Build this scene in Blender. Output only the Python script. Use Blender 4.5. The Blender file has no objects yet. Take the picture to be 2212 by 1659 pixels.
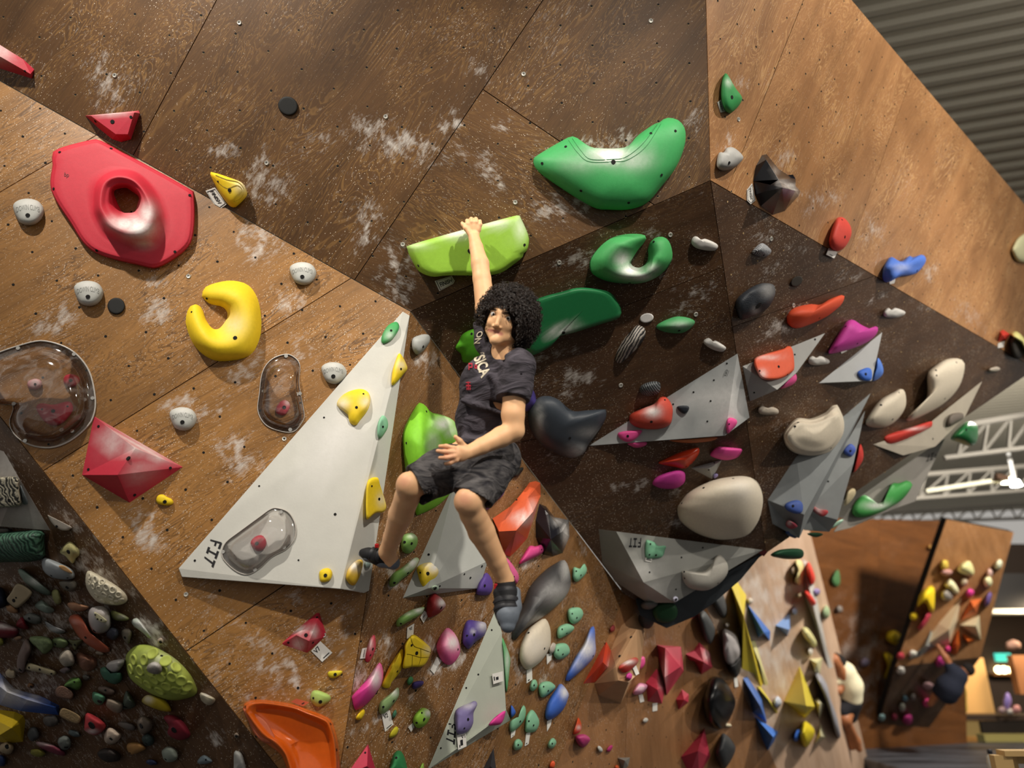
import bpy, bmesh, math, random
import numpy as np
from mathutils import Vector, Matrix
from mathutils.bvhtree import BVHTree

random.seed(7); rng = np.random.default_rng(7)
SC = bpy.context.scene
COL = SC.collection

# ------------------------------------------------------------------ camera
FPX = 1560.0                       # focal length in pixels of the 2212 x 1659 frame
PITCH = math.atan((1420 - 829.5) / FPX)
CAM = np.array([0.0, 0.0, 1.5])
FW = np.array([0, math.cos(PITCH), math.sin(PITCH)])
UP = np.array([0, -math.sin(PITCH), math.cos(PITCH)])
RT = np.array([1.0, 0, 0])
cd = bpy.data.cameras.new('camera'); cam = bpy.data.objects.new('camera', cd); COL.objects.link(cam)
cam.location = CAM; cam.rotation_euler = (math.pi / 2 + PITCH, 0, 0)
cd.sensor_width = 36; cd.lens = 36 * FPX / 2212; cd.clip_end = 200
cd.dof.use_dof = True; cd.dof.focus_distance = 3.75; cd.dof.aperture_fstop = 0.9
SC.camera = cam

# ------------------------------------------------------------------ world, lamps, exposure
SC.view_settings.view_transform = 'Standard'; SC.view_settings.look = 'None'
SC.view_settings.gamma = 1.0; SC.view_settings.use_curve_mapping = False
SC.view_settings.exposure = 0.22
wd = bpy.data.worlds.new('hall'); SC.world = wd; wd.use_nodes = True
wd.node_tree.nodes['Background'].inputs[0].default_value = (1.0, 0.95, 0.88, 1)
wd.node_tree.nodes['Background'].inputs[1].default_value = 0.35
def spot(name, loc, aim, watts, ang, rad, col=(1, .93, .82), blend=.5):
    l = bpy.data.lights.new(name, 'SPOT'); l.energy = watts; l.spot_size = math.radians(ang); l.spot_blend = blend
    l.shadow_soft_size = rad; l.color = col
    o = bpy.data.objects.new(name, l); COL.objects.link(o); o.location = loc
    o.rotation_euler = (Vector(aim) - Vector(loc)).to_track_quat('-Z', 'Y').to_euler(); return o
spot('key_lamp_west', (-2.4, 0.6, 5.9), (-1.2, 3.0, 3.8), 640, 82, .07, blend=1.0)
spot('key_lamp_east', (4.2, 1.0, 6.2), (2.6, 4.4, 4.2), 600, 100, .07, blend=.8)
spot('key_lamp_mid', (1.8, -1.6, 5.6), (0.15, 3.3, 2.95), 1000, 40, .09, blend=1.0)
spot('key_lamp_right', (7.4, 2.6, 4.6), (2.9, 5.6, 3.3), 520, 50, .08, blend=.8)
spot('far_lamp_a', (6.6, 8.0, 5.4), (2.8, 8.0, 1.5), 1200, 110, .2, blend=.7)
spot('far_lamp_b', (8.4, 8.0, 4.9), (7.0, 12.5, 3.0), 1500, 80, .25)
spot('roof_fill_far', (9.5, 13.0, 4.6), (11.5, 20, 8.0), 1700, 150, .4)  # unseen uplight, added to brighten the far roof deck
spot('roof_fill_near', (6.5, 1.5, 5.2), (6.5, 7.5, 8.0), 260, 140, .4)  # added uplight out of view, lifts the near roof deck
spot('lounge_fill', (12.0, 16.6, 2.4), (11.5, 19.0, .9), 260, 150, .2, (1, .8, .55))  # added spot in front of the bulbs, brightens board and counter

# ------------------------------------------------------------------ geometry helpers
def ray(u, v): return FW + RT * ((u - 1106) / FPX) - UP * ((v - 829.5) / FPX)
def pt(u, v, d): return CAM + d * ray(u, v)
def proj(p):
    q = np.asarray(p) - CAM; d = q @ FW
    return 1106 + FPX * (q @ RT) / d, 829.5 - FPX * (q @ UP) / d, d
def plane(a, b, c):
    n = np.cross(b - a, c - a); n /= np.linalg.norm(n)
    if n @ (CAM - a) < 0: n = -n
    return (a, n)
def hit(pl, u, v, h=0.0):
    r = ray(u, v); t = ((pl[0] - CAM) @ pl[1] + h) / (r @ pl[1]); return CAM + t * r
def P(s):
    if not isinstance(s, str): return np.array(s, float)
    return np.array([[float(x) for x in t.split(',')] for t in s.split()])
def srgb(h, k=1.0):
    h = h.lstrip('#'); c = [int(h[i:i + 2], 16) / 255 for i in (0, 2, 4)]
    return tuple(k * (x / 12.92 if x <= .04045 else ((x + .055) / 1.055) ** 2.4) for x in c)

def link(o, parent=None, kind=None, label=None, cat=None, group=None):
    COL.objects.link(o)
    if parent is not None:
        o.parent = parent
        o.location = o.location - Vector(parent['_w']) if '_w' in parent else o.location
    if kind: o['kind'] = kind
    if label: o['label'] = label
    if cat: o['category'] = cat
    if group: o['group'] = group
    return o
def empty(name, loc, label, cat, group=None, kind=None):
    o = bpy.data.objects.new(name, None); o.empty_display_size = .05; o.location = loc
    o['_w'] = list(map(float, loc)); return link(o, None, kind, label, cat, group)
def mesh_obj(name, V, Fc, mat, parent=None, smooth=False, chalk=None, uv=None, recalc=True, origin=None, **kw):
    """one mesh object, given in world coordinates, with its origin on its own base"""
    V = np.asarray(V, float)
    o0 = V.mean(0) if origin is None else np.asarray(origin, float)
    me = bpy.data.meshes.new(name)
    me.from_pydata((V - o0).tolist(), [], [list(map(int, f)) for f in Fc])
    if recalc:
        bm = bmesh.new(); bm.from_mesh(me); bmesh.ops.recalc_face_normals(bm, faces=bm.faces); bm.to_mesh(me); bm.free()
    if smooth: me.polygons.foreach_set('use_smooth', [True] * len(me.polygons))
    if chalk is not None:
        a = me.attributes.new('chalk', 'FLOAT', 'POINT'); a.data.foreach_set('value', np.asarray(chalk, np.float32))
    if uv is not None:
        l = me.uv_layers.new(name='UVMap'); idx = np.empty(len(me.loops), np.int32); me.loops.foreach_get('vertex_index', idx)
        l.data.foreach_set('uv', np.asarray(uv, np.float32)[idx].ravel())
    me.update()
    if mat is not None: me.materials.append(mat)
    o = bpy.data.objects.new(name, me); o.location = o0; o['_w'] = list(map(float, o0))
    return link(o, parent, **kw)
def bevel(o, w, seg=2):
    m = o.modifiers.new('bevel', 'BEVEL'); m.width = w; m.segments = seg; m.limit_method = 'ANGLE'; m.angle_limit = math.radians(20)
    m.harden_normals = False; return o

SURF = {}                                     # surfaces that holds can be fixed to: name -> BVH
def register(name, V, Fc): SURF[name] = BVHTree.FromPolygons([Vector(v) for v in V], [list(f) for f in Fc])
def cast(bvh, u, v):
    r = Vector(ray(u, v)).normalized(); return bvh.ray_cast(Vector(CAM), r)
PLN = {}
def pick(u, v, only=None):
    if only and only[0] in PLN: return PLN[only[0]]
    if only and cast(SURF[only[0]], u, v)[0] is None:
        for r in range(2, 40, 3):
            for a in np.linspace(0, 6.28, 12):
                if cast(SURF[only[0]], u + r * math.cos(a), v + r * math.sin(a))[0] is not None: return pick(u + r * math.cos(a), v + r * math.sin(a), only)
    best = None
    for k, b in SURF.items():
        if only and k not in only: continue
        l, n, i, d = cast(b, u, v)
        if l is not None and (best is None or d < best[2]): best = (l, n, d, k)
    if best is None: raise RuntimeError('nothing at %s %s %s' % (u, v, only))
    n = np.array(best[1]); p = np.array(best[0])
    if n @ (CAM - p) < 0: n = -n
    return (p, n)

# ------------------------------------------------------------------ materials
MATS = {}
def nm(name):
    m = bpy.data.materials.new(name); m.use_nodes = True; nt = m.node_tree
    return m, nt, nt.nodes, nt.links, nt.nodes['Principled BSDF']
def N(nd, t, **kw):
    n = nd.new(t)
    for k, v in kw.items():
        if k.startswith('i_'):
            key = k[2:]; key = int(key) if key.isdigit() else key
            n.inputs[key].default_value = v
        else: setattr(n, k, v)
    return n
def M(col, rough=.62, spec=.35, name=None, chalk=True, grain=.10, bump=.12, scale=60, coat=0.0, metal=0.0):
    key = (col, rough, spec, chalk, grain, bump, scale, coat, metal)
    if key in MATS: return MATS[key]
    m, nt, nd, lk, b = nm(name or 'resin_' + col.lstrip('#'))
    c = srgb(col)
    tc = N(nd, 'ShaderNodeTexCoord'); no = N(nd, 'ShaderNodeTexNoise', i_Scale=scale, i_Detail=4.0)
    lk.new(tc.outputs['Object'], no.inputs['Vector'])
    mx = N(nd, 'ShaderNodeMix', data_type='RGBA'); mx.inputs[6].default_value = (*[x * (1 - grain) for x in c], 1)
    mx.inputs[7].default_value = (*[min(1, x * (1 + grain)) for x in c], 1)
    lk.new(no.outputs['Fac'], mx.inputs[0]); src = mx.outputs[2]
    if chalk:
        at = N(nd, 'ShaderNodeAttribute', attribute_name='chalk')
        n2 = N(nd, 'ShaderNodeTexNoise', i_Scale=45.0, i_Detail=6.0, i_Roughness=.7); lk.new(tc.outputs['Object'], n2.inputs['Vector'])
        ad = N(nd, 'ShaderNodeMath', operation='MULTIPLY_ADD', i_1=1.0, i_2=-.5); lk.new(n2.outputs['Fac'], ad.inputs[0])
        m3 = N(nd, 'ShaderNodeMath', operation='MULTIPLY_ADD', use_clamp=True); lk.new(ad.outputs[0], m3.inputs[0]); lk.new(at.outputs['Fac'], m3.inputs[1]); lk.new(at.outputs['Fac'], m3.inputs[2])
        c2 = N(nd, 'ShaderNodeMix', data_type='RGBA'); c2.inputs[7].default_value = (.80, .78, .76, 1)
        lk.new(m3.outputs[0], c2.inputs[0]); lk.new(src, c2.inputs[6]); src = c2.outputs[2]
    lk.new(src, b.inputs['Base Color'])
    b.inputs['Roughness'].default_value = rough; b.inputs['Specular IOR Level'].default_value = spec
    b.inputs['Coat Weight'].default_value = coat; b.inputs['Metallic'].default_value = metal
    if bump:
        n3 = N(nd, 'ShaderNodeTexNoise', i_Scale=scale * 5, i_Detail=3.0); lk.new(tc.outputs['Object'], n3.inputs['Vector'])
        bp = N(nd, 'ShaderNodeBump', i_Strength=bump, i_Distance=.004); lk.new(n3.outputs['Fac'], bp.inputs['Height']); lk.new(bp.outputs[0], b.inputs['Normal'])
    MATS[key] = m; return m
def plain(col, rough=.6, emit=0.0, spec=.4, metal=0.0):
    key = ('p', col, rough, emit, spec, metal)
    if key in MATS: return MATS[key]
    m, nt, nd, lk, b = nm('paint_' + col.lstrip('#'))
    c = srgb(col); tc = N(nd, 'ShaderNodeTexCoord'); no = N(nd, 'ShaderNodeTexNoise', i_Scale=30.0)
    lk.new(tc.outputs['Object'], no.inputs['Vector'])
    mx = N(nd, 'ShaderNodeMix', data_type='RGBA'); mx.inputs[6].default_value = (*[x * .94 for x in c], 1); mx.inputs[7].default_value = (*[min(1, x * 1.06) for x in c], 1)
    lk.new(no.outputs['Fac'], mx.inputs[0]); lk.new(mx.outputs[2], b.inputs['Base Color'])
    b.inputs['Roughness'].default_value = rough; b.inputs['Specular IOR Level'].default_value = spec; b.inputs['Metallic'].default_value = metal
    if emit: b.inputs['Emission Color'].default_value = (*c, 1); b.inputs['Emission Strength'].default_value = emit
    MATS[key] = m; return m

def wood(name, lo, hi, line, fleck=1.0, rough=.42, chalk_k=1.0, contrast=1.0):
    """stained birch ply: stretched figure, contour lines of the veneer, chips, chalk dust (attribute) """
    m, nt, nd, lk, b = nm(name)
    uv = N(nd, 'ShaderNodeUVMap', uv_map='UVMap')
    mp = N(nd, 'ShaderNodeMapping'); mp.inputs['Scale'].default_value = (.9, 4.6, 1); lk.new(uv.outputs[0], mp.inputs[0])
    n1 = N(nd, 'ShaderNodeTexNoise', i_Scale=1.0, i_Detail=5.0, i_Roughness=.55, i_Distortion=1.1); lk.new(mp.outputs[0], n1.inputs['Vector'])
    # contour lines of the figure
    mu = N(nd, 'ShaderNodeMath', operation='MULTIPLY', i_1=26.0); lk.new(n1.outputs['Fac'], mu.inputs[0])
    fr = N(nd, 'ShaderNodeMath', operation='FRACT'); lk.new(mu.outputs[0], fr.inputs[0])
    pp = N(nd, 'ShaderNodeMath', operation='PINGPONG', i_1=.5); lk.new(fr.outputs[0], pp.inputs[0])
    ln = N(nd, 'ShaderNodeMapRange', i_1=0.0, i_2=.22, i_3=1.0, i_4=0.0); lk.new(pp.outputs[0], ln.inputs[0])
    n5 = N(nd, 'ShaderNodeTexNoise', i_Scale=2.6, i_Detail=2.0); lk.new(uv.outputs[0], n5.inputs['Vector'])
    g5 = N(nd, 'ShaderNodeMapRange', i_1=.38, i_2=.62, i_3=0.1, i_4=.85); lk.new(n5.outputs['Fac'], g5.inputs[0])
    lm = N(nd, 'ShaderNodeMath', operation='MULTIPLY'); lk.new(ln.outputs[0], lm.inputs[0]); lk.new(g5.outputs[0], lm.inputs[1])
    # fine fibres
    mp2 = N(nd, 'ShaderNodeMapping'); mp2.inputs['Scale'].default_value = (6, 120, 1); lk.new(uv.outputs[0], mp2.inputs[0])
    n2 = N(nd, 'ShaderNodeTexNoise', i_Scale=1.0, i_Detail=3.0); lk.new(mp2.outputs[0], n2.inputs['Vector'])
    n6 = N(nd, 'ShaderNodeTexNoise', i_Scale=1.3, i_Detail=6.0, i_Roughness=.6); lk.new(uv.outputs[0], n6.inputs['Vector'])
    a1 = N(nd, 'ShaderNodeMath', operation='MULTIPLY_ADD', i_1=.45); lk.new(n2.outputs['Fac'], a1.inputs[0]); lk.new(n1.outputs['Fac'], a1.inputs[2])
    a2 = N(nd, 'ShaderNodeMath', operation='MULTIPLY_ADD', i_1=.6); lk.new(n6.outputs['Fac'], a2.inputs[0]); lk.new(a1.outputs[0], a2.inputs[2])
    rm = N(nd, 'ShaderNodeMapRange', i_1=.78 - .3 / contrast, i_2=.78 + .5 / contrast, i_3=0.0, i_4=1.0); lk.new(a2.outputs[0], rm.inputs[0])
    c1 = N(nd, 'ShaderNodeMix', data_type='RGBA'); c1.inputs[6].default_value = (*srgb(lo), 1); c1.inputs[7].default_value = (*srgb(hi), 1)
    lk.new(rm.outputs[0], c1.inputs[0])
    c2 = N(nd, 'ShaderNodeMix', data_type='RGBA'); c2.inputs[7].default_value = (*srgb(line), 1)
    lk.new(lm.outputs[0], c2.inputs[0]); lk.new(c1.outputs[2], c2.inputs[6])
    # chips in the varnish: pale flecks drawn out a little along one direction
    mp3 = N(nd, 'ShaderNodeMapping'); mp3.inputs['Scale'].default_value = (24, 40, 1); mp3.inputs['Rotation'].default_value = (0, 0, .5); lk.new(uv.outputs[0], mp3.inputs[0])
    nz = N(nd, 'ShaderNodeTexNoise', i_Scale=.55, i_Detail=3.0); lk.new(mp3.outputs[0], nz.inputs['Vector'])
    vo = N(nd, 'ShaderNodeTexVoronoi', feature='F1', i_Randomness=1.0); lk.new(mp3.outputs[0], vo.inputs['Vector'])
    sc = N(nd, 'ShaderNodeSeparateColor'); lk.new(vo.outputs['Color'], sc.inputs[0])
    sz = N(nd, 'ShaderNodeMath', operation='MULTIPLY', i_1=.36); lk.new(sc.outputs[0], sz.inputs[0])
    gt = N(nd, 'ShaderNodeMath', operation='LESS_THAN'); lk.new(vo.outputs['Distance'], gt.inputs[0]); lk.new(sz.outputs[0], gt.inputs[1])
    g2 = N(nd, 'ShaderNodeMath', operation='GREATER_THAN', i_1=max(0.0, 1 - .55 * fleck)); lk.new(sc.outputs[1], g2.inputs[0])
    g3 = N(nd, 'ShaderNodeMapRange', i_1=.40, i_2=.62, i_3=0.15, i_4=1.0); lk.new(n6.outputs['Fac'], g3.inputs[0])
    f1 = N(nd, 'ShaderNodeMath', operation='MULTIPLY'); lk.new(gt.outputs[0], f1.inputs[0]); lk.new(g2.outputs[0], f1.inputs[1])
    f2 = N(nd, 'ShaderNodeMath', operation='MULTIPLY'); lk.new(f1.outputs[0], f2.inputs[0]); lk.new(g3.outputs[0], f2.inputs[1])
    c3 = N(nd, 'ShaderNodeMix', data_type='RGBA'); c3.inputs[7].default_value = (.74, .63, .50, 1)
    lk.new(f2.outputs[0], c3.inputs[0]); lk.new(c2.outputs[2], c3.inputs[6])
    # chalk dust, broken up by a brushed noise
    at = N(nd, 'ShaderNodeAttribute', attribute_name='chalk')
    mp4 = N(nd, 'ShaderNodeMapping'); mp4.inputs['Scale'].default_value = (16, 42, 1); mp4.inputs['Rotation'].default_value = (0, 0, -.9); lk.new(uv.outputs[0], mp4.inputs[0])
    n4 = N(nd, 'ShaderNodeTexNoise', i_Scale=1.6, i_Detail=8.0, i_Roughness=.75, i_Distortion=.6); lk.new(mp4.outputs[0], n4.inputs['Vector'])
    bg = N(nd, 'ShaderNodeMapRange', i_1=.45, i_2=.75, i_3=0.0, i_4=.28); lk.new(n5.outputs['Fac'], bg.inputs[0])
    ch = N(nd, 'ShaderNodeMath', operation='MAXIMUM'); lk.new(at.outputs['Fac'], ch.inputs[0]); lk.new(bg.outputs[0], ch.inputs[1])
    sm_ = N(nd, 'ShaderNodeMath', operation='MULTIPLY_ADD', i_1=.36 * chalk_k); lk.new(ch.outputs[0], sm_.inputs[0]); lk.new(n4.outputs['Fac'], sm_.inputs[2])
    k4 = N(nd, 'ShaderNodeMapRange', i_1=.62, i_2=1.0, i_3=0.0, i_4=.85); lk.new(sm_.outputs[0], k4.inputs[0])
    c4 = N(nd, 'ShaderNodeMix', data_type='RGBA'); c4.inputs[7].default_value = (.66, .62, .58, 1)
    lk.new(k4.outputs[0], c4.inputs[0]); lk.new(c3.outputs[2], c4.inputs[6])
    lk.new(c4.outputs[2], b.inputs['Base Color'])
    b.inputs['Roughness'].default_value = rough; b.inputs['Specular IOR Level'].default_value = .32
    bp = N(nd, 'ShaderNodeBump', i_Strength=.10, i_Distance=.003); lk.new(n2.outputs['Fac'], bp.inputs['Height']); lk.new(bp.outputs[0], b.inputs['Normal'])
    return m

def clear_plastic():
    m, nt, nd, lk, b = nm('clear_plastic')
    tr = N(nd, 'ShaderNodeBsdfTransparent'); tr.inputs[0].default_value = (.93, .92, .92, 1)
    gl = N(nd, 'ShaderNodeBsdfGlossy', i_Roughness=.05); gl.inputs[0].default_value = (1, 1, 1, 1)
    lw = N(nd, 'ShaderNodeFresnel', i_IOR=1.5)
    sc = N(nd, 'ShaderNodeMath', operation='MULTIPLY_ADD', i_1=1.1, i_2=.01, use_clamp=True); lk.new(lw.outputs[0], sc.inputs[0])
    df = N(nd, 'ShaderNodeBsdfDiffuse'); df.inputs[0].default_value = (.85, .82, .8, 1)
    tc = N(nd, 'ShaderNodeTexCoord'); no = N(nd, 'ShaderNodeTexNoise', i_Scale=14.0, i_Detail=8.0, i_Distortion=1.2); lk.new(tc.outputs['Object'], no.inputs['Vector'])
    rr = N(nd, 'ShaderNodeMapRange', i_1=.5, i_2=.8, i_3=.01, i_4=.2); lk.new(no.outputs['Fac'], rr.inputs[0])
    m1 = N(nd, 'ShaderNodeMixShader'); lk.new(rr.outputs[0], m1.inputs[0]); lk.new(tr.outputs[0], m1.inputs[1]); lk.new(df.outputs[0], m1.inputs[2])
    m2 = N(nd, 'ShaderNodeMixShader'); lk.new(sc.outputs[0], m2.inputs[0]); lk.new(m1.outputs[0], m2.inputs[1]); lk.new(gl.outputs[0], m2.inputs[2])
    lk.new(m2.outputs[0], nd['Material Output'].inputs[0]); return m

def striped(lo, hi, scale=60.0, dist=2.0, rot=(0, 0, 0), rough=.55, bump=.5, sharp=.35):
    """cast resin with raised, worn ribs in two tones"""
    m, nt, nd, lk, b = nm('ribbed_' + lo.lstrip('#')); tc = N(nd, 'ShaderNodeTexCoord'); mp = N(nd, 'ShaderNodeMapping'); mp.inputs['Rotation'].default_value = rot; lk.new(tc.outputs['Object'], mp.inputs[0])
    wv = N(nd, 'ShaderNodeTexWave', i_Scale=scale, i_Distortion=dist, i_Detail=3.0); wv.inputs['Detail Scale'].default_value = 1.2; lk.new(mp.outputs[0], wv.inputs['Vector'])
    r = N(nd, 'ShaderNodeMapRange', i_1=.5 - sharp, i_2=.5 + sharp, i_3=0.0, i_4=1.0); lk.new(wv.outputs['Fac'], r.inputs[0])
    mx = N(nd, 'ShaderNodeMix', data_type='RGBA'); mx.inputs[6].default_value = (*srgb(lo), 1); mx.inputs[7].default_value = (*srgb(hi), 1); lk.new(r.outputs[0], mx.inputs[0]); lk.new(mx.outputs[2], b.inputs['Base Color'])
    b.inputs['Roughness'].default_value = rough; bp = N(nd, 'ShaderNodeBump', i_Strength=bump, i_Distance=.006); lk.new(wv.outputs['Fac'], bp.inputs['Height']); lk.new(bp.outputs[0], b.inputs['Normal']); return m

DARK = plain('#0a0807', .9); PRINT = plain('#17161a', .7)

# ------------------------------------------------------------------ the climbing walls: one plane per facet, sharing their edges
P1 = pt(887, 673, 3.9); P2 = pt(1535, 390, 3.85)
PA = plane(P1, P2, pt(300, 0, 3.75))
P0 = hit(PA, 0, 175); B0 = pt(735, 1659, 3.25)
PB = plane(P1, P0, B0)
PC = plane(P1, P2, pt(1290, 1180, 4.9))
Q = hit(PC, 1350, 1285); R0 = hit(PC, 1655, 1195)
PF = plane(P1, Q, B0)
E0 = hit(PA, 1525, 0); P3 = pt(2190, 770, 6.9)
PE = plane(P2, E0, P3); PD = plane(P2, P3, R0)
PH = plane(hit(PB, 0, 900), hit(PB, 600, 1659), pt(0, 1659, 3.7))
PI = plane(Q, hit(PF, 1200, 1659), pt(1650, 1620, 7.2))
PI2 = plane(hit(PI, 1490, 1250), hit(PI, 1650, 1620), pt(1800, 1400, 10.5))
PJ = plane(pt(1900, 1400, 13), pt(2000, 1400, 13.4), pt(1900, 1400, 13) + np.array([0, -.25, 1]))
PK = plane(pt(2045, 1150, 11.6), pt(2185, 1160, 11.9), pt(1985, 1590, 12.4))

def split(polys, a, b, on=None):
    a, b = np.array(a, float), np.array(b, float); d = b - a; out = []
    for p in polys:
        if on is not None and not inside(p, on): out.append(p); continue
        s = [d[0] * (q[1] - a[1]) - d[1] * (q[0] - a[0]) for q in p]
        L, R = [], []
        for i in range(len(p)):
            j = (i + 1) % len(p)
            if s[i] >= 0: L.append(p[i])
            if s[i] <= 0: R.append(p[i])
            if s[i] * s[j] < 0:
                t = s[i] / (s[i] - s[j]); x = p[i] + t * (p[j] - p[i]); L.append(x); R.append(x)
        for h in (L, R):
            if len(h) > 2:
                h = np.array(h); x, y = h.T
                if abs(x @ np.roll(y, 1) - y @ np.roll(x, 1)) > 40: out.append(h)
    return out
def inside(poly, q):
    c = False; n = len(poly)
    for i in range(n):
        a, b = poly[i], poly[i - 1]
        if (a[1] > q[1]) != (b[1] > q[1]) and q[0] < (b[0] - a[0]) * (q[1] - a[1]) / (b[1] - a[1]) + a[0]: c = not c
    return c
def frame_of(pl, gd, at):
    """plane axes, first one along the grain (direction gd in the picture at pixel at)"""
    p = hit(pl, *at); q = hit(pl, at[0] + gd[0], at[1] + gd[1]); e1 = (q - p) / np.linalg.norm(q - p); e2 = np.cross(pl[1], e1)
    return p, e1, e2
def smudge_value(u, v, sm):
    c = np.zeros_like(u)
    wn = lambda x, y, k: np.sin(x * k + 1.3 * np.sin(y * k * .7 + 2)) * np.cos(y * k * 1.1 + 1.7 * np.sin(x * k * .6 + 1))
    du, dv = 11 * wn(u, v, .055) + 6 * wn(v, u, .13), 11 * wn(v + 90, u, .06) + 6 * wn(u, v + 40, .14); gr = np.clip(.62 + .45 * wn(u, v, .09) + .35 * wn(v, u, .21), .05, 1.2); u, v = u + du, v + dv
    for s in sm:
        x0, y0, rx, ry = s[:4]; a = s[4] if len(s) > 4 else 0.0; k = s[5] if len(s) > 5 else .9
        ca, sa = math.cos(a), math.sin(a); x = (u - x0) * ca + (v - y0) * sa; y = -(u - x0) * sa + (v - y0) * ca
        c = np.maximum(c, k * gr * np.exp(-.7 * ((x / rx) ** 2 + (y / ry) ** 2)))
    return c
def panel(name, pl, poly, mat, gd, parent, cell=.02, inset=.0022, sm=(), thick=.018):
    cx = poly.mean(0); p0, e1, e2 = frame_of(pl, gd, cx)
    W = [hit(pl, *q) for q in poly]; L = np.array([[(w - p0) @ e1, (w - p0) @ e2] for w in W])
    lo, hi = L.min(0) - .05, L.max(0) + .05
    nx, ny = max(2, int((hi[0] - lo[0]) / cell)), max(2, int((hi[1] - lo[1]) / cell))
    bm = bmesh.new()
    xs, ys = np.linspace(lo[0], hi[0], nx), np.linspace(lo[1], hi[1], ny)
    g = [[bm.verts.new((x, y, 0)) for x in xs] for y in ys]
    for j in range(ny - 1):
        for i in range(nx - 1): bm.faces.new((g[j][i], g[j][i + 1], g[j + 1][i + 1], g[j + 1][i]))
    c = L.mean(0)
    for i in range(len(L)):
        a, b = L[i], L[(i + 1) % len(L)]; d = (b - a) / max(1e-9, np.linalg.norm(b - a)); n = np.array([d[1], -d[0]])
        if n @ (c - a) > 0: n = -n
        a2 = a - n * inset
        bmesh.ops.bisect_plane(bm, geom=bm.verts[:] + bm.edges[:] + bm.faces[:], plane_co=(a2[0], a2[1], 0), plane_no=(n[0], n[1], 0), clear_outer=True)
    be = [e for e in bm.edges if e.is_boundary]
    r = bmesh.ops.extrude_edge_only(bm, edges=be)
    for v in r['geom']:
        if isinstance(v, bmesh.types.BMVert): v.co.z -= thick
    bm.verts.index_update()
    L3 = np.array([v.co[:] for v in bm.verts]); V = p0 + np.outer(L3[:, 0], e1) + np.outer(L3[:, 1], e2) + np.outer(L3[:, 2], pl[1])
    Fc = [[v.index for v in f.verts] for f in bm.faces]; bm.free()
    qv = V - CAM; d = qv @ FW; u = 1106 + FPX * (qv @ RT) / d; v = 829.5 - FPX * (qv @ UP) / d
    off = rng.uniform(-20, 20, 2)
    return mesh_obj(name, V, Fc, mat, parent, chalk=smudge_value(u, v, sm), uv=L3[:, :2] + off, recalc=False)
def nuts(parent, pl, poly, gd, step, skip=.06, r=.0062):
    """bolt holes drilled through a facet on a triangular grid: dark bores with a pale lower lip"""
    c = poly.mean(0); p0, e1, e2 = frame_of(pl, gd, c); V, Fc, V2, F2 = [], [], [], []
    for j in range(-45, 46):
        for i in range(-45, 46):
            w = p0 + e1 * (i + .5 * (j % 2)) * step + e2 * j * step * .866; w = w + (e1 * rng.normal() + e2 * rng.normal()) * .004
            if (w - CAM) @ FW < .5: continue
            u, v, d = proj(w)
            if not inside(poly, (u, v)) or not (-60 < u < 2270 and -60 < v < 1720): continue
            k = len(V); rr = r * rng.uniform(.85, 1.1)
            for t in range(8): a = t * math.pi / 4; V.append(w + pl[1] * .0012 + (e1 * math.cos(a) + e2 * math.sin(a)) * rr)
            Fc.append(list(range(k, k + 8)))
            k = len(V2); dn = -UP * .0028
            for t in range(8): a = t * math.pi / 4; V2.append(w + pl[1] * .0006 + dn + (e1 * math.cos(a) + e2 * math.sin(a)) * rr)
            F2.append(list(range(k, k + 8)))
    if V:
        mesh_obj('bolt_hole', V, Fc, DARK, parent, recalc=False, kind='stuff')
        mesh_obj('hole_lip', V2, F2, plain('#a58a63', .8), parent, recalc=False, kind='stuff')
def wall(name, pl, poly, mat, gd, splits=(), sm=(), cell=.02, step=.2, gds=None, back=.10, ngd=None):
    poly = P(poly); V = [hit(pl, *q) for q in poly]
    register(name, V, [list(range(len(V)))]); PLN[name] = pl
    bk = [v - pl[1] * .012 for v in V] + [v - pl[1] * (.012 + back) for v in V]; n = len(V)
    Fc = [list(range(n)), list(range(2 * n - 1, n - 1, -1))] + [[i, (i + 1) % n, n + (i + 1) % n, n + i] for i in range(n)]
    o = mesh_obj(name, bk, Fc, plain('#15100c', .9), None, kind='structure')
    pan = [poly]
    for s in splits: pan = split(pan, *s)
    for k, pp in enumerate(pan):
        g = gd
        if gds:
            for q, gg in gds:
                if inside(pp, q): g = gg
        panel('plywood_panel', pl, pp, mat, g, o, cell, sm=sm)
    if step: nuts(o, pl, poly, ngd or gd, step)
    return o

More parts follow.
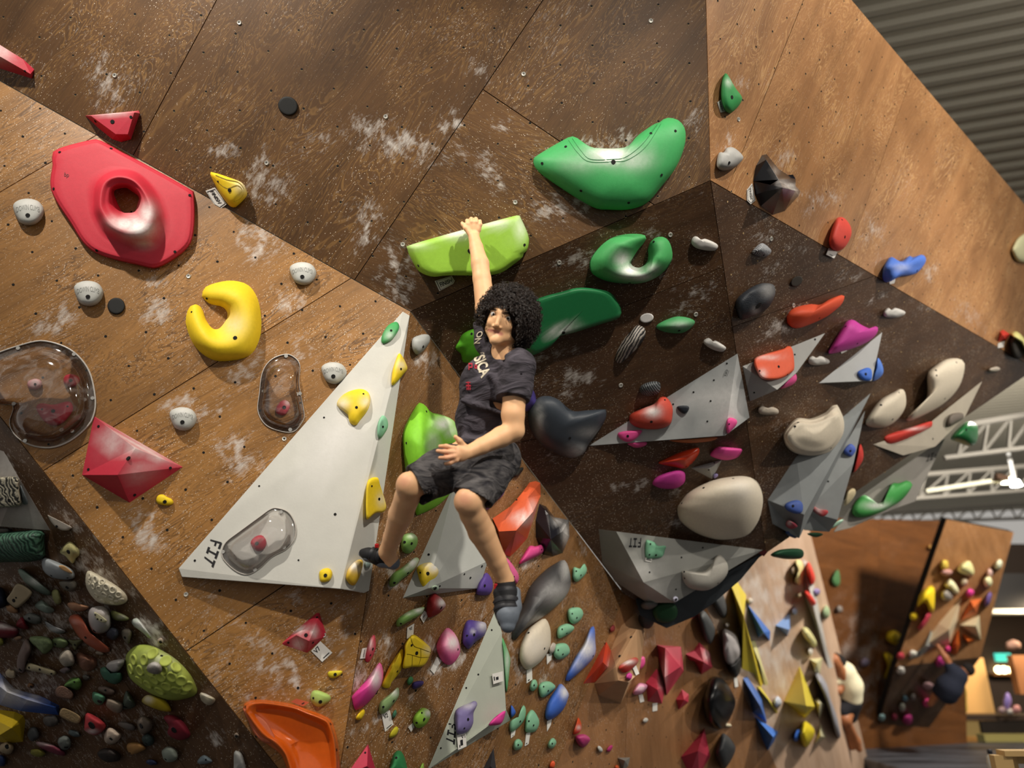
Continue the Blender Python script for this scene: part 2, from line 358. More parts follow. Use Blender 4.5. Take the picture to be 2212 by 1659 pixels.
# chalk stains on the ply (picture position, size, tilt, strength)
SM_A = [(870, 312, 120, 34, .15), (785, 272, 36, 24), (975, 262, 24, 30, .3), (1195, 448, 44, 36), (1262, 442, 42, 32), (862, 592, 40, 62, .2), (792, 488, 32, 50),
        (232, 178, 34, 58, -.3), (560, 400, 44, 34, .6), (1320, 310, 80, 22), (1052, 360, 24, 28), (1075, 395, 18, 30), (1085, 270, 34, 16), (480, 325, 26, 18), (565, 350, 14, 30, .3),
        (1030, 150, 24, 22, 0, .6), (600, 395, 46, 40, .5, .7), (695, 300, 30, 26, 0, .6), (1500, 255, 22, 40, 0, .5)]
SM_B = [(600, 1470, 190, 120, 0, .42), (480, 1330, 120, 60, .5, .35), (720, 1420, 60, 160, 0, .4), (118, 692, 62, 26, -.5), (340, 670, 30, 36, .8), (560, 520, 46, 40, .6), (620, 650, 36, 30), (250, 435, 40, 40, 0, .5), (395, 870, 40, 28), (460, 885, 46, 16, -.6), (310, 1140, 44, 40, .5),
        (510, 980, 36, 50, -.4), (530, 790, 50, 40, -.5, .8), (655, 760, 36, 40, 0, .6), (320, 1165, 40, 18, .2, 1.1), (80, 850, 60, 50, 0, .4), (570, 1400, 60, 40, .6, .6), (625, 1455, 38, 14, .8, 1.2),
        (585, 1440, 36, 10, .3, 1.1), (640, 1300, 20, 26, 0, .8), (740, 1370, 12, 60, .1, .7), (480, 1440, 30, 34, 0, .6), (560, 1000, 16, 34, .3, .7), (340, 610, 40, 20, -.4, .7), (460, 400, 24, 30, 0, .5), (470, 660, 24, 20), (80, 300, 24, 20, .5, .5)]
SM_C = [(1240, 560, 50, 24, -.2), (1250, 815, 40, 22, 0, 1.0), (1200, 765, 60, 18, -.2, .7), (1470, 662, 24, 22), (1520, 630, 30, 20, -.7), (1405, 508, 20, 10), (1360, 1053, 46, 10, -.1, 1.0), (1460, 1072, 30, 12, -.4, .7),
        (1215, 850, 30, 12, -.3, .8), (1200, 985, 20, 14), (1440, 590, 24, 14, -.5, .7), (1470, 1130, 30, 10, -.6, .8), (1080, 640, 30, 10, -.4, .5)]
SM_D = [(1690, 700, 60, 20, -.6, .9), (1650, 500, 30, 30, 0, .8), (1700, 555, 46, 14, -.5, .7), (1660, 590, 20, 20), (1640, 470, 16, 20), (1900, 640, 40, 12, -.6, .5), (1985, 660, 30, 24, .6, .6), (1830, 600, 30, 12, -.6, .6), (1690, 930, 26, 30, .4, .5)]
SM_E = [(1698, 345, 16, 36), (1575, 305, 18, 26), (1595, 185, 14, 22), (1750, 440, 30, 20, .4), (1790, 430, 40, 20, -.3, .7), (1880, 500, 26, 40, .3, .7), (2010, 590, 26, 24, .5), (1900, 560, 20, 60, .3, .5), (2100, 690, 60, 30, .5, .6), (1960, 660, 60, 16, .52, .6)]
SM_F = [(905, 780, 30, 20, .3, 1.1), (850, 1255, 14, 30, -.6, 1.2), (860, 800, 12, 24), (950, 1440, 12, 40, .3, 1.0), (985, 1430, 30, 8, -.8, 1.3), (790, 1565, 50, 10, -.4, 1.0), (935, 1390, 22, 8, .4, 1.2), (770, 1470, 24, 50, .3, .8),
        (1035, 1325, 8, 22, .2, 1.1), (1130, 1440, 30, 12, -.8, .9), (1180, 1450, 10, 30, .6, 1.0), (835, 1390, 20, 24), (1110, 1400, 14, 34), (900, 1500, 24, 12, -.6, .6), (1225, 1290, 10, 30, .2, .7), (1255, 1180, 10, 22), (1130, 1215, 30, 14, -.6, .9), (1105, 860, 20, 10)]
SM_H = [(120, 1330, 160, 110, .3, .6), (60, 1500, 120, 120, 0, .5), (250, 1560, 160, 60, .2, .4), (190, 1400, 130, 90, 0, .5), (330, 1375, 16, 44, -.62, 1.2), (200, 1230, 60, 20, .6, .9), (350, 1420, 10, 40, -.7, 1.0), (40, 1180, 60, 60, 0, .5), (80, 1330, 90, 60, 0, .4), (150, 1120, 30, 16, .6, .9), (250, 1270, 40, 10, .7, .9), (470, 1590, 20, 30, -.5, .8), (20, 1000, 20, 40, -.6, .9)]

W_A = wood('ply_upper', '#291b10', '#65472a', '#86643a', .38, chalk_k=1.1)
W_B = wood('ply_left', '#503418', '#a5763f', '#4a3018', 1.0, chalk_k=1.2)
W_C = wood('ply_under', '#261912', '#523a27', '#5d442d', .8, chalk_k=1.0)  # shade of the downward faces is put into darker browns
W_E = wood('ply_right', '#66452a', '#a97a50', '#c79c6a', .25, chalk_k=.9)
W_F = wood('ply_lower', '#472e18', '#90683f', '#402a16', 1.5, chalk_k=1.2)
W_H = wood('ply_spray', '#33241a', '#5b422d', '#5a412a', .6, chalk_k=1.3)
W_I = wood('ply_back', '#5c3d22', '#9c7049', '#7a5636', .3, chalk_k=1.0)
W_I2 = wood('ply_chalked', '#8a6c54', '#c8ab93', '#a98c74', .25, chalk_k=1.4)
W_J = wood('ply_far', '#482b15', '#84532b', '#5c3a20', .15)

S1, S2, S3 = ((468, 0), (294, 324)), ((1173, 0), (769, 600)), ((1046, 195), (1411, 441))
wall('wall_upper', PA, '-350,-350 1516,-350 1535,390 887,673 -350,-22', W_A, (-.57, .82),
     [S1, S2, (*S3, (1300, 150))], SM_A, step=.196, ngd=(.87, .49),
     gds=[((1100, 520), (.85, .5))])
wall('wall_left', PB, '-350,-22 887,673 713,1802 -350,457', W_B, (.84, -.53),
     [((0, 415), (208, 292), (60, 330)), ((739, 613), (98, 1014)), ((610, 1267), (409, 1402), (600, 1450))], SM_B, step=.19, ngd=(.99, -.13))
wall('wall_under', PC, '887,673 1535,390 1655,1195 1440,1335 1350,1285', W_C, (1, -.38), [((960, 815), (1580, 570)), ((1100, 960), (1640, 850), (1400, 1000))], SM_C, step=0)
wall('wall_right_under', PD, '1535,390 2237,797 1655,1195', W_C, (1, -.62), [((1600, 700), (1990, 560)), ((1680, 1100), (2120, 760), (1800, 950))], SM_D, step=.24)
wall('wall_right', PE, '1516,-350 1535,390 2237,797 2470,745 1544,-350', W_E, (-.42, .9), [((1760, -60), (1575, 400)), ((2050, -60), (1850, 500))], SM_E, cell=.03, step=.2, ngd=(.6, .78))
wall('wall_lower', PF, '887,673 1350,1285 1145,1800 713,1802', W_F, (-.42, .9), [((713, 1700), (1300, 1060))], SM_F, step=.26)
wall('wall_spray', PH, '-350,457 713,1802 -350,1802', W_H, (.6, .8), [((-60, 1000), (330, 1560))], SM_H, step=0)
wall('wall_back', PI, '1350,1285 1145,1800 1740,1800 1490,1230', W_I, (.1, 1), [((1355, 1500), (1345, 1800)), ((1480, 1380), (1465, 1800), (1550, 1700))], [(1420, 1400, 60, 40, 0, .5), (1570, 1500, 40, 90, 0, .5)], cell=.05, step=.24)
wall('wall_back_turn', PI2, '1440,1130 1735,1800 1915,1800 1745,1130', W_I2, (.2, 1), [((1600, 1130), (1830, 1800))], [(1620, 1350, 80, 130, 0, .9), (1690, 1480, 60, 120, 0, .8), (1700, 1280, 40, 100, 0, .7), (1560, 1350, 30, 120, -.3, .7)], cell=.08, step=0)
wall('wall_far', PJ, '1740,1118 2075,1126 2090,1640 1740,1655', W_J, (.9, .1), [((1900, 1118), (1890, 1660))], [(1850, 1400, 60, 100, 0, .8), (1880, 1480, 60, 60, 0, .8)], cell=.12, step=0)
wall('wall_far_prow', PK, '2045,1122 2190,1150 2118,1420 1935,1440', W_I, (.3, 1), [((1960, 1330), (2160, 1280))], [], cell=.12, step=0)
PK2 = plane(hit(PK, 1935, 1440), hit(PK, 2118, 1420), pt(1940, 1640, 13.6))
wall('wall_far_prow_under', PK2, '1935,1440 2118,1420 1992,1592 1875,1640', W_H, (.3, 1), [], [], cell=.12, step=0)  # shade of the undercut put into colour by the darker ply

# loose screws with washers left in the panels
for u, v in P('517,49 248,163 576,352 407,597 134,929 1131,160 1406,45 833,252 1113,437 870,528 614,948 402,1284 1448,507 1208,567 1503,679 1341,832 1595,258 1714,660 1666,516 700,1372'):
    p, n = pick(u, v); e1 = np.cross(n, [0, 0, 1.]); e1 /= np.linalg.norm(e1); e2 = np.cross(n, e1); d = (p - CAM) @ FW; r = 5.2 * d / FPX
    w = min(SURF, key=lambda k: 0 if k.startswith('wall') and cast(SURF[k], u, v)[0] is not None and abs(cast(SURF[k], u, v)[3] - np.linalg.norm(p - CAM)) < 1e-3 else 1)
    V = [p + n * h + (e1 * math.cos(a) + e2 * math.sin(a)) * r * k for k, h in ((1, 0), (.85, .005), (.42, .004), (.4, .0005)) for a in np.linspace(0, 2 * math.pi, 12, endpoint=False)]
    Fc = [[12 * j + i, 12 * j + (i + 1) % 12, 12 * j + 12 + (i + 1) % 12, 12 * j + 12 + i] for j in range(3) for i in range(12)] + [list(range(36, 48))]
    mesh_obj('screw_washer', V, Fc, plain('#b9b6ae', .4, metal=.3), bpy.data.objects[w])

# ------------------------------------------------------------------ floor mats, hall floor, roof
def box(name, lo, hi, mat, parent=None, **kw):
    (x0, y0, z0), (x1, y1, z1) = lo, hi
    V = [(x, y, z) for z in (z0, z1) for y in (y0, y1) for x in (x0, x1)]
    F_ = [(0, 2, 3, 1), (4, 5, 7, 6), (0, 1, 5, 4), (2, 6, 7, 3), (0, 4, 6, 2), (1, 3, 7, 5)]
    return mesh_obj(name, V, F_, mat, parent, **kw)
box('floor', (-8, -8, -.45), (30, 34, -.35), plain('#4b4640', .7), kind='structure')
def vinyl():
    m, nt, nd, lk, b = nm('mat_vinyl')
    tc = N(nd, 'ShaderNodeTexCoord'); mp = N(nd, 'ShaderNodeMapping'); mp.inputs['Scale'].default_value = (.5, 2.2, 1); lk.new(tc.outputs['Object'], mp.inputs[0])
    no = N(nd, 'ShaderNodeTexNoise', i_Scale=1.6, i_Detail=6.0, i_Roughness=.6); lk.new(mp.outputs[0], no.inputs['Vector'])
    r = N(nd, 'ShaderNodeMapRange', i_1=.35, i_2=.7, i_3=0.0, i_4=1.0); lk.new(no.outputs['Fac'], r.inputs[0])
    mx = N(nd, 'ShaderNodeMix', data_type='RGBA'); mx.inputs[6].default_value = (*srgb('#2b2d31'), 1); mx.inputs[7].default_value = (*srgb('#6a6d75'), 1)
    lk.new(r.outputs[0], mx.inputs[0]); lk.new(mx.outputs[2], b.inputs['Base Color']); b.inputs['Roughness'].default_value = .5; return m
VN = vinyl()
for k, (y0, y1) in enumerate(((-4, 6.98), (7.0, 10.48), (10.5, 15.2))):
    bevel(box('crash_mat', ((-6, 4.2, 5.6)[k], y0, -.34), (13.5, y1, 0), VN, label=['dark grey crash mat under the near climbing wall', 'dark grey crash mat behind the wooden bench', 'farthest dark grey crash mat before the lounge counter'][k], cat='crash mat'), .03)
def corrugated():
    zc = 8.0; a = math.radians(-16); d = np.array([math.cos(a), math.sin(a)]); n = np.array([-d[1], d[0]]); V, Fc = [], []
    prof = [(0, 0), (.10, 0), (.14, -.045), (.22, -.045), (.26, 0)]; step = .26; ys = []
    for k in range(-30, 150):
        for x, h in prof[:-1]: ys.append((k * step + x, h))
    for y, h in ys:
        for t in (-14, 34): q = d * t + n * y; V.append((q[0], q[1], zc + h))
    for i in range(len(ys) - 1): Fc.append((2 * i, 2 * i + 1, 2 * i + 3, 2 * i + 2))
    return mesh_obj('ceiling', V, Fc, plain('#a39d8e', .55, spec=.3), recalc=False, kind='structure')
corrugated()

# ------------------------------------------------------------------ builders for holds, volumes, tags, lettering
def resample(poly, n, closed=True, sharp=False):
    p = np.asarray(poly, float)
    if not sharp:
        q = []; m = len(p)
        rg = range(m) if closed else range(m - 1)
        for i in rg:
            p0, p1, p2, p3 = (p[(i - 1) % m], p[i], p[(i + 1) % m], p[(i + 2) % m]) if closed else (p[max(i - 1, 0)], p[i], p[i + 1], p[min(i + 2, m - 1)])
            for t in np.linspace(0, 1, 8, endpoint=False):
                q.append(.5 * ((2 * p1) + (p2 - p0) * t + (2 * p0 - 5 * p1 + 4 * p2 - p3) * t * t + (3 * p1 - p0 - 3 * p2 + p3) * t ** 3))
        if not closed: q.append(p[-1])
        p = np.array(q)
    c = np.vstack([p, p[:1]]) if closed else p
    s = np.r_[0, np.cumsum(np.linalg.norm(np.diff(c, axis=0), axis=1))]
    t = np.linspace(0, s[-1], n, endpoint=not closed)
    return np.stack([np.interp(t, s, c[:, 0]), np.interp(t, s, c[:, 1])], 1)
def px2m(pl, u, v): p = hit(pl, u, v); return ((p - CAM) @ FW) / FPX
def chalk_px(uv, chalk):
    uv = np.asarray(uv); c = np.zeros(len(uv))
    for s in chalk:
        rx = s[2]; ry = s[4] if len(s) > 4 else rx
        c = np.maximum(c, s[3] * np.exp(-(((uv[:, 0] - s[0]) / rx) ** 2 + ((uv[:, 1] - s[1]) / ry) ** 2)))
    return c
PROF = {
 'dome': [(1, 0), (.985, .22), (.95, .45), (.88, .65), (.76, .82), (.6, .93), (.4, .985), (.2, 1), (.04, 1)],
 'egg': [(1, 0), (.97, .3), (.9, .55), (.78, .74), (.62, .88), (.44, .96), (.24, 1), (.04, 1)],
 'slab': [(1, 0), (.992, .45), (.97, .75), (.93, .92), (.87, .99), (.75, 1), (.5, 1), (.25, 1), (.04, 1)],
 'cone': [(1, 0), (.985, .08), (.93, .17), (.8, .33), (.6, .56), (.4, .76), (.2, .92), (.1, .98), (.03, 1)],
 'lip': [(1, 0), (.99, .5), (.96, .85), (.9, 1), (.82, .96), (.7, .75), (.5, .5), (.25, .38), (.04, .36)],
 'ridge': [(1, 0), (.98, .12), (.9, .3), (.75, .52), (.55, .74), (.35, .9), (.18, .98), (.04, 1)],
}
def bolt(o, bvh, u, v, r=4.0, name='bolt_hole', mat=None):
    l, n, i, d = cast(bvh, u, v)
    if l is None: return
    l, n = np.array(l), np.array(n)
    if n @ (CAM - l) < 0: n = -n
    rr = r * ((l - CAM) @ FW) / FPX; e1 = np.cross(n, [.3, .2, 1.]); e1 /= np.linalg.norm(e1); e2 = np.cross(n, e1)
    ring = [(math.cos(a), math.sin(a)) for a in np.linspace(0, 2 * math.pi, 12, endpoint=False)]
    V = [l + n * .0022 + (e1 * a + e2 * b) * rr for a, b in ring] + [l - n * .003 + (e1 * a + e2 * b) * rr for a, b in ring]
    Fc = [list(range(12))] + [[i, 12 + i, 12 + (i + 1) % 12, (i + 1) % 12] for i in range(12)]
    mesh_obj(name, V, Fc, mat or DARK, o)
LAST = {}
def finish(o, V, Fc, bolts):
    bvh = BVHTree.FromPolygons([Vector(v) for v in V], [list(map(int, f)) for f in Fc]); LAST['bvh'] = bvh; LAST['o'] = o
    for b in bolts: bolt(o, bvh, *b)
    return o
def hold(label, col, outline, h=.05, peak=None, prof='dome', bolts=(), chalk=(), pl=None, on=None, n=40, name='climbing_hold', cat='climbing hold', group=None, rough=.62, coat=0, sharp=False, lumps=0.0, mat=None, at=None, spec=.35, bump=.12):
    O = P(outline); c = O.mean(0) if at is None else np.array(at, float)
    if pl is None: pl = pick(c[0], c[1], on)
    R = resample(O, n, sharp=sharp); ext = np.ptp(R, axis=0)
    cc = R.mean(0)
    pk = np.array(peak, float) if peak is not None else cc + np.array([0, -.10 * ext[1]])
    V, Fc, UVp = [], [], []
    ph = rng.uniform(0, 6.28, 4)
    for k, (s, z) in enumerate([(1, None)] + PROF[prof]):
        for i in range(n):
            q = pk + (R[i] - pk) * s; a = 2 * math.pi * i / n
            hh = -.004 if z is None else h * z * (1 + lumps * (math.sin(3 * a + ph[0]) * .5 + math.sin(5 * a + ph[1] + 3 * s) * .35 + math.sin(2 * a + 9 * s + ph[2]) * .4) * math.sin(math.pi * min(1, z)) if lumps else 1)
            V.append(hit(pl, q[0], q[1], hh)); UVp.append(q)
    K = len(PROF[prof]) + 1
    for k in range(K - 1):
        for i in range(n): Fc.append([k * n + i, k * n + (i + 1) % n, (k + 1) * n + (i + 1) % n, (k + 1) * n + i])
    Fc.append(list(range((K - 1) * n, K * n))); Fc.append(list(range(n - 1, -1, -1)))
    base = hit(pl, cc[0], cc[1])
    o = mesh_obj(name, V, Fc, mat or M(col, rough, spec, coat=coat, bump=bump), None, smooth=True, chalk=chalk_px(UVp, chalk), origin=base, label=label, cat=cat, group=group)
    return finish(o, V, Fc, bolts)
def facet(label, col, verts, faces, rim=None, pl=None, on=None, at=None, bev=.006, bolts=(), chalk=(), name='climbing_hold', cat='climbing hold', rough=.6, mat=None, reg=None, spec=.35, coat=0, sub=0, base=-.004, group=None):
    """flat-sided hold or volume: corners given in the picture with their height over the wall"""
    A = P(verts); c = A[:, :2].mean(0) if at is None else at
    if pl is None: pl = pick(c[0], c[1], on)
    V = [hit(pl, *a) for a in A]; Fc = [list(f) for f in faces]; n = len(V)
    rim = list(range(len(A))) if rim is None else list(rim)
    V += [hit(pl, A[i][0], A[i][1], base) for i in rim]; m = len(rim)
    for k in range(m): Fc.append([rim[k], rim[(k + 1) % m], n + (k + 1) % m, n + k])
    Fc.append([n + k for k in range(m)][::-1])
    bm = bmesh.new(); vs = [bm.verts.new(v) for v in V]
    for f in Fc:
        try: bm.faces.new([vs[i] for i in f])
        except ValueError: pass
    bmesh.ops.remove_doubles(bm, verts=bm.verts, dist=1e-5)
    if chalk or sub: bmesh.ops.triangulate(bm, faces=bm.faces); bmesh.ops.subdivide_edges(bm, edges=bm.edges[:], cuts=max(sub, 3), use_grid_fill=True)
    bmesh.ops.recalc_face_normals(bm, faces=bm.faces); bm.verts.index_update()
    V2 = np.array([v.co[:] for v in bm.verts]); F2 = [[v.index for v in f.verts] for f in bm.faces]; bm.free()
    q = V2 - CAM; d = q @ FW; UVp = np.stack([1106 + FPX * (q @ RT) / d, 829.5 - FPX * (q @ UP) / d], 1)
    o = mesh_obj(name, V2, F2, mat or M(col, rough, spec, coat=coat), None, chalk=chalk_px(UVp, chalk), recalc=False, origin=hit(pl, *c), label=label, cat=cat, group=group)
    if bev: bevel(o, bev)
    if reg: register(reg, V, [f for f in Fc])
    return finish(o, V2, F2, bolts)
def arc(label, col, outer, inner, h, pl=None, on=None, at=None, bolts=(), chalk=(), n=44, m=9, rough=.62, taper=.55, group=None, coat=0, skew=.5):
    """C-shaped hold: a swollen strip between an outer and an inner curve"""
    A, B_ = resample(P(outer), n, False), resample(P(inner), n, False); c = at or A.mean(0)
    if pl is None: pl = pick(c[0], c[1], on)
    V, Fc, UVp = [], [], []
    for i in range(n):
        e = min(i, n - 1 - i) / (n - 1) * 2; tp = min(1, (e / taper)) ** .55 if taper else 1
        for j in range(m):
            t = j / (m - 1); q = A[i] * (1 - t) + B_[i] * t
            V.append(hit(pl, q[0], q[1], -.003 + h * tp * (max(0, math.sin(math.pi * t ** (1 / (2 * skew) if skew else 1))) ** .62))); UVp.append(q)
    for i in range(n - 1):
        for j in range(m - 1): Fc.append([i * m + j, i * m + j + 1, (i + 1) * m + j + 1, (i + 1) * m + j])
    o = mesh_obj('climbing_hold', V, Fc, M(col, rough, coat=coat), None, smooth=True, chalk=chalk_px(UVp, chalk), recalc=True, origin=hit(pl, *c), label=label, cat='climbing hold', group=group)
    return finish(o, V, Fc, bolts)
def polar(loop, c, n):
    L = resample(P(loop), 300); a = np.arctan2(L[:, 1] - c[1], L[:, 0] - c[0]); r = np.hypot(L[:, 0] - c[0], L[:, 1] - c[1])
    o = np.argsort(a); t = np.linspace(-math.pi, math.pi, n, endpoint=False)
    rr = np.interp(t, np.r_[a[o] - 2 * math.pi, a[o], a[o] + 2 * math.pi], np.r_[r[o], r[o], r[o]])
    return np.stack([c[0] + rr * np.cos(t), c[1] + rr * np.sin(t)], 1)
def loops(label, col, lp, c, n=64, pl=None, on=None, bolts=(), chalk=(), rough=.6, cap=False, name='climbing_hold', cat='climbing hold', mat=None):
    if pl is None: pl = pick(c[0], c[1], on)
    V, Fc, UVp = [], [], []
    key = [(polar(l, c, n), h) for l, h in lp]; rows = []
    for k in range(len(key) - 1):
        for t in np.linspace(0, 1, 5, endpoint=False):
            s = t * t * (3 - 2 * t); rows.append((key[k][0] * (1 - t) + key[k + 1][0] * t, key[k][1] * (1 - s) + key[k + 1][1] * s))
    rows.append(key[-1])
    for L, h in rows:
        for q in L: V.append(hit(pl, q[0], q[1], h)); UVp.append(q)
    for k in range(len(rows) - 1):
        for i in range(n): Fc.append([k * n + i, k * n + (i + 1) % n, (k + 1) * n + (i + 1) % n, (k + 1) * n + i])
    if cap: Fc.append(list(range((len(rows) - 1) * n, len(rows) * n)))
    o = mesh_obj(name, V, Fc, mat or M(col, rough), None, smooth=True, chalk=chalk_px(UVp, chalk), origin=hit(pl, *c), label=label, cat=cat)
    return finish(o, V, Fc, bolts)
def bilin(q, x, y):
    q = P(q); return (q[0] * (1 - x) * y + q[1] * x * y + q[2] * x * (1 - y) + q[3] * (1 - x) * (1 - y))
def put_flat(name, V2, Fc, quad, bvh, mat, parent, off=.0015, arcv=0.0):
    """flat print: outlines in the unit square laid onto a surface inside a four-cornered patch (TL TR BR BL)"""
    V = []
    for x, y in V2:
        u, v = bilin(quad, x, y); v += arcv * (2 * x - 1) ** 2
        l, n, i, d = cast(bvh, u, v)
        if l is None: V.append(None); continue
        l, n = np.array(l), np.array(n)
        if n @ (CAM - l) < 0: n = -n
        V.append(l + n * off)
    Fc = [f for f in Fc if all(V[i] is not None for i in f)]; use = sorted({i for f in Fc for i in f}); ix = {a: b for b, a in enumerate(use)}
    if not Fc: return None
    V = [V[i] for i in use]; Fc = [[ix[i] for i in f] for f in Fc]
    return mesh_obj(name, V, Fc, mat, parent, recalc=False)
def glyphs(txt, bold=0.0):
    cu = bpy.data.curves.new('lettering', 'FONT'); cu.body = txt; cu.offset = bold; cu.resolution_u = 3
    ob = bpy.data.objects.new('lettering', cu); COL.objects.link(ob); bpy.context.view_layer.update()
    me = bpy.data.meshes.new_from_object(ob.evaluated_get(bpy.context.evaluated_depsgraph_get()))
    V = np.array([v.co[:2] for v in me.vertices]); Fc = [list(p.vertices) for p in me.polygons]
    bpy.data.objects.remove(ob); bpy.data.curves.remove(cu); bpy.data.meshes.remove(me)
    lo, hi = V.min(0), V.max(0); return (V - lo) / (hi - lo), Fc
GL = {}
def text(txt, quad, bvh, mat, parent, off=.0015, arcv=0.0, bold=.02, name='lettering'):
    if txt not in GL: GL[txt] = glyphs(txt, bold)
    return put_flat(name, *GL[txt], quad, bvh, mat, parent, off, arcv)
def strokes(rects):
    V, Fc = [], []
    for x0, y0, x1, y1 in rects: k = len(V); V += [(x0, y0), (x1, y0), (x1, y1), (x0, y1)]; Fc.append([k, k + 1, k + 2, k + 3])
    return V, Fc
FIT = strokes([(0, 0, .075, .8), (.03, .8, .27, 1), (0, .8, .03, .92), (.06, .42, .22, .58), (.36, .8, .66, 1), (.475, .2, .555, .8), (.36, 0, .66, .2), (.74, .8, 1, 1), (.835, 0, .915, .8)])
def tag(label, quad, lines=(), bars=(), pl=None, h=.006, col='#d9d6d0', name='grade_tag', border=False, on=None, t=.003):
    """printed card fixed flat beside a hold; lines = [(text, (x0, y0, x1, y1) in the card's own unit square)]"""
    O = P(quad); c = O.mean(0)
    if pl is None: pl = pick(c[0], c[1], on)
    n = len(O); V = [hit(pl, q[0], q[1], h) for q in O] + [hit(pl, q[0], q[1], h) - pl[1] * t for q in O]
    Fc = [list(range(n)), list(range(2 * n - 1, n - 1, -1))] + [[i, n + i, n + (i + 1) % n, (i + 1) % n] for i in range(n)]
    o = mesh_obj(name, V, Fc, plain(col, .45), None, origin=hit(pl, *c), label=label, cat='tag')
    bvh = BVHTree.FromPolygons([Vector(v) for v in V], Fc); q4 = O if n == 4 else O[[0, 1, -2, -1]]
    for tx, (x0, y0, x1, y1) in lines:
        text(tx, [bilin(q4, x0, y1), bilin(q4, x1, y1), bilin(q4, x1, y0), bilin(q4, x0, y0)], bvh, PRINT, o, .0012)
    if bars: put_flat('print_bar', *strokes(bars), q4, bvh, PRINT, o, .0012)
    if border:
        B = []; c2 = O.mean(0); Vb, Fb = [], []
        for s in (.88, .82):
            for q in O: Vb.append(hit(pl, *(c2 + (q - c2) * s), h) + pl[1] * .0012)
        for i in range(n): Fb.append([i, (i + 1) % n, n + (i + 1) % n, n + i])
        mesh_obj('border_line', Vb, Fb, PRINT, o, recalc=False)
    return o
def blob(cx, cy, rx, ry, rot=0, kind='e', n=12, wob=.10):
    """rough outline of a small hold: e egg, w flat-topped, t three-cornered, b block, k bean"""
    a = np.linspace(0, 2 * math.pi, n, endpoint=False); x, y = np.cos(a), np.sin(a)
    if kind == 'w': y = np.where(y < 0, y * .45, y)
    if kind == 't': r = 1 / (1 + .38 * np.cos(3 * (a + math.pi / 2))) * .95; x, y = x * r, y * r
    if kind == 'b': r = 1 / np.maximum(np.abs(x), np.abs(y)) ** .75; x, y = x * r * .86, y * r * .86
    if kind == 'k': y = y + .45 * x * x - .2
    w = 1 + wob * rng.uniform(-1, 1, n); x, y = x * rx * w, y * ry * w; c, s = math.cos(math.radians(rot)), math.sin(math.radians(rot))
    return np.stack([cx + x * c - y * s, cy + x * s + y * c], 1)
RED, DRED, YEL, GRN, LIME, DGRN, MINT, BLU, PNK, MAG, PUR, ORG, BLK, GRY, CRM, VOL = '#b5293c', '#7d1a26', '#eccb22', '#3f9a55', '#8fbf3a', '#1d6b3c', '#86bd9a', '#3f68c4', '#df4f92', '#c13a94', '#5f4796', '#d4562c', '#15171d', '#b3b2ad', '#d9cdb8', '#b9b8b2'

def attach(child, parent, name):
    """turn a just-built piece into a part of another thing"""
    child.parent = parent; child.location = Vector(child['_w']) - Vector(parent['_w']); child.name = name
    for k in ('label', 'category', 'group'):
        if k in child: del child[k]

# ------------------------------------------------------------------ upper wall
facet('ribbed red rail hold cut off by the left edge of the picture', RED, '-70,52,.0 0,97,.02 50,128,.02 74,150,.0 69,170,.0 0,148,.0 -70,122,.0 -60,88,.07 0,122,.075 66,160,.035',
      [[0, 1, 8, 7], [1, 2, 9, 8], [2, 3, 9], [3, 4, 9], [4, 5, 8, 9], [5, 6, 7, 8], [6, 0, 7]], rim=[0, 1, 2, 3, 4, 5, 6], at=(35, 142), bolts=[(54, 154, 2.5)], chalk=[(5, 108, 24, .55)])
facet('red trapezoid hold with three bolt holes above the big red plate', RED, '184,250,.0 300,239,.0 302,245,.01 283,301,.0 262,307,.0 243,301,.0 214,278,.0 196,250,.055 290,243,.05 250,290,.065 276,290,.06',
      [[0, 1, 8, 7], [1, 2, 8], [2, 3, 10, 8], [7, 8, 10, 9], [3, 4, 10], [4, 5, 9, 10], [5, 6, 7, 9], [6, 0, 7]], rim=[0, 1, 2, 3, 4, 5, 6], at=(260, 262), on=['wall_upper'], bolts=[(206, 262, 3), (243, 263, 4.5), (283, 253, 3)], chalk=[(240, 245, 40, .5, 6)])
hold('yellow grooved hold beside the finish sign on the upper left', YEL, '454,376 463,373 500,385 523,395 533,412 532,425 510,447 503,448 493,442 473,415', .075, (508, 402), 'egg', [(496, 411, 4), (471, 392, 2)], on=['wall_upper'], chalk=[(522, 402, 16, .5)])
for L in ('460,382 475,398 492,408 512,402 523,412 514,424', '466,380 490,390 515,396 527,412 520,428 505,436'):
    q = resample(P(L), 18, False); V, Fc = [], []
    for i, (u, v) in enumerate(q):
        l, nn, _, _ = cast(LAST['bvh'], u, v)
        if l is None: continue
        l, nn = np.array(l), np.array(nn); nn = nn if nn @ (CAM - l) > 0 else -nn; V += [l + nn * .001, l + nn * .001 + UP * .006]
    mesh_obj('groove', V, [[2 * i, 2 * i + 2, 2 * i + 3, 2 * i + 1] for i in range(len(V) // 2 - 1)], plain('#8a7412', .7), LAST['o'], recalc=False)
tag('white FINISH sign beside the yellow grooved hold', '464,405 490,441 476,451 464,444 444,412', [('FINISH', (.14, .34, .90, .68))], border=True, name='finish_sign', on=['wall_upper'])
hold('lime green slab hold the climber hangs from by one hand', '#93c23c', '880,538 887,529 1005,495 1113,466 1122,468 1129,478 1142,510 1142,530 1137,544 1132,545 1131,553 1111,570 1068,593 968,595 940,598 920,594 902,583 887,557', .17, (1010, 548), 'slab', [(1015, 542, 5), (904, 574, 3), (1133, 529, 3)], on=['wall_upper'], n=72, chalk=[(985, 502, 34, .75, 14), (1070, 482, 40, .6, 10), (1126, 490, 14, .5, 30), (900, 530, 26, .3, 10)], at=(1010, 540))
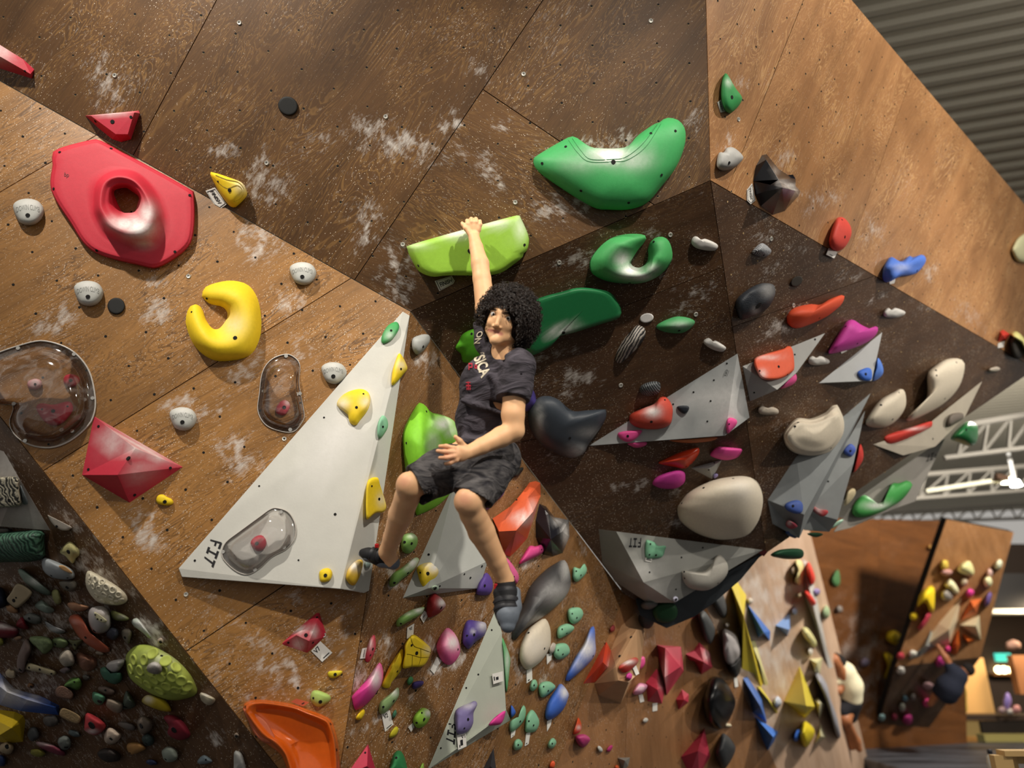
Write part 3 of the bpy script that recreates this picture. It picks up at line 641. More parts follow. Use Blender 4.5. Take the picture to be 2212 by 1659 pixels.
tag('white FINISH sign under the lime green slab hold', '939,607 976,596 982,607 979,613 949,629', [('FINISH', (.20, .25, .95, .72))], border=True, name='finish_sign', on=['wall_upper'])
hold('large green boomerang hold with a chalked scoop on the upper wall', '#3fa05a', '1152,351 1160,336 1225,298 1239,295 1250,300 1268,313 1290,320 1351,318 1377,293 1413,268 1420,268 1438,255 1460,257 1474,268 1481,286 1478,318 1460,362 1427,405 1398,438 1362,452 1319,453 1275,445 1174,380', .15, (1332, 362), 'egg', [(1325, 350, 5), (1222, 317, 3), (1171, 353, 3), (1255, 412, 3), (1358, 438, 3), (1429, 378, 3), (1459, 283, 3), (1406, 288, 3)], on=['wall_upper'], n=80, chalk=[(1318, 336, 46, 1.0, 20), (1370, 345, 36, .55, 22), (1250, 355, 40, .25, 20)], at=(1330, 400), rough=.55)
for L in ('1228,304 1247,330 1272,350 1325,350 1356,346 1395,318 1428,268', '1236,300 1256,328 1276,345 1325,345 1352,340 1388,312 1420,270'):
    q = resample(P(L), 40, False); V = []
    for u, v in q:
        l, nn, _, _ = cast(LAST['bvh'], u, v)
        if l is None: continue
        l, nn = np.array(l), np.array(nn); nn = nn if nn @ (CAM - l) > 0 else -nn; V += [l + nn * .001, l + nn * .001 + UP * .0035]
    mesh_obj('groove', V, [[2 * i, 2 * i + 2, 2 * i + 3, 2 * i + 1] for i in range(len(V) // 2 - 1)], plain('#256b3b', .7), LAST['o'], recalc=False)

def plug(label, u, v, rx, ry, rot, col, on=None):
    return hold(label, col, blob(u, v, rx, ry, rot, 'e', 16, 0), .012, prof='slab', n=28, name='hole_cover', cat='hole cover', on=on, rough=.7)
plug('black round hole cover on the dark upper wall', 622, 229, 22, 20, 35, '#131312')
plug('black round hole cover beside a grey bun hold on the left wall', 251, 661, 19, 18, 0, '#131312')
plug('white oval hole cover above the striped finger hold', 1397, 687, 15, 10, -12, '#dedbd8')
plug('dark oval hole cover above the long orange hold', 1721, 608, 14, 10, -38, '#2b2620')

# ------------------------------------------------------------------ left wall
loops('big red plate hold with a round crater and a three-sided opening', '#c22a3c', [
    ('118,324 199,301 219,304 236,312 405,405 420,425 419,500 402,540 345,578 304,575 199,543 149,479 110,412 113,354', -.004),
    ('121,327 200,304 218,307 235,315 403,407 417,427 416,499 400,537 344,574 305,571 201,540 152,477 113,411 116,356', .035),
    ('127,333 201,311 217,313 232,320 397,411 410,429 409,497 394,532 342,566 307,564 205,535 158,473 120,409 123,359', .045),
    ('200,440 208,392 250,366 300,374 345,425 362,490 338,540 285,540 228,510 204,470', .05),
    ('216,440 224,398 252,382 288,390 314,420 326,458 312,492 280,502 246,490 226,466', .15),
    ('232,434 240,404 262,394 290,402 306,425 308,452 296,474 270,478 248,466 236,450', .13),
    ('246,412 270,405 284,412 300,425 298,440 292,457 276,460 263,457 252,436', .045),
    ('247,413 270,406 284,413 299,425 297,440 291,456 276,459 264,456 253,436', .0)], (272, 433), pl=PB, n=96,
    bolts=[(129, 329, 3), (240, 321, 3), (116, 408, 3), (410, 422, 3), (378, 544, 3), (209, 541, 3)], chalk=[(300, 490, 34, 1.0, 24), (318, 462, 20, .8, 24), (270, 484, 30, .9, 14), (310, 525, 20, .5, 12), (245, 480, 18, .5, 14)])
text('bp', '140,372 150,374 148,386 138,384', LAST['bvh'], plain('#5a1018'), LAST['o'], bold=0)
BUN = [('61,458', 0), ('191,634', 1), ('654,591', 2), ('721,806', 3), ('395,905', 4)]
bl = ['grey bun hold with raised lettering left of the big red plate', 'grey bun hold with raised lettering beside a black hole cover', 'grey bun hold with raised lettering near the wall edge, right of the yellow crescent', 'grey bun hold with raised lettering against the big pale volume', 'grey bun hold with raised lettering below the yellow crescent']
for s, k in BUN:
    u, v = P(s)[0]; sx = [1, .95, .86, .82, .88][k]
    O = P('-33,-12 -22,-25 0,-29 22,-23 34,-5 29,14 14,27 -5,28 -22,18') * sx + (u, v)
    hold(bl[k], '#b4b5b0', O, .055, (u + 1, v - 2), 'dome', [(u - 1, v + 7, 4.5)], on=['wall_left'], group='grey bun holds', rough=.75, chalk=[(u, v - 16, 18, .35, 8)])
    text('DOWIN CLIMB', np.array([(-26, -16), (25, -16), (24, -5), (-25, -5)]) * sx + (u, v), LAST['bvh'], plain('#8f908c', .8), LAST['o'], .0012, arcv=6, bold=.0)
arc('yellow crescent hold on the left wall', YEL, '436,641 442,621 473,609 506,606 537,616 557,645 565,692 560,736 537,770 483,781 449,773 419,746 402,705 402,682 409,663 422,657', '436,641 452,656 479,663 489,672 491,682 486,694 473,709 459,709 446,692 439,672 432,661 422,657', .11, on=['wall_left'], at=(545, 740), bolts=[(508, 730, 4.5), (447, 645, 2.5), (414, 674, 2)], chalk=[(505, 700, 24, .35)], taper=.5)
facet('big red kite-shaped hold with flat facets on the left wall', RED, '203,899,.0 395,1009,.0 280,1086,.0 177,1026,.0 292,968,.11 253,1026,.14', [[0, 3, 5, 4], [0, 4, 1], [4, 5, 2, 1], [3, 2, 5]], rim=[0, 1, 2, 3], at=(280, 1000), on=['wall_left'], bev=.012, bolts=[(277, 990, 5), (213, 921, 3), (191, 1014, 3), (368, 1011, 3), (291, 1069, 3)], chalk=[(245, 950, 26, .75, 24), (300, 965, 46, .7, 18), (345, 990, 26, .6, 12), (305, 1020, 22, .35)])
hold('small yellow foot hold below the red kite-shaped hold', YEL, '337,1079 341,1070 352,1068 362,1074 371,1078 375,1086 366,1092 350,1091 340,1087', .03, None, 'dome', [(356, 1084, 4)], on=['wall_left'], n=24)

# big pale volume of the left wall
facet('big pale grey triangular volume with black letters', VOL, '870,673,.035 386,1228,.04 393,1246,.04 735,1272,.20 786,1281,.06 797,1276,.04 885,682,.035', [[0, 1, 2, 3], [0, 3, 4, 5, 6]], rim=[0, 1, 2, 3, 4, 5, 6], at=(650, 1050), pl=PB, bev=.014, name='climbing_volume', cat='climbing volume', mat=M('#c2c1ba', .7, .25, scale=18, grain=.06), reg='vol_fit',
      bolts=[(421, 1211, 2.5), (724, 1111, 3), (700, 902, 2), (560, 1050, 2), (645, 1210, 2)], chalk=[(740, 940, 26, .7, 30), (590, 1240, 30, .5, 10), (650, 1130, 20, .35), (700, 1180, 30, .3)])
put_flat('lettering', *FIT, '481,1172 461,1227 440,1209 455,1165', LAST['bvh'], PRINT, LAST['o'])
V4 = ['vol_fit']
hold('dark green hold at the top corner of the big pale volume', GRN, '826,742 825,725 838,703 855,695 862,702 860,715 845,735', .03, None, 'dome', [(845, 714, 2.5)], on=V4, chalk=[(842, 725, 10, .5)])
hold('yellow hold on the upper right edge of the big pale volume', YEL, '846,832 848,800 860,765 868,768 877,785 880,797 872,808 855,828', .04, (866, 792), 'egg', [(866, 797, 2.5)], on=V4, at=(860, 800), chalk=[(866, 788, 10, .5)])
hold('yellow scooped hold high on the big pale volume', YEL, '728,876 735,858 755,845 780,840 796,848 800,865 795,885 780,905 768,919 755,912 750,895', .05, (768, 868), 'egg', [(770, 880, 3), (785, 851, 2)], on=V4, at=(765, 878), chalk=[(740, 872, 14, .6), (790, 868, 12, .5)], lumps=.2)
hold('mint green hold on the right face of the big pale volume', MINT, '815,940 816,915 826,897 836,905 838,922 828,940 820,948', .03, None, 'dome', [(827, 922, 2.5)], on=V4, at=(826, 921), n=24)
hold('yellow cracked block hold at the right edge of the big pale volume', YEL, '791,1117 790,1082 794,1039 815,1031 821,1047 833,1085 834,1099 827,1107 812,1108 801,1117 794,1123', .05, (812, 1075), 'slab', [(819, 1078, 3), (803, 1050, 2)], on=V4, at=(800, 1075), chalk=[(824, 1080, 10, .5, 16)], lumps=.1)
hold('small round yellow foothold at the bottom of the big pale volume', YEL, '690,1250 690,1235 700,1228 712,1228 718,1238 714,1252 702,1258 693,1257', .03, None, 'dome', [(703, 1243, 4)], on=V4, n=24)
hold('yellow and chalk-grey hold under the climber\'s outstretched shoe', '#e0b62c', '747,1247 753,1227 771,1210 784,1212 779,1240 766,1264 753,1260', .045, (766, 1232), 'egg', on=V4, at=(765, 1238), chalk=[(765, 1222, 12, .8), (775, 1230, 8, .5)])
hold('small clear-grey foothold beside the shoe on the pale volume', '#9fb3ae', '787,1217 795,1211 801,1216 799,1224 791,1227', .02, None, 'dome', on=V4, n=18, at=(790, 1219))

# clear plastic bubbles screwed over red holds
def bubble(label, outline, h, on, screws, c):
    pl = pick(*c, on); O = P(outline); cc = O.mean(0); Rr = resample(O, 72)
    def sh(k): return cc + (Rr - cc) * k
    g = clear_plastic() if 'bub' not in MATS else MATS['bub']; MATS['bub'] = g
    V, Fc = [], []; pr = [(1, .002), (.90, .004), (.86, .012), (.82, .35 * h), (.76, .62 * h), (.66, .84 * h), (.5, .95 * h), (.3, h), (.06, h)]
    for s, z in pr:
        for q in sh(s): V.append(hit(pl, q[0], q[1], z))
    n = 72
    for k in range(len(pr) - 1):
        for i in range(n): Fc.append([k * n + i, k * n + (i + 1) % n, (k + 1) * n + (i + 1) % n, (k + 1) * n + i])
    Fc.append(list(range((len(pr) - 1) * n, len(pr) * n)))
    o = mesh_obj('plastic_bubble', V, Fc, g, None, smooth=True, origin=hit(pl, *cc), label=label, cat='bubble')
    V, Fc = [], []
    for s, z in ((1.012, -.002), (1.012, .006), (.985, .008), (.985, -.002)):
        for q in sh(s): V.append(hit(pl, q[0], q[1], z))
    for k in range(4):
        for i in range(n): Fc.append([k * n + i, k * n + (i + 1) % n, ((k + 1) % 4) * n + (i + 1) % n, ((k + 1) % 4) * n + i])
    mesh_obj('rim', V, Fc, plain('#b5aea6', .35, spec=.6), o, smooth=True)
    b = BVHTree.FromPolygons([Vector(hit(pl, *q, .006)) for q in Rr], [list(range(n))])
    for u, v in P(screws): bolt(o, b, u, v, 4, 'screw', plain('#b9b7b2', .3, metal=.6))
bubble('large clear plastic bubble over three red holds at the left edge', '-45,800 -25,775 0,760 67,739 101,737 145,751 176,776 196,810 206,861 203,895 189,921 152,952 111,967 67,962 34,942 20,915 25,894 30,878 20,874 0,872 -35,865', .10, ['wall_left'], '39,752 160,765 200,860 156,931 54,952 30,872', (110, 850))
bubble('clear peanut-shaped plastic bubble over one red hold', '618,765 638,773 648,790 646,830 657,891 653,911 635,932 608,932 574,918 557,888 560,850 567,803 587,776', .07, ['wall_left'], '618,769 570,845 648,850 627,928', (605, 850))
bubble('clear plastic bubble on the big pale lettered volume', '597,1097 623,1106 638,1132 637,1162 619,1186 588,1203 562,1227 536,1241 510,1234 484,1210 479,1192 488,1171 519,1147 564,1114 582,1101', .06, V4, '607,1106 614,1183 551,1231 482,1192', (560, 1170))
hold('chalky pink-red hold under the plastic bubble\'s glare', RED, '62,838 60,825 75,818 88,822 90,832 78,842', .03, None, 'dome', [(76, 830, 2.5)], on=['wall_left'], n=24, chalk=[(75, 828, 16, .6)])
hold('red octagonal hold on the right inside the large bubble', RED, '137,825 140,812 155,808 170,814 172,825 160,836 143,833', .035, None, 'dome', [(153, 822, 3.5)], on=['wall_left'], n=24)
hold('red smile-shaped hold at the bottom inside the large bubble', RED, '78,881 88,871 115,874 149,867 158,884 145,905 128,918 108,918 91,905', .045, (116, 888), 'egg', [(115, 888, 4), (91, 884, 2), (146, 878, 2)], on=['wall_left'])
hold('red foothold inside the peanut-shaped bubble', RED, '595,885 603,870 615,864 625,870 626,882 615,896 600,895', .035, None, 'dome', [(614, 880, 4)], on=['wall_left'], n=24, chalk=[(622, 868, 8, .6)])
hold('red round hold inside the bubble on the pale volume', RED, '541,1173 550,1160 565,1156 574,1165 575,1178 565,1190 550,1188', .035, None, 'dome', [(555, 1174, 4)], on=V4, n=24)

# bottom of the left wall
facet('red chalked triangle hold with the V7 tag', RED, '609,1390,.0 627,1372,.0 684,1324,.0 690,1324,.0 704,1367,.0 701,1376,.0 664,1410,.0 653,1407,.0 612,1393,.0 640,1372,.05 684,1345,.05 668,1385,.06', [[0, 1, 9], [1, 2, 10, 9], [2, 3, 10], [3, 4, 10], [4, 5, 11, 10], [5, 6, 11], [6, 7, 11], [7, 8, 9, 11], [8, 0, 9], [9, 10, 11]], rim=list(range(9)), at=(668, 1370), on=['wall_left'], bolts=[(661, 1372, 4), (685, 1334, 2.5), (623, 1388, 2.5), (676, 1388, 2.5)], chalk=[(645, 1360, 20, .8, 8), (678, 1365, 8, .7, 12), (645, 1392, 14, .6)])
tag('white V7 grade tag below the red triangle hold', '672,1406 692,1385 718,1410 696,1430', [('V7', (.12, .62, .62, .92))], [(.25, .10, .85, .16)], on=['wall_left'])
hold('small yellow bean foothold on the lower left wall', '#d6c52c', '708,1456 712,1450 738,1449 736,1458 723,1465 712,1463', .025, None, 'dome', [(724, 1457, 3.5)], on=['wall_left'], n=24)
hold('pale green rounded hold above the orange scoop', '#a7c268', '671,1502 677,1492 690,1492 712,1502 713,1513 701,1523 686,1527 673,1517', .045, (690, 1503), 'egg', [(692, 1516, 4), (677, 1508, 2.5)], on=['wall_left'])
loops('large glossy orange scoop hold at the bottom of the left wall', '#d9601a', [
    ('523,1528 530,1517 545,1511 575,1511 630,1519 662,1530 701,1545 719,1560 732,1615 727,1690 640,1700 619,1660 606,1632 575,1608 551,1592 536,1560', -.004),
    ('525,1529 532,1519 546,1514 575,1514 630,1522 661,1533 699,1548 716,1562 729,1615 724,1688 641,1698 621,1660 608,1630 577,1606 553,1590 538,1560', .05),
    ('530,1533 536,1523 548,1519 575,1519 630,1528 660,1539 696,1553 711,1566 723,1616 718,1684 644,1694 628,1660 618,1630 598,1604 572,1588 548,1560', .10),
    ('560,1542 570,1535 590,1533 635,1540 660,1552 690,1566 702,1578 712,1616 708,1676 650,1684 640,1650 628,1622 612,1600 596,1586 575,1562', .05),
    ('640,1605 650,1600 660,1605 660,1615 650,1620 640,1615', .03)], (648, 1600), on=['wall_left'], cap=True, mat=M('#d55f17', .22, .5, coat=.4, bump=.03), bolts=[(530, 1527, 3), (554, 1590, 3), (714, 1564, 3), (727, 1620, 3)])
SCOOP = LAST['o']
FLAP = hold('salmon matte side flap of the orange scoop', '#c4694a', '525,1530 545,1536 572,1555 586,1575 598,1603 575,1606 553,1590 538,1560', .075, (560, 1568), 'slab', on=['wall_left'], at=(560, 1570))
attach(FLAP, SCOOP, 'side_flap')
tag('orange-red tag tucked behind the orange scoop', '628,1516 640,1509 668,1517 655,1526', col='#b5573c', bars=[(.3, .2, .7, .3)], on=['wall_left'], h=.03)

# ------------------------------------------------------------------ right wall (pale ply)
WE, WC, WD, WF = ['wall_right'], ['wall_under'], ['wall_right_under'], ['wall_lower']
hold('dark green teardrop hold at the top left of the right wall', '#2f8a49', '1567,158 1575,166 1588,189 1602,208 1602,218 1594,231 1581,243 1573,244 1563,234 1557,208 1559,173', .06, (1582, 205), 'egg', [(1581, 210, 4)], on=WE, chalk=[(1574, 178, 8, .5)])
tag('white sign card under the dark green teardrop hold', '1558,215 1567,241 1557,243 1550,221', [('FINISH', (.1, .35, .9, .65))], on=WE, name='finish_sign')
hold('grey scooped jug hold beside the wall corner', '#a9a8a5', '1549,342 1554,329 1563,329 1570,319 1585,319 1603,334 1604,345 1585,363 1562,369 1549,361', .07, (1582, 338), 'egg', [(1575, 352, 3.5)], on=WE)
facet('black fang-shaped hold with a sharp ridge on the right wall', BLK, '1646,335,.0 1656,333,.0 1682,365,.0 1702,378,.0 1713,377,.02 1719,387,.04 1717,400,.05 1729,413,.0 1725,423,.0 1695,456,.0 1669,464,.0 1643,446,.0 1630,420,.0 1627,391,.0 1633,358,.0 1655,345,.06 1682,388,.13 1718,412,.10 1690,405,.16', [[0, 1, 15], [1, 2, 16, 15], [2, 3, 16], [3, 4, 5, 16], [5, 6, 17, 16], [6, 7, 17], [7, 8, 17], [8, 9, 18, 17], [16, 17, 18], [9, 10, 18], [10, 11, 18], [11, 12, 18], [12, 13, 18, 16], [13, 14, 15, 16], [14, 0, 15]], rim=list(range(15)), at=(1672, 405), on=WE, bev=.004, mat=M('#12131c', .22, .5, bump=.05), chalk=[(1705, 402, 16, .8, 6), (1715, 415, 9, .9), (1675, 370, 8, .35), (1690, 392, 14, .5, 5)])
tag('white FINISH card beside the black fang-shaped hold', '1625,396 1632,433 1622,441 1614,433 1614,410', [('FINISH', (.15, .35, .9, .65))], on=WE, name='finish_sign', border=True)
hold('coral red oval hold above the ridge with a white card', '#d8483c', '1813,469 1825,472 1838,490 1838,511 1825,534 1810,542 1796,537 1790,522 1796,496 1805,475', .08, (1818, 502), 'egg', [(1825, 512, 3), (1819, 475, 2)], on=WE)
tag('white card under the coral red oval hold', '1791,536 1809,545 1802,558 1785,550', on=WE, bars=[(.3, .2, .7, .28)])
hold('blue three-humped jug hold on the right wall', '#4a74cf', '1906,599 1908,578 1917,561 1927,555 1946,565 1964,553 1973,556 1990,550 1999,555 1999,567 1984,587 1967,595 1943,598 1922,609 1911,609', .10, (1955, 577), 'egg', [(1981, 585, 2.5)], on=WE, chalk=[(1948, 578, 16, .35, 8)], lumps=.3)
tag('small white card under the blue three-humped jug', '1921,604 1935,600 1932,612 1922,614', on=WE)
hold('pale cream hold at the far right edge of the right wall', '#d8d6ac', '2188,531 2202,511 2235,500 2242,560 2202,567 2186,545', .06, None, 'egg', on=WE)
facet('small red wedge hold near the right end of the ridge', '#c9392e', '2155,738,.0 2160,716,.0 2167,712,.0 2182,722,.0 2174,735,.0 2166,724,.07', [[0, 1, 5], [1, 2, 5], [2, 3, 5], [3, 4, 5], [4, 0, 5]], rim=[0, 1, 2, 3, 4], at=(2168, 728), on=WE)
tag('white card under the small red wedge hold', '2156,742 2170,737 2168,750 2156,752', on=WE)
hold('dark and pale yellow round volume at the right end of the ridge', '#3a3630', '2183,735 2192,724 2206,728 2214,742 2213,762 2202,775 2190,772 2183,755', .08, None, 'egg', on=WE)
hold('pale yellow curved rail over the dark round volume', '#e0da8f', '2183,722 2196,716 2212,730 2224,752 2228,775 2218,765 2206,742 2194,732', .13, None, 'egg', on=WE)

# ------------------------------------------------------------------ underside wall
arc('green open-ring hold with chalk on its lower curve', '#3f9552', '1396,516 1391,507 1359,505 1325,512 1299,529 1277,556 1273,575 1281,593 1313,608 1359,613 1393,610 1425,595 1448,570 1453,549 1448,526 1439,514 1428,511 1414,514 1403,526', '1396,516 1390,526 1380,538 1372,550 1365,562 1364,570 1370,576 1380,578 1388,575 1395,568 1399,560 1400,550 1399,540 1401,532 1403,526', .13, on=WC, at=(1300, 570), bolts=[(1360, 611, 3), (1412, 522, 2.5)], chalk=[(1362, 585, 24, 1.0, 16), (1345, 560, 16, .8, 16), (1385, 598, 24, .9, 8), (1410, 580, 14, .6, 10)], taper=.4, n=56)
hold('large dark green pad hold behind the climber\'s hair', '#1f6e3f', '1130,690 1142,655 1176,640 1210,631 1254,621 1313,629 1332,648 1342,666 1341,682 1329,691 1302,699 1245,717 1199,730 1194,745 1144,769 1132,740', .08, (1262, 668), 'slab', [(1217, 719, 4)], on=WC, at=(1260, 670), n=56, chalk=[(1212, 712, 24, .85, 8), (1235, 702, 20, .4, 8)], rough=.45)
hold('bright green leaf hold left of the climber\'s shoulder', '#4f9a1e', '983,750 990,738 998,723 1014,713 1030,709 1044,708 1062,722 1060,768 1032,784 1010,784 999,781 996,765 987,757', .07, None, 'dome', [(1019, 721, 2.5)], on=WC, at=(1010, 748))
hold('grey smooth wedge hold at the top of the lower wall', '#a5a6a3', '889,747 891,731 905,724 921,722 929,727 927,741 914,758 902,766 894,761', .07, (910, 740), 'egg', [(914, 749, 3)], on=WF, at=(908, 744))
hold('purple rounded hold behind the climber\'s upper arm', '#4b3f86', '1124,877 1126,850 1140,834 1153,845 1158,861 1157,877 1144,888 1131,886', .07, None, 'egg', on=WC)
hold('large slate-black winged hold beside the climber\'s elbow', '#343a42', '1140,902 1145,877 1163,859 1183,855 1206,863 1236,887 1269,886 1305,884 1310,888 1305,912 1272,960 1262,978 1239,989 1214,984 1173,963 1150,935', .12, (1205, 930), 'egg', [(1231, 946, 3)], on=WC, n=56, rough=.5, chalk=[(1250, 975, 22, .5, 14), (1165, 905, 8, .4, 30), (1280, 935, 30, .3, 12)])
facet('grey concrete-look triangular volume on the underside wall', '#8d9192', '1272,963,.0 1593,764,.02 1619,902,.0 1566,941,.15', [[0, 1, 3], [1, 2, 3]], rim=[0, 1, 2, 3], at=(1480, 880), on=WC, bev=.01, name='climbing_volume', cat='climbing volume', mat=M('#9a9d9d', .6, .3, scale=9, grain=.28), reg='vol_c', chalk=[(1580, 870, 14, .8, 60), (1510, 870, 10, .8, 16), (1595, 880, 18, .6, 26), (1350, 950, 50, .3, 8)], bolts=[(1542, 821, 2), (1498, 847, 2), (1535, 866, 2), (1454, 873, 2), (1528, 910, 2), (1570, 785, 2), (1285, 951, 2)])
text('(B1', '1568,797 1575,800 1568,818 1560,815', LAST['bvh'], plain('#4a4a48'), LAST['o'], bold=0)
VC = ['vol_c']
hold('large red rounded jug on the grey triangular volume', '#b8402f', '1359,905 1363,894 1388,882 1414,872 1426,858 1441,859 1452,877 1453,897 1447,917 1421,927 1383,925 1363,915', .10, (1414, 895), 'egg', [(1407, 911, 3), (1436, 864, 2)], on=VC, at=(1410, 900), chalk=[(1411, 890, 16, .9, 12)])
hold('pink crescent hold under the red jug on the grey volume', PNK, '1334,938 1345,932 1383,929 1386,934 1373,948 1358,955 1343,950', .04, None, 'dome', [(1356, 942, 3)], on=VC, at=(1358, 942))
hold('pink hold peeking out below the grey triangular volume', PNK, '1355,958 1375,954 1397,955 1393,963 1373,967', .05, None, 'dome', on=WC, at=(1376, 961), n=24)
hold('small black triangular foothold on the grey volume', '#20242c', '1462,879 1475,876 1488,878 1487,887 1479,894 1469,889', .03, None, 'dome', on=VC, n=24)
hold('pink hold at the lower right corner of the grey volume', PNK, '1569,912 1576,902 1591,907 1591,917 1578,932 1571,936', .035, None, 'dome', [(1575, 916, 2)], on=VC, at=(1574, 918), n=24)
hold('thin orange hold showing under the grey volume\'s lower edge', '#b96a3e', '1445,951 1500,947 1550,943 1535,953 1484,957', .04, None, 'dome', on=WC, at=(1500, 953), n=24)
STR = striped('#17181c', '#a79f96', 20, 3.5, (0, -.59, 0))
STR2 = striped('#191b1d', '#62666a', 26, 3.0, (.2, .3, .5))
hold('black and white striped finger hold under the white hole cover', '#3a3c42', '1329,776 1334,755 1350,730 1373,705 1382,703 1393,710 1393,728 1377,751 1357,771 1338,785', .08, (1365, 740), 'ridge', on=WC, mat=STR, chalk=[(1360, 742, 10, .5, 30)])
hold('dark striped ball hold above the grey triangular volume', '#2b2d30', '1381,841 1388,831 1408,824 1424,826 1427,839 1421,851 1403,856 1386,851', .07, None, 'egg', [(1411, 851, 2)], on=WC, mat=STR2)
hold('green lens-shaped hold on the underside wall', '#3f8f55', '1417,705 1432,694 1460,684 1485,686 1501,694 1494,707 1474,719 1446,719 1425,713', .06, (1463, 704), 'ridge', [(1467, 714, 3)], on=WC, chalk=[(1470, 702, 22, .4, 7)])
WH = '#c9c6c1'
hold('white knuckle-shaped foothold beside the green open-ring hold', WH, '1493,520 1499,511 1508,512 1513,518 1524,516 1547,526 1551,534 1540,542 1510,538 1496,530', .05, None, 'dome', on=WC, n=32, at=(1522, 528), lumps=.15)
hold('white knuckle-shaped foothold above the grey triangular volume\'s tip', WH, '1519,739 1529,730 1537,734 1539,738 1547,736 1567,749 1567,755 1558,760 1535,753', .05, None, 'dome', on=WC, n=32, lumps=.15)
hold('glossy orange-red fin hold on the underside wall', '#c93b1d', '1422,1001 1434,993 1469,977 1502,968 1511,970 1507,986 1492,1003 1479,1012 1454,1008', .06, (1480, 992), 'ridge', [(1482, 1008, 2)], on=WC, rough=.3)
hold('bright pink wedge hold above the small grey triangle volume', '#d2458f', '1534,983 1545,968 1558,965 1598,969 1603,974 1593,988 1571,994 1550,991', .05, (1570, 975), 'egg', on=WC, at=(1568, 980))
facet('small grey triangle volume between pink and orange holds', '#8b8c8a', '1492,1011,.0 1560,993,.0 1538,1035,.0 1533,1012,.05', [[0, 1, 3], [1, 2, 3], [2, 0, 3]], rim=[0, 1, 2], at=(1530, 1012), on=WC, name='climbing_volume', cat='climbing volume', bolts=[(1543, 1000, 1.8), (1531, 1015, 1.8)])
hold('tiny lavender foothold beside the small grey triangle', '#8d83b5', '1541,1026 1549,1023 1551,1028 1543,1034', .02, None, 'dome', on=WC, n=16)
hold('magenta leaf-shaped hold below the glossy orange fin', MAG, '1409,1044 1421,1029 1459,1016 1477,1019 1481,1031 1477,1044 1459,1055 1429,1055 1414,1049', .06, (1452, 1030), 'egg', on=WC)
hold('large cream egg-shaped hold at the bottom of the underside wall', CRM, '1463,1100 1469,1087 1490,1062 1535,1039 1586,1029 1616,1030 1636,1041 1647,1067 1647,1095 1636,1130 1612,1157 1566,1166 1532,1162 1498,1148 1470,1125', .22, (1585, 1082), 'egg', [(1520, 1054, 2.5), (1584, 1034, 2.5), (1473, 1087, 2)], on=WC, n=64, rough=.55, chalk=[(1600, 1060, 30, .3)])
# faceted grey volume with black letters at the lip
facet('grey faceted volume with upside-down black letters at the overhang\'s lip', '#85857f', '1293,1143,.0 1331,1148,.10 1648,1188,.0 1457,1302,.20 1399,1302,.12 1328,1256,.02 1301,1215,.0 1390,1258,.24', [[1, 2, 3, 7], [0, 1, 7, 5, 6], [7, 3, 4], [5, 7, 4]], rim=[0, 1, 2, 3, 4, 5, 6], at=(1420, 1220), on=WC, bev=.01, name='climbing_volume', cat='climbing volume', mat=M('#8b8b86', .6, .3, scale=9, grain=.16), reg='vol_lip', bolts=[(1403, 1236, 2), (1518, 1183, 2), (1472, 1204, 2), (1460, 1273, 2)], chalk=[(1420, 1265, 30, .4, 18), (1372, 1235, 14, .4)])
put_flat('lettering', *FIT, '1384,1183 1358,1182 1360,1162 1385,1162', LAST['bvh'], PRINT, LAST['o'])
VL = ['vol_lip']
hold('mint green chevron hold on the grey lettered lip volume', '#79b390', '1395,1169 1402,1167 1413,1171 1422,1179 1438,1179 1437,1187 1431,1203 1413,1207 1395,1205', .04, None, 'egg', [(1405, 1175, 1.8), (1417, 1199, 2.5), (1403, 1198, 1.8)], on=VL, at=(1413, 1190))
tag('small white card below the mint chevron hold', '1395,1204 1409,1206 1407,1215 1394,1212', [('FINISH', (.1, .3, .9, .7))], on=VL)
hold('pale grey crescent hold on the grey lettered lip volume', '#aaa69d', '1471,1237 1475,1232 1516,1235 1537,1219 1546,1202 1557,1198 1571,1215 1572,1237 1557,1258 1528,1275 1493,1272 1477,1258', .10, (1535, 1246), 'egg', [(1478, 1235, 2), (1479, 1249, 2), (1551, 1260, 2)], on=VL, at=(1520, 1250))
hold('blue-white bolt cap at the lip volume\'s bottom tip', '#c8c8dc', blob(1459, 1294, 6, 6, 0, 'e', 10, 0), .02, None, 'dome', [(1460, 1295, 3)], on=VL, at=(1457, 1285), n=20, name='bolt_cap', cat='bolt cap')
facet('dark slate volume hanging under the overhang\'s lip', '#24282c', '1650,1192,.0 1457,1300,.06 1372,1292,.0 1383,1330,.10 1440,1357,.12 1500,1332,.10 1545,1300,.08 1600,1252,.04', [[0, 1, 5, 6, 7], [1, 2, 3], [1, 3, 4, 5]], rim=[0, 1, 2, 3, 4, 5, 6, 7], pl=PC, at=(1480, 1310), bev=.01, name='climbing_volume', cat='climbing volume', mat=M('#2c3034', .7, .25, scale=9, grain=.2), reg='vol_dark')
hold('very dark green round hold under the lip', '#0e3a1c', '1410,1318 1425,1303 1450,1302 1463,1315 1460,1335 1440,1346 1418,1340', .05, None, 'dome', on=['vol_dark'], at=(1436, 1322))
hold('charcoal ball hold under the lip', '#2c3032', '1379,1335 1385,1324 1400,1320 1412,1328 1413,1345 1402,1358 1387,1354', .10, None, 'egg', pl=PC, at=(1396, 1340))
hold('grey lump hold where the lip volume meets the dark one', '#5b5c5b', '1384,1306 1395,1298 1418,1300 1422,1308 1405,1317 1388,1315', .16, None, 'dome', pl=PC, at=(1400, 1308))
facet('dark maroon wedge showing at the volume\'s right tip', '#5a1d22', '1638,1194,.02 1652,1188,.02 1658,1193,.02 1650,1202,.02', [[0, 1, 2, 3]], pl=PC, at=(1650, 1194), bev=.002)

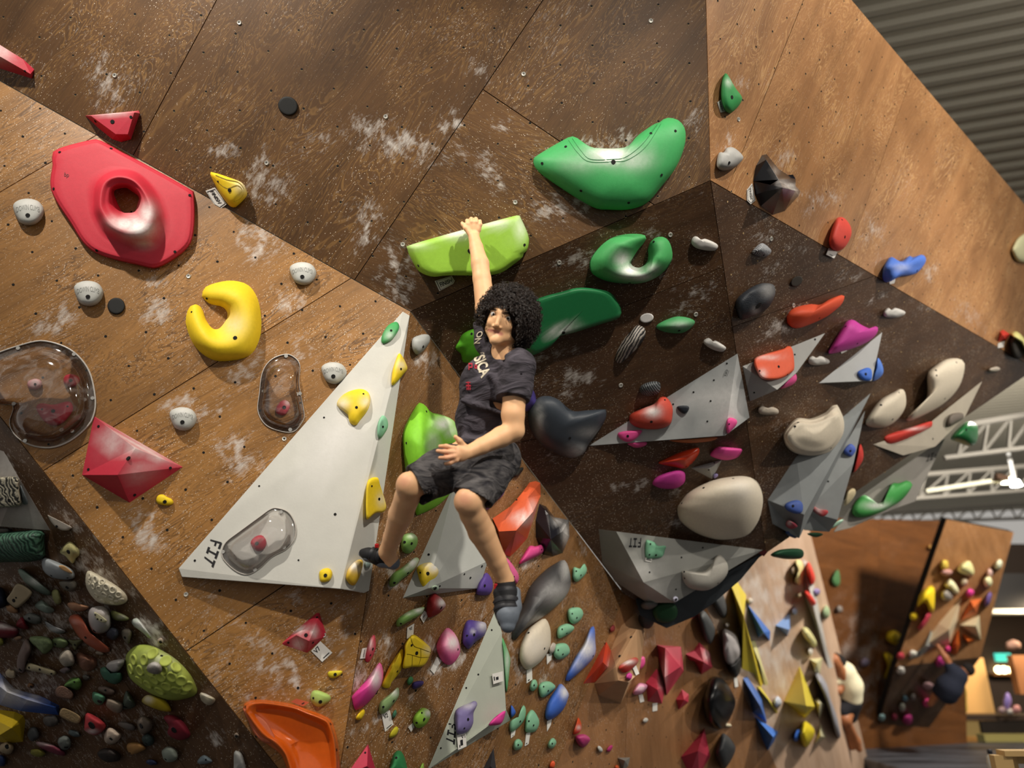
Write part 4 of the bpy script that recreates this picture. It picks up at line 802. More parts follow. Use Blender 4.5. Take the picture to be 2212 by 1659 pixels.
# ------------------------------------------------------------------ dark facet to the right of it
hold('small grey striped stone hold near the ridge', '#9b9da1', '1624,546 1632,534 1647,525 1665,539 1665,546 1654,555 1637,553', .05, None, 'ridge', [(1650, 551, 2)], on=WD, mat=striped('#55585e', '#c2c4c8', 30, 3.0, (.4, .6, .3)), n=28)
hold('black porous rock hold with a deep pocket', '#23262c', '1589,658 1594,643 1619,623 1645,612 1669,614 1675,626 1672,643 1657,667 1628,682 1604,691 1595,682', .09, None, 'egg', on=WD, mat=M('#262a31', .6, .4, scale=30, grain=.5, bump=.6), lumps=.2, bolts=[(1638, 660, 8)], chalk=[(1660, 628, 14, .3), (1632, 672, 8, .4)])
hold('long orange-red stepped hold on the right dark facet', '#d9512f', '1699,690 1701,679 1716,665 1749,657 1772,658 1793,646 1822,637 1821,652 1808,667 1778,688 1725,709 1704,702', .09, (1755, 676), 'ridge', [(1770, 687, 2)], on=WD, at=(1755, 675))
hold('white knuckle-shaped foothold nearest the ridge on the right', WH, '1908,676 1918,665 1925,670 1934,665 1955,673 1953,680 1937,686 1914,685', .05, None, 'dome', on=WD, n=28, lumps=.15)
hold('magenta twin-horned hold over the grey triangle volume', '#c23c9a', '1790,764 1796,747 1819,708 1831,693 1844,691 1861,702 1881,710 1893,704 1897,713 1887,729 1864,744 1825,758', .11, (1845, 722), 'egg', [(1852, 742, 2), (1827, 705, 2)], on=WD)
tag('small white card under the magenta twin-horned hold', '1815,757 1828,752 1830,758 1818,764', on=WD)
facet('grey wedge volume carrying an orange block hold', '#8f908e', '1604,791,.0 1783,719,.0 1721,805,.07 1679,842,.13 1620,867,.0', [[0, 1, 2, 3], [0, 3, 4]], rim=[0, 1, 2, 3, 4], at=(1670, 800), on=WD, bev=.008, name='climbing_volume', cat='climbing volume', mat=M('#9c9c99', .6, .3, scale=9, grain=.12), reg='vol_d1', bolts=[(1629, 848, 2), (1717, 766, 2), (1761, 733, 2)])
hold('orange blocky hold on the grey wedge volume', '#dc5a38', '1628,782 1637,770 1690,754 1703,747 1712,755 1716,788 1712,803 1684,819 1648,819 1635,803', .06, (1675, 785), 'slab', [(1682, 792, 3), (1641, 801, 2), (1701, 809, 2)], on=['vol_d1'], at=(1675, 790), chalk=[(1660, 772, 26, .5, 5), (1646, 808, 10, .6)])
hold('pink hold behind the grey wedge volume', PNK, '1685,839 1713,808 1719,808 1721,820 1710,832', .08, None, 'dome', on=WD, at=(1712, 825), n=24)
hold('white knuckle-shaped foothold between the two grey volumes', WH, '1746,776 1755,769 1763,773 1772,769 1790,777 1790,785 1766,789 1749,786', .05, None, 'dome', on=WD, n=28, lumps=.15)
facet('grey triangle volume with a two-part blue hold', '#9a9b9a', '1768,828,.0 1906,717,.0 1883,823,.12 1830,826,.05', [[0, 1, 2, 3]], rim=[0, 1, 2, 3], at=(1850, 790), on=WD, bev=.008, name='climbing_volume', cat='climbing volume', mat=M('#a4a6a6', .6, .3, scale=9, grain=.1), reg='vol_d2', bolts=[(1886, 741, 2), (1821, 793, 2)])
hold('blue bat-shaped hold on the grey triangle volume', '#3f6fce', '1852,805 1861,798 1875,794 1883,800 1883,820 1869,823 1858,817', .04, None, 'egg', [(1870, 808, 3)], on=['vol_d2'], at=(1868, 808))
hold('blue hold hugging the far side of the grey triangle volume', '#5a86de', '1884,823 1890,800 1896,773 1906,788 1908,805 1899,817', .10, None, 'dome', on=WD, at=(1900, 800))
hold('beige knuckle-shaped foothold above the cream bowl', '#b5aa9b', '1637,885 1645,876 1657,881 1668,879 1681,885 1678,895 1645,895', .045, None, 'dome', on=WD, n=28, lumps=.15)
facet('grey double-wedge volume, its left half beside the cream bowl', '#7f8384', '1881,849,.0 1720,986,.0 1658,1080,.0 1668,1131,.0 1726,1163,.06 1737,1112,.17 1862,885,.05', [[0, 1, 2, 5, 6], [2, 3, 4, 5], [0, 6, 5, 4]], rim=[0, 1, 2, 3, 4], at=(1740, 1030), pl=PD, bev=.008, name='climbing_volume', cat='climbing volume', mat=M('#868a8b', .6, .3, scale=9, grain=.16), reg='vol_d3')
facet('grey double-wedge volume, its right half with two blue holds', '#85898a', '1869,886,.0 1741,1104,.02 1736,1145,.0 1791,1149,.02 1809,1123,.12 1844,1000,.10', [[0, 1, 4, 5], [1, 2, 3, 4]], rim=[0, 1, 2, 3, 4, 5], at=(1800, 1040), pl=PD, bev=.008, name='climbing_volume', cat='climbing volume', mat=M('#9b9e9e', .6, .3, scale=9, grain=.14), reg='vol_d4', bolts=[(1789, 1040, 2), (1779, 1037, 2)])
loops('cream bowl-shaped hold with a dished upper rim', CRM, [('1693,948 1695,931 1720,904 1751,904 1784,890 1804,872 1817,890 1825,917 1820,945 1795,976 1759,986 1723,981 1701,967', -.004),
     ('1695,947 1698,932 1722,907 1752,908 1785,897 1805,880 1815,893 1822,917 1817,943 1793,973 1759,982 1725,977 1704,964', .12),
     ('1702,945 1706,934 1726,915 1754,918 1788,908 1806,893 1811,898 1815,917 1810,940 1790,966 1759,974 1729,969 1711,958', .17),
     ('1755,945 1758,940 1764,938 1770,941 1770,947 1763,950', .20)], (1762, 943), on=WD, cap=True, bolts=[(1724, 913, 2.5), (1717, 921, 2.5), (1795, 968, 2)])
hold('small blue hold high on the right grey wedge', '#4f66b8', '1822,976 1831,962 1840,959 1849,970 1845,981 1837,987', .035, None, 'dome', [(1837, 974, 2.5)], on=['vol_d4'], n=24)
hold('red hold behind the right edge of the double wedge', '#cf3b33', '1844,1021 1850,990 1858,959 1865,978 1862,998', .09, None, 'dome', on=WD, at=(1862, 985))
hold('blue mask-like hold low on the left grey wedge', '#41599f', '1695,1092 1704,1084 1723,1080 1734,1088 1733,1106 1720,1110 1701,1103', .045, None, 'egg', [(1713, 1093, 3)], on=['vol_d3'], at=(1710, 1088))
hold('red bone-shaped hold low on the right grey wedge', '#b23b3f', '1750,1096 1756,1092 1770,1100 1787,1102 1788,1109 1776,1116 1759,1106', .035, None, 'dome', on=['vol_d4'], n=28, at=(1770, 1104), chalk=[(1768, 1102, 8, .5)])
hold('pink-red hold under the left grey wedge', '#a93d50', '1697,1134 1704,1123 1723,1136 1709,1143', .04, None, 'dome', on=['vol_d3'], n=20, at=(1708, 1134), chalk=[(1705, 1130, 5, .6)])
hold('dark blue hold at the bottom of the left grey wedge', '#34497f', '1695,1148 1709,1144 1723,1156 1718,1163 1703,1157', .04, None, 'dome', pl=PD, n=20)
hold('cream lens-shaped hold right of the double-wedge volume', CRM, '1870,917 1876,898 1901,865 1931,847 1948,840 1956,851 1956,879 1939,906 1914,922 1890,924', .12, (1922, 888), 'egg', [(1903, 875, 2.5), (1928, 906, 2.5), (1942, 848, 1.5)], on=WD)
hold('cream shark-fin hold on the far right of the dark facet', CRM, '1956,908 1967,895 1992,873 2003,851 2003,809 2017,793 2042,777 2067,774 2081,780 2084,795 2075,829 2056,856 2028,879 1987,901 1962,910', .13, (2040, 825), 'egg', [(2022, 800, 2), (2023, 811, 2), (2066, 783, 2), (2041, 861, 2)], on=WD, at=(2040, 825))
facet('beige long wedge volume at the right lip of the overhang', '#a59b8b', '1885,960,.0 2122,823,.0 2084,901,.06 2020,965,.08 1951,984,.05 1990,928,.02', [[0, 5, 3, 4], [5, 1, 2, 3]], rim=[0, 5, 1, 2, 3, 4], at=(2010, 930), pl=PD, bev=.008, name='climbing_volume', cat='climbing volume', mat=M('#aaa192', .65, .3, scale=9, grain=.12), reg='vol_d5', bolts=[(1960, 961, 2), (2015, 948, 2), (2006, 899, 2)])
hold('red bar-shaped hold on the beige wedge volume', '#c53a30', '1910,944 1931,934 2006,911 2014,915 2009,924 1959,948 1926,959 1913,955', .06, (1960, 934), 'ridge', on=['vol_d5'], at=(1960, 938), chalk=[(1975, 926, 30, .5, 4)])
hold('grey pocket hold on the beige wedge volume', '#6f665e', '2046,912 2053,895 2078,892 2081,904 2061,917 2049,922', .06, None, 'egg', on=['vol_d5'], at=(2060, 905), n=28)
hold('white knuckle-shaped foothold at the ridge\'s far right end', '#c2b7a8', '2136,797 2153,792 2161,797 2153,803 2138,803', .05, None, 'dome', on=WD, n=20)
hold('dark green bulb hold hanging past the right lip', '#1f6f3a', '2053,945 2084,912 2109,917 2113,934 2109,956 2095,964 2070,956', .18, (2090, 935), 'egg', [(2087, 928, 3, 'bolt_hole')], pl=PD, at=(2085, 940), rough=.35)
facet('grey lettered panel volume hanging below the right lip', '#8f8b85', '2042,946,-.10 2030,952,-.10 1850,1078,-.10 1800,1150,-.06 1836,1140,-.02 1925,1102,-.02 1976,1084,-.02', [[0, 1, 2, 3, 4, 5, 6]], pl=PD, at=(1940, 1050), bev=.006, name='climbing_volume', cat='climbing volume', mat=M('#9a958e', .6, .3, scale=9, grain=.08), reg='vol_d6', base=-.42)
put_flat('lettering', *FIT, '2022,990 2000,998 2004,983 2026,973', LAST['bvh'], PRINT, LAST['o'])
hold('green hooked jug on the hanging grey panel', '#3f9a48', '1841,1109 1845,1089 1862,1070 1876,1073 1890,1087 1906,1084 1920,1067 1926,1044 1942,1044 1959,1038 1970,1044 1969,1053 1953,1075 1931,1092 1890,1112 1856,1118', .10, (1905, 1095), 'egg', on=['vol_d6'], at=(1905, 1092), chalk=[(1895, 1092, 26, .8, 8)])
hold('pale mint hold under the double-wedge volume', '#a9cdb5', '1795,1142 1806,1128 1820,1121 1821,1126 1809,1136', .04, None, 'dome', pl=PD, n=20)
hold('flat dark green hold under the overhang\'s lip', '#123f22', '1743,1153 1762,1150 1779,1154 1762,1161', .04, None, 'dome', pl=PD, n=20)
hold('large dark green hold below the lip beside the pale wall', '#12452a', '1664,1199 1686,1187 1731,1186 1733,1205 1704,1208 1680,1205', .10, None, 'dome', pl=PD, n=28)
hold('cream honeycomb hold behind the double-wedge volume', '#d2c29c', '1823,1092 1831,1062 1845,1055 1848,1067 1834,1087', .05, None, 'dome', pl=PD, n=20)

# ------------------------------------------------------------------ lower wall
hold('big lime green winged hold behind the climber\'s hip', '#7fc42d', '870,955 871,933 880,910 900,875 909,870 920,877 932,891 954,896 983,912 1000,960 1000,1030 984,1043 971,1068 943,1094 905,1112 899,1111 886,1060 876,1018', .16, (912, 965), 'ridge', [(921, 889, 2.5), (878, 957, 2.5)], on=WF, at=(925, 985), n=64, chalk=[(958, 915, 20, .9, 14), (935, 960, 12, .5, 30), (975, 930, 14, .6)])
facet('pale grey triangular volume behind the climber\'s legs', '#a9aaa6', '983,1040,.0 870,1292,.0 1035,1271,.02 1054,1212,.08 925,1271,.07 1030,1110,.05', [[0, 1, 4, 3, 5], [1, 2, 3, 4]], rim=[0, 1, 2, 3, 5], at=(960, 1200), on=WF, bev=.008, name='climbing_volume', cat='climbing volume', mat=M('#b4b6b1', .65, .3, scale=12, grain=.08), reg='vol_f1', bolts=[(926, 1198, 2.5), (1016, 1248, 2.5), (1003, 1240, 2), (950, 1266, 2), (1041, 1223, 2.5)], chalk=[(1010, 1245, 20, .4, 12), (960, 1205, 14, .4)])
VF = ['vol_f1']
hold('yellow chalked skull-like hold on the pale triangular volume', YEL, '900,1227 911,1218 931,1213 947,1221 951,1235 943,1253 925,1264 914,1271 906,1256 902,1241', .06, (925, 1235), 'egg', [(924, 1239, 4), (908, 1237, 2)], on=VF, at=(922, 1238), chalk=[(938, 1225, 14, .9), (925, 1220, 14, .6, 8)], lumps=.15)
hold('pale green ring bolt cap at the volume\'s lower edge', '#a8bba8', blob(940, 1271, 8, 7, 0, 'e', 12, 0), .03, None, 'dome', [(940, 1271, 4)], on=VF, at=(940, 1266), n=20, name='bolt_cap', cat='bolt cap')
G2 = '#78a352'
hold('green oval hold with two bolt eyes right of the shin', G2, '866,1175 870,1157 888,1151 901,1160 901,1177 890,1192 879,1196 869,1190', .06, None, 'egg', [(889, 1174, 3), (874, 1171, 3)], on=WF, chalk=[(890, 1158, 10, .5, 6)])
hold('long green hold with a white chalked end below the heel', G2, '841,1264 847,1241 867,1227 893,1206 903,1205 905,1212 893,1232 867,1253 850,1267', .07, (872, 1235), 'egg', [(881, 1238, 3), (852, 1259, 3)], on=WF, chalk=[(892, 1216, 12, 1.0), (880, 1228, 8, .5)])
hold('long slim green hold under the pale triangular volume', G2, '856,1351 859,1337 885,1319 914,1311 917,1315 908,1328 879,1345 862,1354', .06, (886, 1332), 'egg', [(893, 1337, 2.5), (866, 1347, 2)], on=WF, chalk=[(905, 1318, 12, .9, 6), (882, 1325, 14, .4, 5)])
hold('dark red and grey two-tone hold under the pale volume', '#8c1a1c', '921,1316 925,1293 937,1280 943,1282 960,1299 962,1311 948,1325 928,1334 922,1327', .07, (942, 1308), 'ridge', [(953, 1313, 3.5)], on=WF, chalk=[(955, 1302, 9, .9, 10)])
tag('white card under the dark red two-tone hold', '917,1319 926,1327 915,1346 908,1334', bars=[(.4, .3, .5, .7)], on=WF)
hold('light purple rounded hold behind the knee', '#7a62a8', '1044,1082 1047,1059 1067,1036 1084,1044 1090,1059 1084,1073 1067,1085 1055,1101 1047,1096', .07, (1066, 1062), 'egg', [(1061, 1064, 3)], on=WF, chalk=[(1085, 1052, 8, .5)])
facet('big orange horn-shaped hold right of the climber\'s knee', '#cf5530', '1064,1120,.0 1102,1094,.02 1125,1068,.02 1144,1042,.0 1157,1039,.0 1167,1043,.0 1168,1070,.0 1154,1117,.0 1139,1163,.0 1116,1189,.0 1102,1202,.0 1087,1199,.0 1076,1151,.0 1078,1148,.10 1115,1146,.22 1152,1105,.16 1140,1075,.08', [[0, 1, 14, 13], [1, 2, 16, 14], [2, 3, 16], [3, 4, 16], [4, 5, 16], [5, 6, 15, 16], [16, 15, 14], [6, 7, 15], [7, 8, 14, 15], [8, 9, 14], [9, 10, 14], [10, 11, 13, 14], [11, 12, 13], [12, 0, 13]], rim=list(range(13)), at=(1115, 1130), on=WF, bev=.012, chalk=[(1130, 1120, 22, .8, 12), (1150, 1095, 10, .4, 16)], mat=M('#cf5a34', .42, .4), bolts=[(1116, 1080, 2)])
facet('black glossy fang-shaped hold beside the orange horn', BLK, '1157,1123,.0 1165,1088,.0 1180,1094,.0 1197,1117,.0 1229,1123,.0 1230,1160,.0 1215,1195,.0 1194,1202,.0 1174,1198,.0 1157,1160,.0 1185,1110,.07 1215,1148,.12 1190,1165,.14', [[0, 1, 10], [1, 2, 10], [2, 3, 10], [3, 4, 11, 10], [4, 5, 11], [5, 6, 12, 11], [6, 7, 12], [7, 8, 12], [8, 9, 12], [9, 0, 10, 12], [10, 11, 12]], rim=list(range(10)), at=(1192, 1150), on=WF, bev=.006, mat=M('#13151b', .25, .5, bump=.05), chalk=[(1222, 1150, 8, .8, 22), (1205, 1125, 12, .5, 8)])
hold('pink slipper-shaped hold below the black fang', PNK, '1121,1218 1136,1189 1145,1179 1157,1180 1171,1176 1178,1183 1171,1195 1145,1209', .06, None, 'egg', [(1170, 1187, 2)], on=WF)
hold('pink tall hold right behind the climber\'s ankle', '#e0659a', '1090,1204 1099,1209 1116,1233 1121,1247 1116,1261 1107,1253 1096,1227', .06, None, 'dome', [(1110, 1246, 2)], on=WF)
hold('dark purple hold tucked left of the climber\'s ankle', PUR, '1029,1276 1035,1256 1050,1237 1063,1253 1064,1273 1055,1285 1032,1285', .07, None, 'egg', [(1047, 1265, 3)], on=WF)
hold('long charcoal tusk-shaped hold right of the climber\'s foot', '#3c3c3e', '1105,1374 1110,1348 1131,1302 1145,1267 1174,1235 1203,1215 1220,1210 1230,1232 1233,1261 1223,1287 1191,1319 1151,1348 1128,1366 1112,1384', .14, (1186, 1280), 'ridge', on=WF, n=56, rough=.5, chalk=[(1205, 1285, 30, .5, 26), (1222, 1230, 10, .5, 26), (1160, 1335, 24, .4, 8)])
hold('small dark foothold on the lower wall near the shorts', '#2c2d2a', '1109,1027 1113,1015 1129,1009 1130,1015 1116,1031', .04, None, 'dome', on=WF, n=20)
mint = [('1237,1240 1239,1225 1253,1228 1262,1217 1268,1231 1262,1244 1246,1257 1238,1251', 'mint forked hold, topmost of the mint holds by the wall edge'),
 ('1226,1320 1234,1313 1253,1313 1260,1326 1253,1340 1239,1348 1229,1340', 'mint rounded hold, second from the top by the wall edge'),
 ('1203,1366 1207,1354 1225,1347 1240,1354 1237,1363 1223,1372 1207,1379', 'mint wide hold between two mint holds right of the cream hold'),
 ('1196,1408 1201,1392 1222,1390 1231,1403 1227,1415 1208,1425 1197,1418', 'mint hold level with the middle of the cream leaf hold'),
 ('1163,1486 1170,1474 1187,1472 1200,1483 1191,1495 1170,1507', 'mint hold just left of the lower blue hold'),
 ('1144,1486 1149,1470 1158,1469 1161,1483 1151,1493', 'tiny mint foothold below the cream leaf hold'),
 ('1100,1570 1104,1556 1121,1552 1126,1530 1131,1523 1136,1533 1133,1554 1121,1570 1104,1582', 'mint S-shaped hold right of the pale lettered volume'),
 ('1134,1573 1137,1547 1149,1533 1161,1547 1165,1563 1156,1580 1137,1582', 'mint teardrop hold beside the S-shaped one'),
 ('1109,1615 1111,1601 1121,1596 1129,1606 1126,1616 1114,1621', 'small mint foothold below the S-shaped mint hold'),
 ('1183,1610 1187,1599 1195,1594 1202,1603 1196,1615 1187,1617', 'small mint foothold nearest the lower wall\'s right edge')]
for s, l in mint:
    c = P(s).mean(0); hold(l, MINT, s, .05, None, 'egg', [(c[0] + 4, c[1] + 6, 2.2), (c[0] - 6, c[1] - 3, 1.8)] if np.ptp(P(s)[:, 0]) > 24 else [(c[0] + 1, c[1], 2)], on=WF, n=28, group='mint holds')
hold('blue boomerang hold with a chalked middle at the wall edge', BLU, '1222,1470 1223,1459 1241,1422 1260,1392 1275,1357 1284,1355 1286,1385 1287,1407 1280,1424 1256,1448 1230,1470', .08, (1266, 1405), 'egg', [(1281, 1417, 2.5)], on=WF, at=(1260, 1415), chalk=[(1268, 1400, 20, .9, 26), (1250, 1435, 14, .5)])
hold('blue chalk-tipped hold below the blue boomerang', BLU, '1178,1549 1182,1519 1201,1488 1212,1477 1227,1495 1227,1509 1215,1535 1189,1555', .08, (1208, 1515), 'egg', on=WF, chalk=[(1220, 1495, 10, .9, 14)])
hold('cream leaf-shaped hold with a tan shaded top', '#dccfb9', '1122,1408 1126,1389 1140,1361 1158,1345 1177,1336 1187,1352 1190,1375 1187,1401 1168,1429 1142,1447 1130,1441 1123,1427', .09, (1158, 1392), 'egg', [(1176, 1401, 2.5), (1142, 1367, 2.5)], on=WF, chalk=[(1155, 1400, 30, .3)])
hold('small chalk-grey foothold between cream and mint holds', '#b9b0a6', '1186,1400 1194,1388 1202,1394 1198,1408 1188,1412', .04, None, 'dome', on=WF, n=18)
hold('yellow hold with a cracked tile pattern', YEL, '870,1443 874,1413 874,1394 883,1378 895,1371 923,1392 931,1403 926,1422 914,1439 890,1441', .06, (900, 1408), 'slab', [(900, 1411, 4), (889, 1394, 2.5)], on=WF, chalk=[(925, 1405, 10, .4)])
for L in ('886,1378 893,1396 908,1402 929,1410', '874,1413 890,1416 908,1421 926,1420', '890,1416 889,1441', '908,1402 908,1421 903,1440'):
    q = resample(P(L), 14, False); V = []
    for u, v in q:
        l, nn, _, _ = cast(LAST['bvh'], u, v)
        if l is None: continue
        l, nn = np.array(l), np.array(nn); nn = nn if nn @ (CAM - l) > 0 else -nn; V += [l + nn * .001, l + nn * .001 + UP * .003 + RT * .003]
    if len(V) > 3: mesh_obj('crack', V, [[2 * i, 2 * i + 2, 2 * i + 3, 2 * i + 1] for i in range(len(V) // 2 - 1)], plain('#8a7412', .7), LAST['o'], recalc=False)
hold('yellow long rugged hold left of the cracked yellow one', YEL, '825,1483 831,1462 843,1436 858,1413 870,1401 872,1422 865,1450 846,1474 841,1486', .06, None, 'ridge', [(858, 1450, 2.5)], on=WF, lumps=.3)
hold('pink pointed oval hold in the middle of the lower wall', PNK, '943,1401 947,1382 956,1366 968,1356 984,1371 993,1392 993,1413 980,1432 966,1436 952,1425', .08, (968, 1395), 'ridge', [(989, 1403, 2.5)], on=WF, chalk=[(978, 1388, 16, .9, 18), (968, 1370, 12, .4)])
hold('dark purple block hold beside the pale lettered volume\'s tip', '#4d3a86', '999,1380 1001,1359 1010,1340 1034,1342 1048,1345 1051,1356 1046,1373 1027,1387 1013,1402 1001,1392', .07, (1024, 1365), 'egg', [(1024, 1371, 3), (1009, 1373, 2)], on=WF, chalk=[(1044, 1352, 12, .7), (1022, 1364, 5, .6)])
hold('narrow red blade hold with a START card', '#c23a4d', '789,1427 791,1406 799,1380 808,1371 811,1380 811,1403 799,1428', .04, None, 'ridge', [(805, 1402, 3), (800, 1415, 2)], on=WF, chalk=[(800, 1390, 6, .5, 14)], at=(803, 1402))
tag('white START card left of the narrow red blade hold', '793,1399 791,1422 778,1423 783,1401', [('START', (.15, .4, .9, .6))], on=WF)
hold('big pink and magenta hold at the left edge of the lower wall', '#d63a90', '761,1512 762,1502 787,1474 811,1441 820,1431 826,1441 828,1465 818,1490 792,1521 771,1534 766,1532', .08, (800, 1480), 'ridge', [(815, 1493, 2.5)], on=WF, at=(800, 1485), chalk=[(812, 1465, 12, .9, 24)])
hold('green hold with a chalked tip above the V2 tag', '#8fae74', '818,1530 822,1516 841,1500 858,1485 862,1490 861,1505 848,1523 832,1540 821,1542', .06, None, 'egg', [(850, 1514, 3), (828, 1527, 2.5)], on=WF, chalk=[(852, 1495, 9, .7)])
tag('white V2 grade tag under the chalk-tipped green hold', '824,1541 842,1534 850,1565 832,1581', [('V2', (.15, .65, .65, .9))], [(.2, .08, .8, .13)], on=WF)
tag('white grade tag above the cracked yellow hold', '880,1356 895,1347 893,1372 879,1380', [('V2', (.3, .6, .7, .88))], on=WF)
tag('white card under the pink pointed oval hold', '930,1447 944,1419 954,1427 938,1456', bars=[(.3, .08, .7, .13)], on=WF)
tag('white card under the cream leaf hold', '1138,1448 1149,1443 1150,1468 1138,1476', bars=[(.2, .1, .5, .2)], on=WF)
tag('white card between mint holds and the cream leaf hold', '1181,1413 1193,1411 1191,1425 1182,1435', on=WF)
tag('white card under the chalk-tipped lime hold', '882,1571 892,1562 895,1570 888,1581', on=WF)
tag('white card under the mint S-shaped hold', '1104,1582 1114,1577 1112,1588 1104,1595', bars=[(.3, .2, .6, .3)], on=WF)
tag('white card under the mint teardrop hold', '1137,1584 1146,1581 1142,1607 1134,1612', bars=[(.2, .1, .5, .2)], on=WF)
tag('white card under the lower blue hold', '1182,1558 1192,1553 1190,1566 1182,1580', on=WF)
hold('tiny green knob foothold beside the small purple wedge', '#3d7a4d', '879,1473 882,1464 889,1461 893,1468 889,1477 882,1480', .03, None, 'dome', on=WF, n=18)
hold('small dark purple wedge foothold on the lower wall', '#3d2f6d', '890,1478 897,1472 914,1471 914,1479 905,1485 893,1489', .04, None, 'egg', on=WF, n=22)
hold('small yellow leaf foothold under the big pink hold', YEL, '769,1554 773,1542 785,1532 788,1540 780,1554', .03, None, 'dome', on=WF, n=18)
hold('small yellow leaf foothold under the V2 tag', '#ccc02e', '841,1594 843,1582 855,1569 861,1575 855,1589', .03, None, 'dome', on=WF, n=18)
hold('tiny dark green foothold beside the V2 tag', '#3f7558', '847,1548 850,1537 855,1533 857,1541 852,1551', .03, None, 'dome', on=WF, n=16)
hold('lime hold with a chalk-white side near the bottom', '#87b53a', '892,1559 897,1542 912,1529 928,1535 929,1549 919,1566 902,1573', .06, None, 'egg', [(916, 1554, 3.5), (900, 1561, 2.5), (911, 1540, 2)], on=WF, chalk=[(925, 1540, 8, .8)])
facet('pale grey-green spear volume with black letters at the bottom', '#a9aea0', '1073,1310,.0 1084,1366,.03 1093,1532,.05 1103,1556,.0 923,1664,.0 1088,1545,.08', [[0, 1, 2, 5, 4], [2, 3, 4, 5]], rim=[0, 1, 2, 3, 4], at=(1040, 1540), on=WF, bev=.006, name='climbing_volume', cat='climbing volume', mat=M('#b0b5a8', .65, .3, scale=12, grain=.07), reg='vol_f2', bolts=[(1007, 1486, 2), (1033, 1457, 2), (952, 1616, 2), (1062, 1361, 2)])
put_flat('lettering', *FIT, '986,1565 982,1609 963,1600 969,1562', LAST['bvh'], PRINT, LAST['o'])
VG = ['vol_f2']
hold('lavender boot-shaped hold on the spear volume', '#7d72a4', '983,1549 984,1535 996,1526 1013,1519 1026,1514 1031,1522 1023,1540 1022,1563 1010,1581 989,1586 984,1570', .06, (1003, 1550), 'egg', [(1011, 1554, 3), (1003, 1573, 2)], on=VG, chalk=[(1010, 1524, 18, .5, 7)])
tag('white V1 grade tag under the lavender boot-shaped hold', '987,1588 1006,1583 1008,1612 990,1620', [('V1', (.45, .66, .9, .9))], [(.15, .12, .25, .3), (.3, .2, .6, .6)], on=VG)
tag('white card on the right face of the spear volume', '1063,1456 1086,1450 1087,1471 1066,1478', bars=[(.1, .3, .2, .7), (.3, .3, .55, .6)], on=VG)
hold('pink hold under the spear volume\'s right corner', '#d63f93', '1055,1566 1069,1549 1090,1535 1091,1544 1083,1563 1067,1567', .04, None, 'egg', on=VG, at=(1070, 1550), n=24)
hold('green ribbon-shaped hold along the spear volume\'s right side', '#5aa868', '1084,1376 1093,1394 1102,1422 1100,1453 1094,1497 1089,1450 1086,1410', .05, None, 'dome', on=WF, at=(1098, 1440), chalk=[(1096, 1430, 6, .5, 30)])
hold('small blue foothold at the spear volume\'s corner', BLU, '1104,1523 1114,1537 1111,1545 1104,1549', .04, None, 'dome', on=WF, n=16)
facet('red pointed triangle hold at the bottom of the lower wall', '#b32a45', '748,1674,.0 795,1607,.0 815,1674,.0 793,1655,.05', [[0, 1, 3], [1, 2, 3], [2, 0, 3]], rim=[0, 1, 2], on=WF, at=(790, 1650), bolts=[(789, 1626, 2)])
hold('dark green domed hold cut by the bottom edge', '#2b7a46', '840,1676 843,1653 850,1629 862,1621 872,1631 880,1659 882,1676', .08, None, 'egg', [(856, 1637, 2.5)], on=WF)
hold('lime sliver hold cut by the bottom edge', '#8cb04a', '903,1672 908,1655 915,1648 915,1672', .04, None, 'dome', on=WF, n=18)
facet('charcoal spike hold cut by the bottom edge', '#33343a', '1038,1672,.0 1066,1616,.0 1073,1672,.0 1060,1655,.06', [[0, 1, 3], [1, 2, 3], [2, 0, 3]], rim=[0, 1, 2], on=WF, at=(1060, 1650))
facet('glossy red-orange wedge hold where two walls meet', '#b8331f', '1260,1477,.0 1295,1411,.0 1310,1386,.0 1329,1424,.0 1330,1444,.0 1315,1468,.0 1284,1474,.0 1302,1430,.10 1312,1440,.10', [[0, 1, 7], [1, 2, 7], [2, 3, 8, 7], [3, 4, 8], [4, 5, 8], [5, 6, 7, 8], [6, 0, 7]], rim=list(range(7)), on=WF, at=(1275, 1430), bev=.006, mat=M('#c2361f', .3, .5), chalk=[(1322, 1445, 9, .9, 18)])
hold('tiny red crab-like foothold under the lip', '#7a2a2c', '1317,1358 1325,1349 1329,1357 1326,1364 1319,1366', .03, None, 'dome', on=WF + ['wall_back'], n=14)

# ------------------------------------------------------------------ the crowded spray wall at the lower left
WHs = ['wall_spray']
facet('dusty grey plywood wedge volume at the top of the spray wall', '#6f6862', '-70,950,.0 8,975,.0 42,1034,.05 109,1146,.0 0,1137,.08 -70,1130,.08', [[0, 1, 2, 4, 5], [2, 3, 4]], rim=[0, 1, 2, 3, 4, 5], pl=PH, at=(40, 1060), name='climbing_volume', cat='climbing volume', mat=M('#77706a', .75, .2, scale=12, grain=.25), reg='vol_h', chalk=[(20, 1010, 40, .3), (70, 1110, 40, .25)])
ROCK = lambda c, s=28, g=.3, b=.5: M(c, .7, .3, scale=s, grain=g, bump=b)
def sh(label, col, outline, h=.05, prof='egg', bolts=(), chalk=(), peak=None, mat=None, n=30, lumps=.15, pl=PH, rough=.68):
    O = P(outline); c = O.mean(0); ext = np.ptp(O, axis=0).max()
    return hold(label, col, O, h, peak, prof, bolts, chalk, pl=pl, n=n if ext > 22 else 18, lumps=lumps, mat=mat or M(col, rough, .3, grain=.22, scale=24), group='spray wall holds')
sh('cream square hold with black swirl relief at the left edge', '#cfc6ae', '-45,1035 10,1030 35,1029 41,1034 44,1065 47,1086 40,1094 0,1097 -45,1095', .09, 'slab', [(20, 1081, 4)], mat=striped('#26241f', '#c9c1aa', 14, 14.0, (.5, .2, .3), .7, .6, .22), lumps=.05)
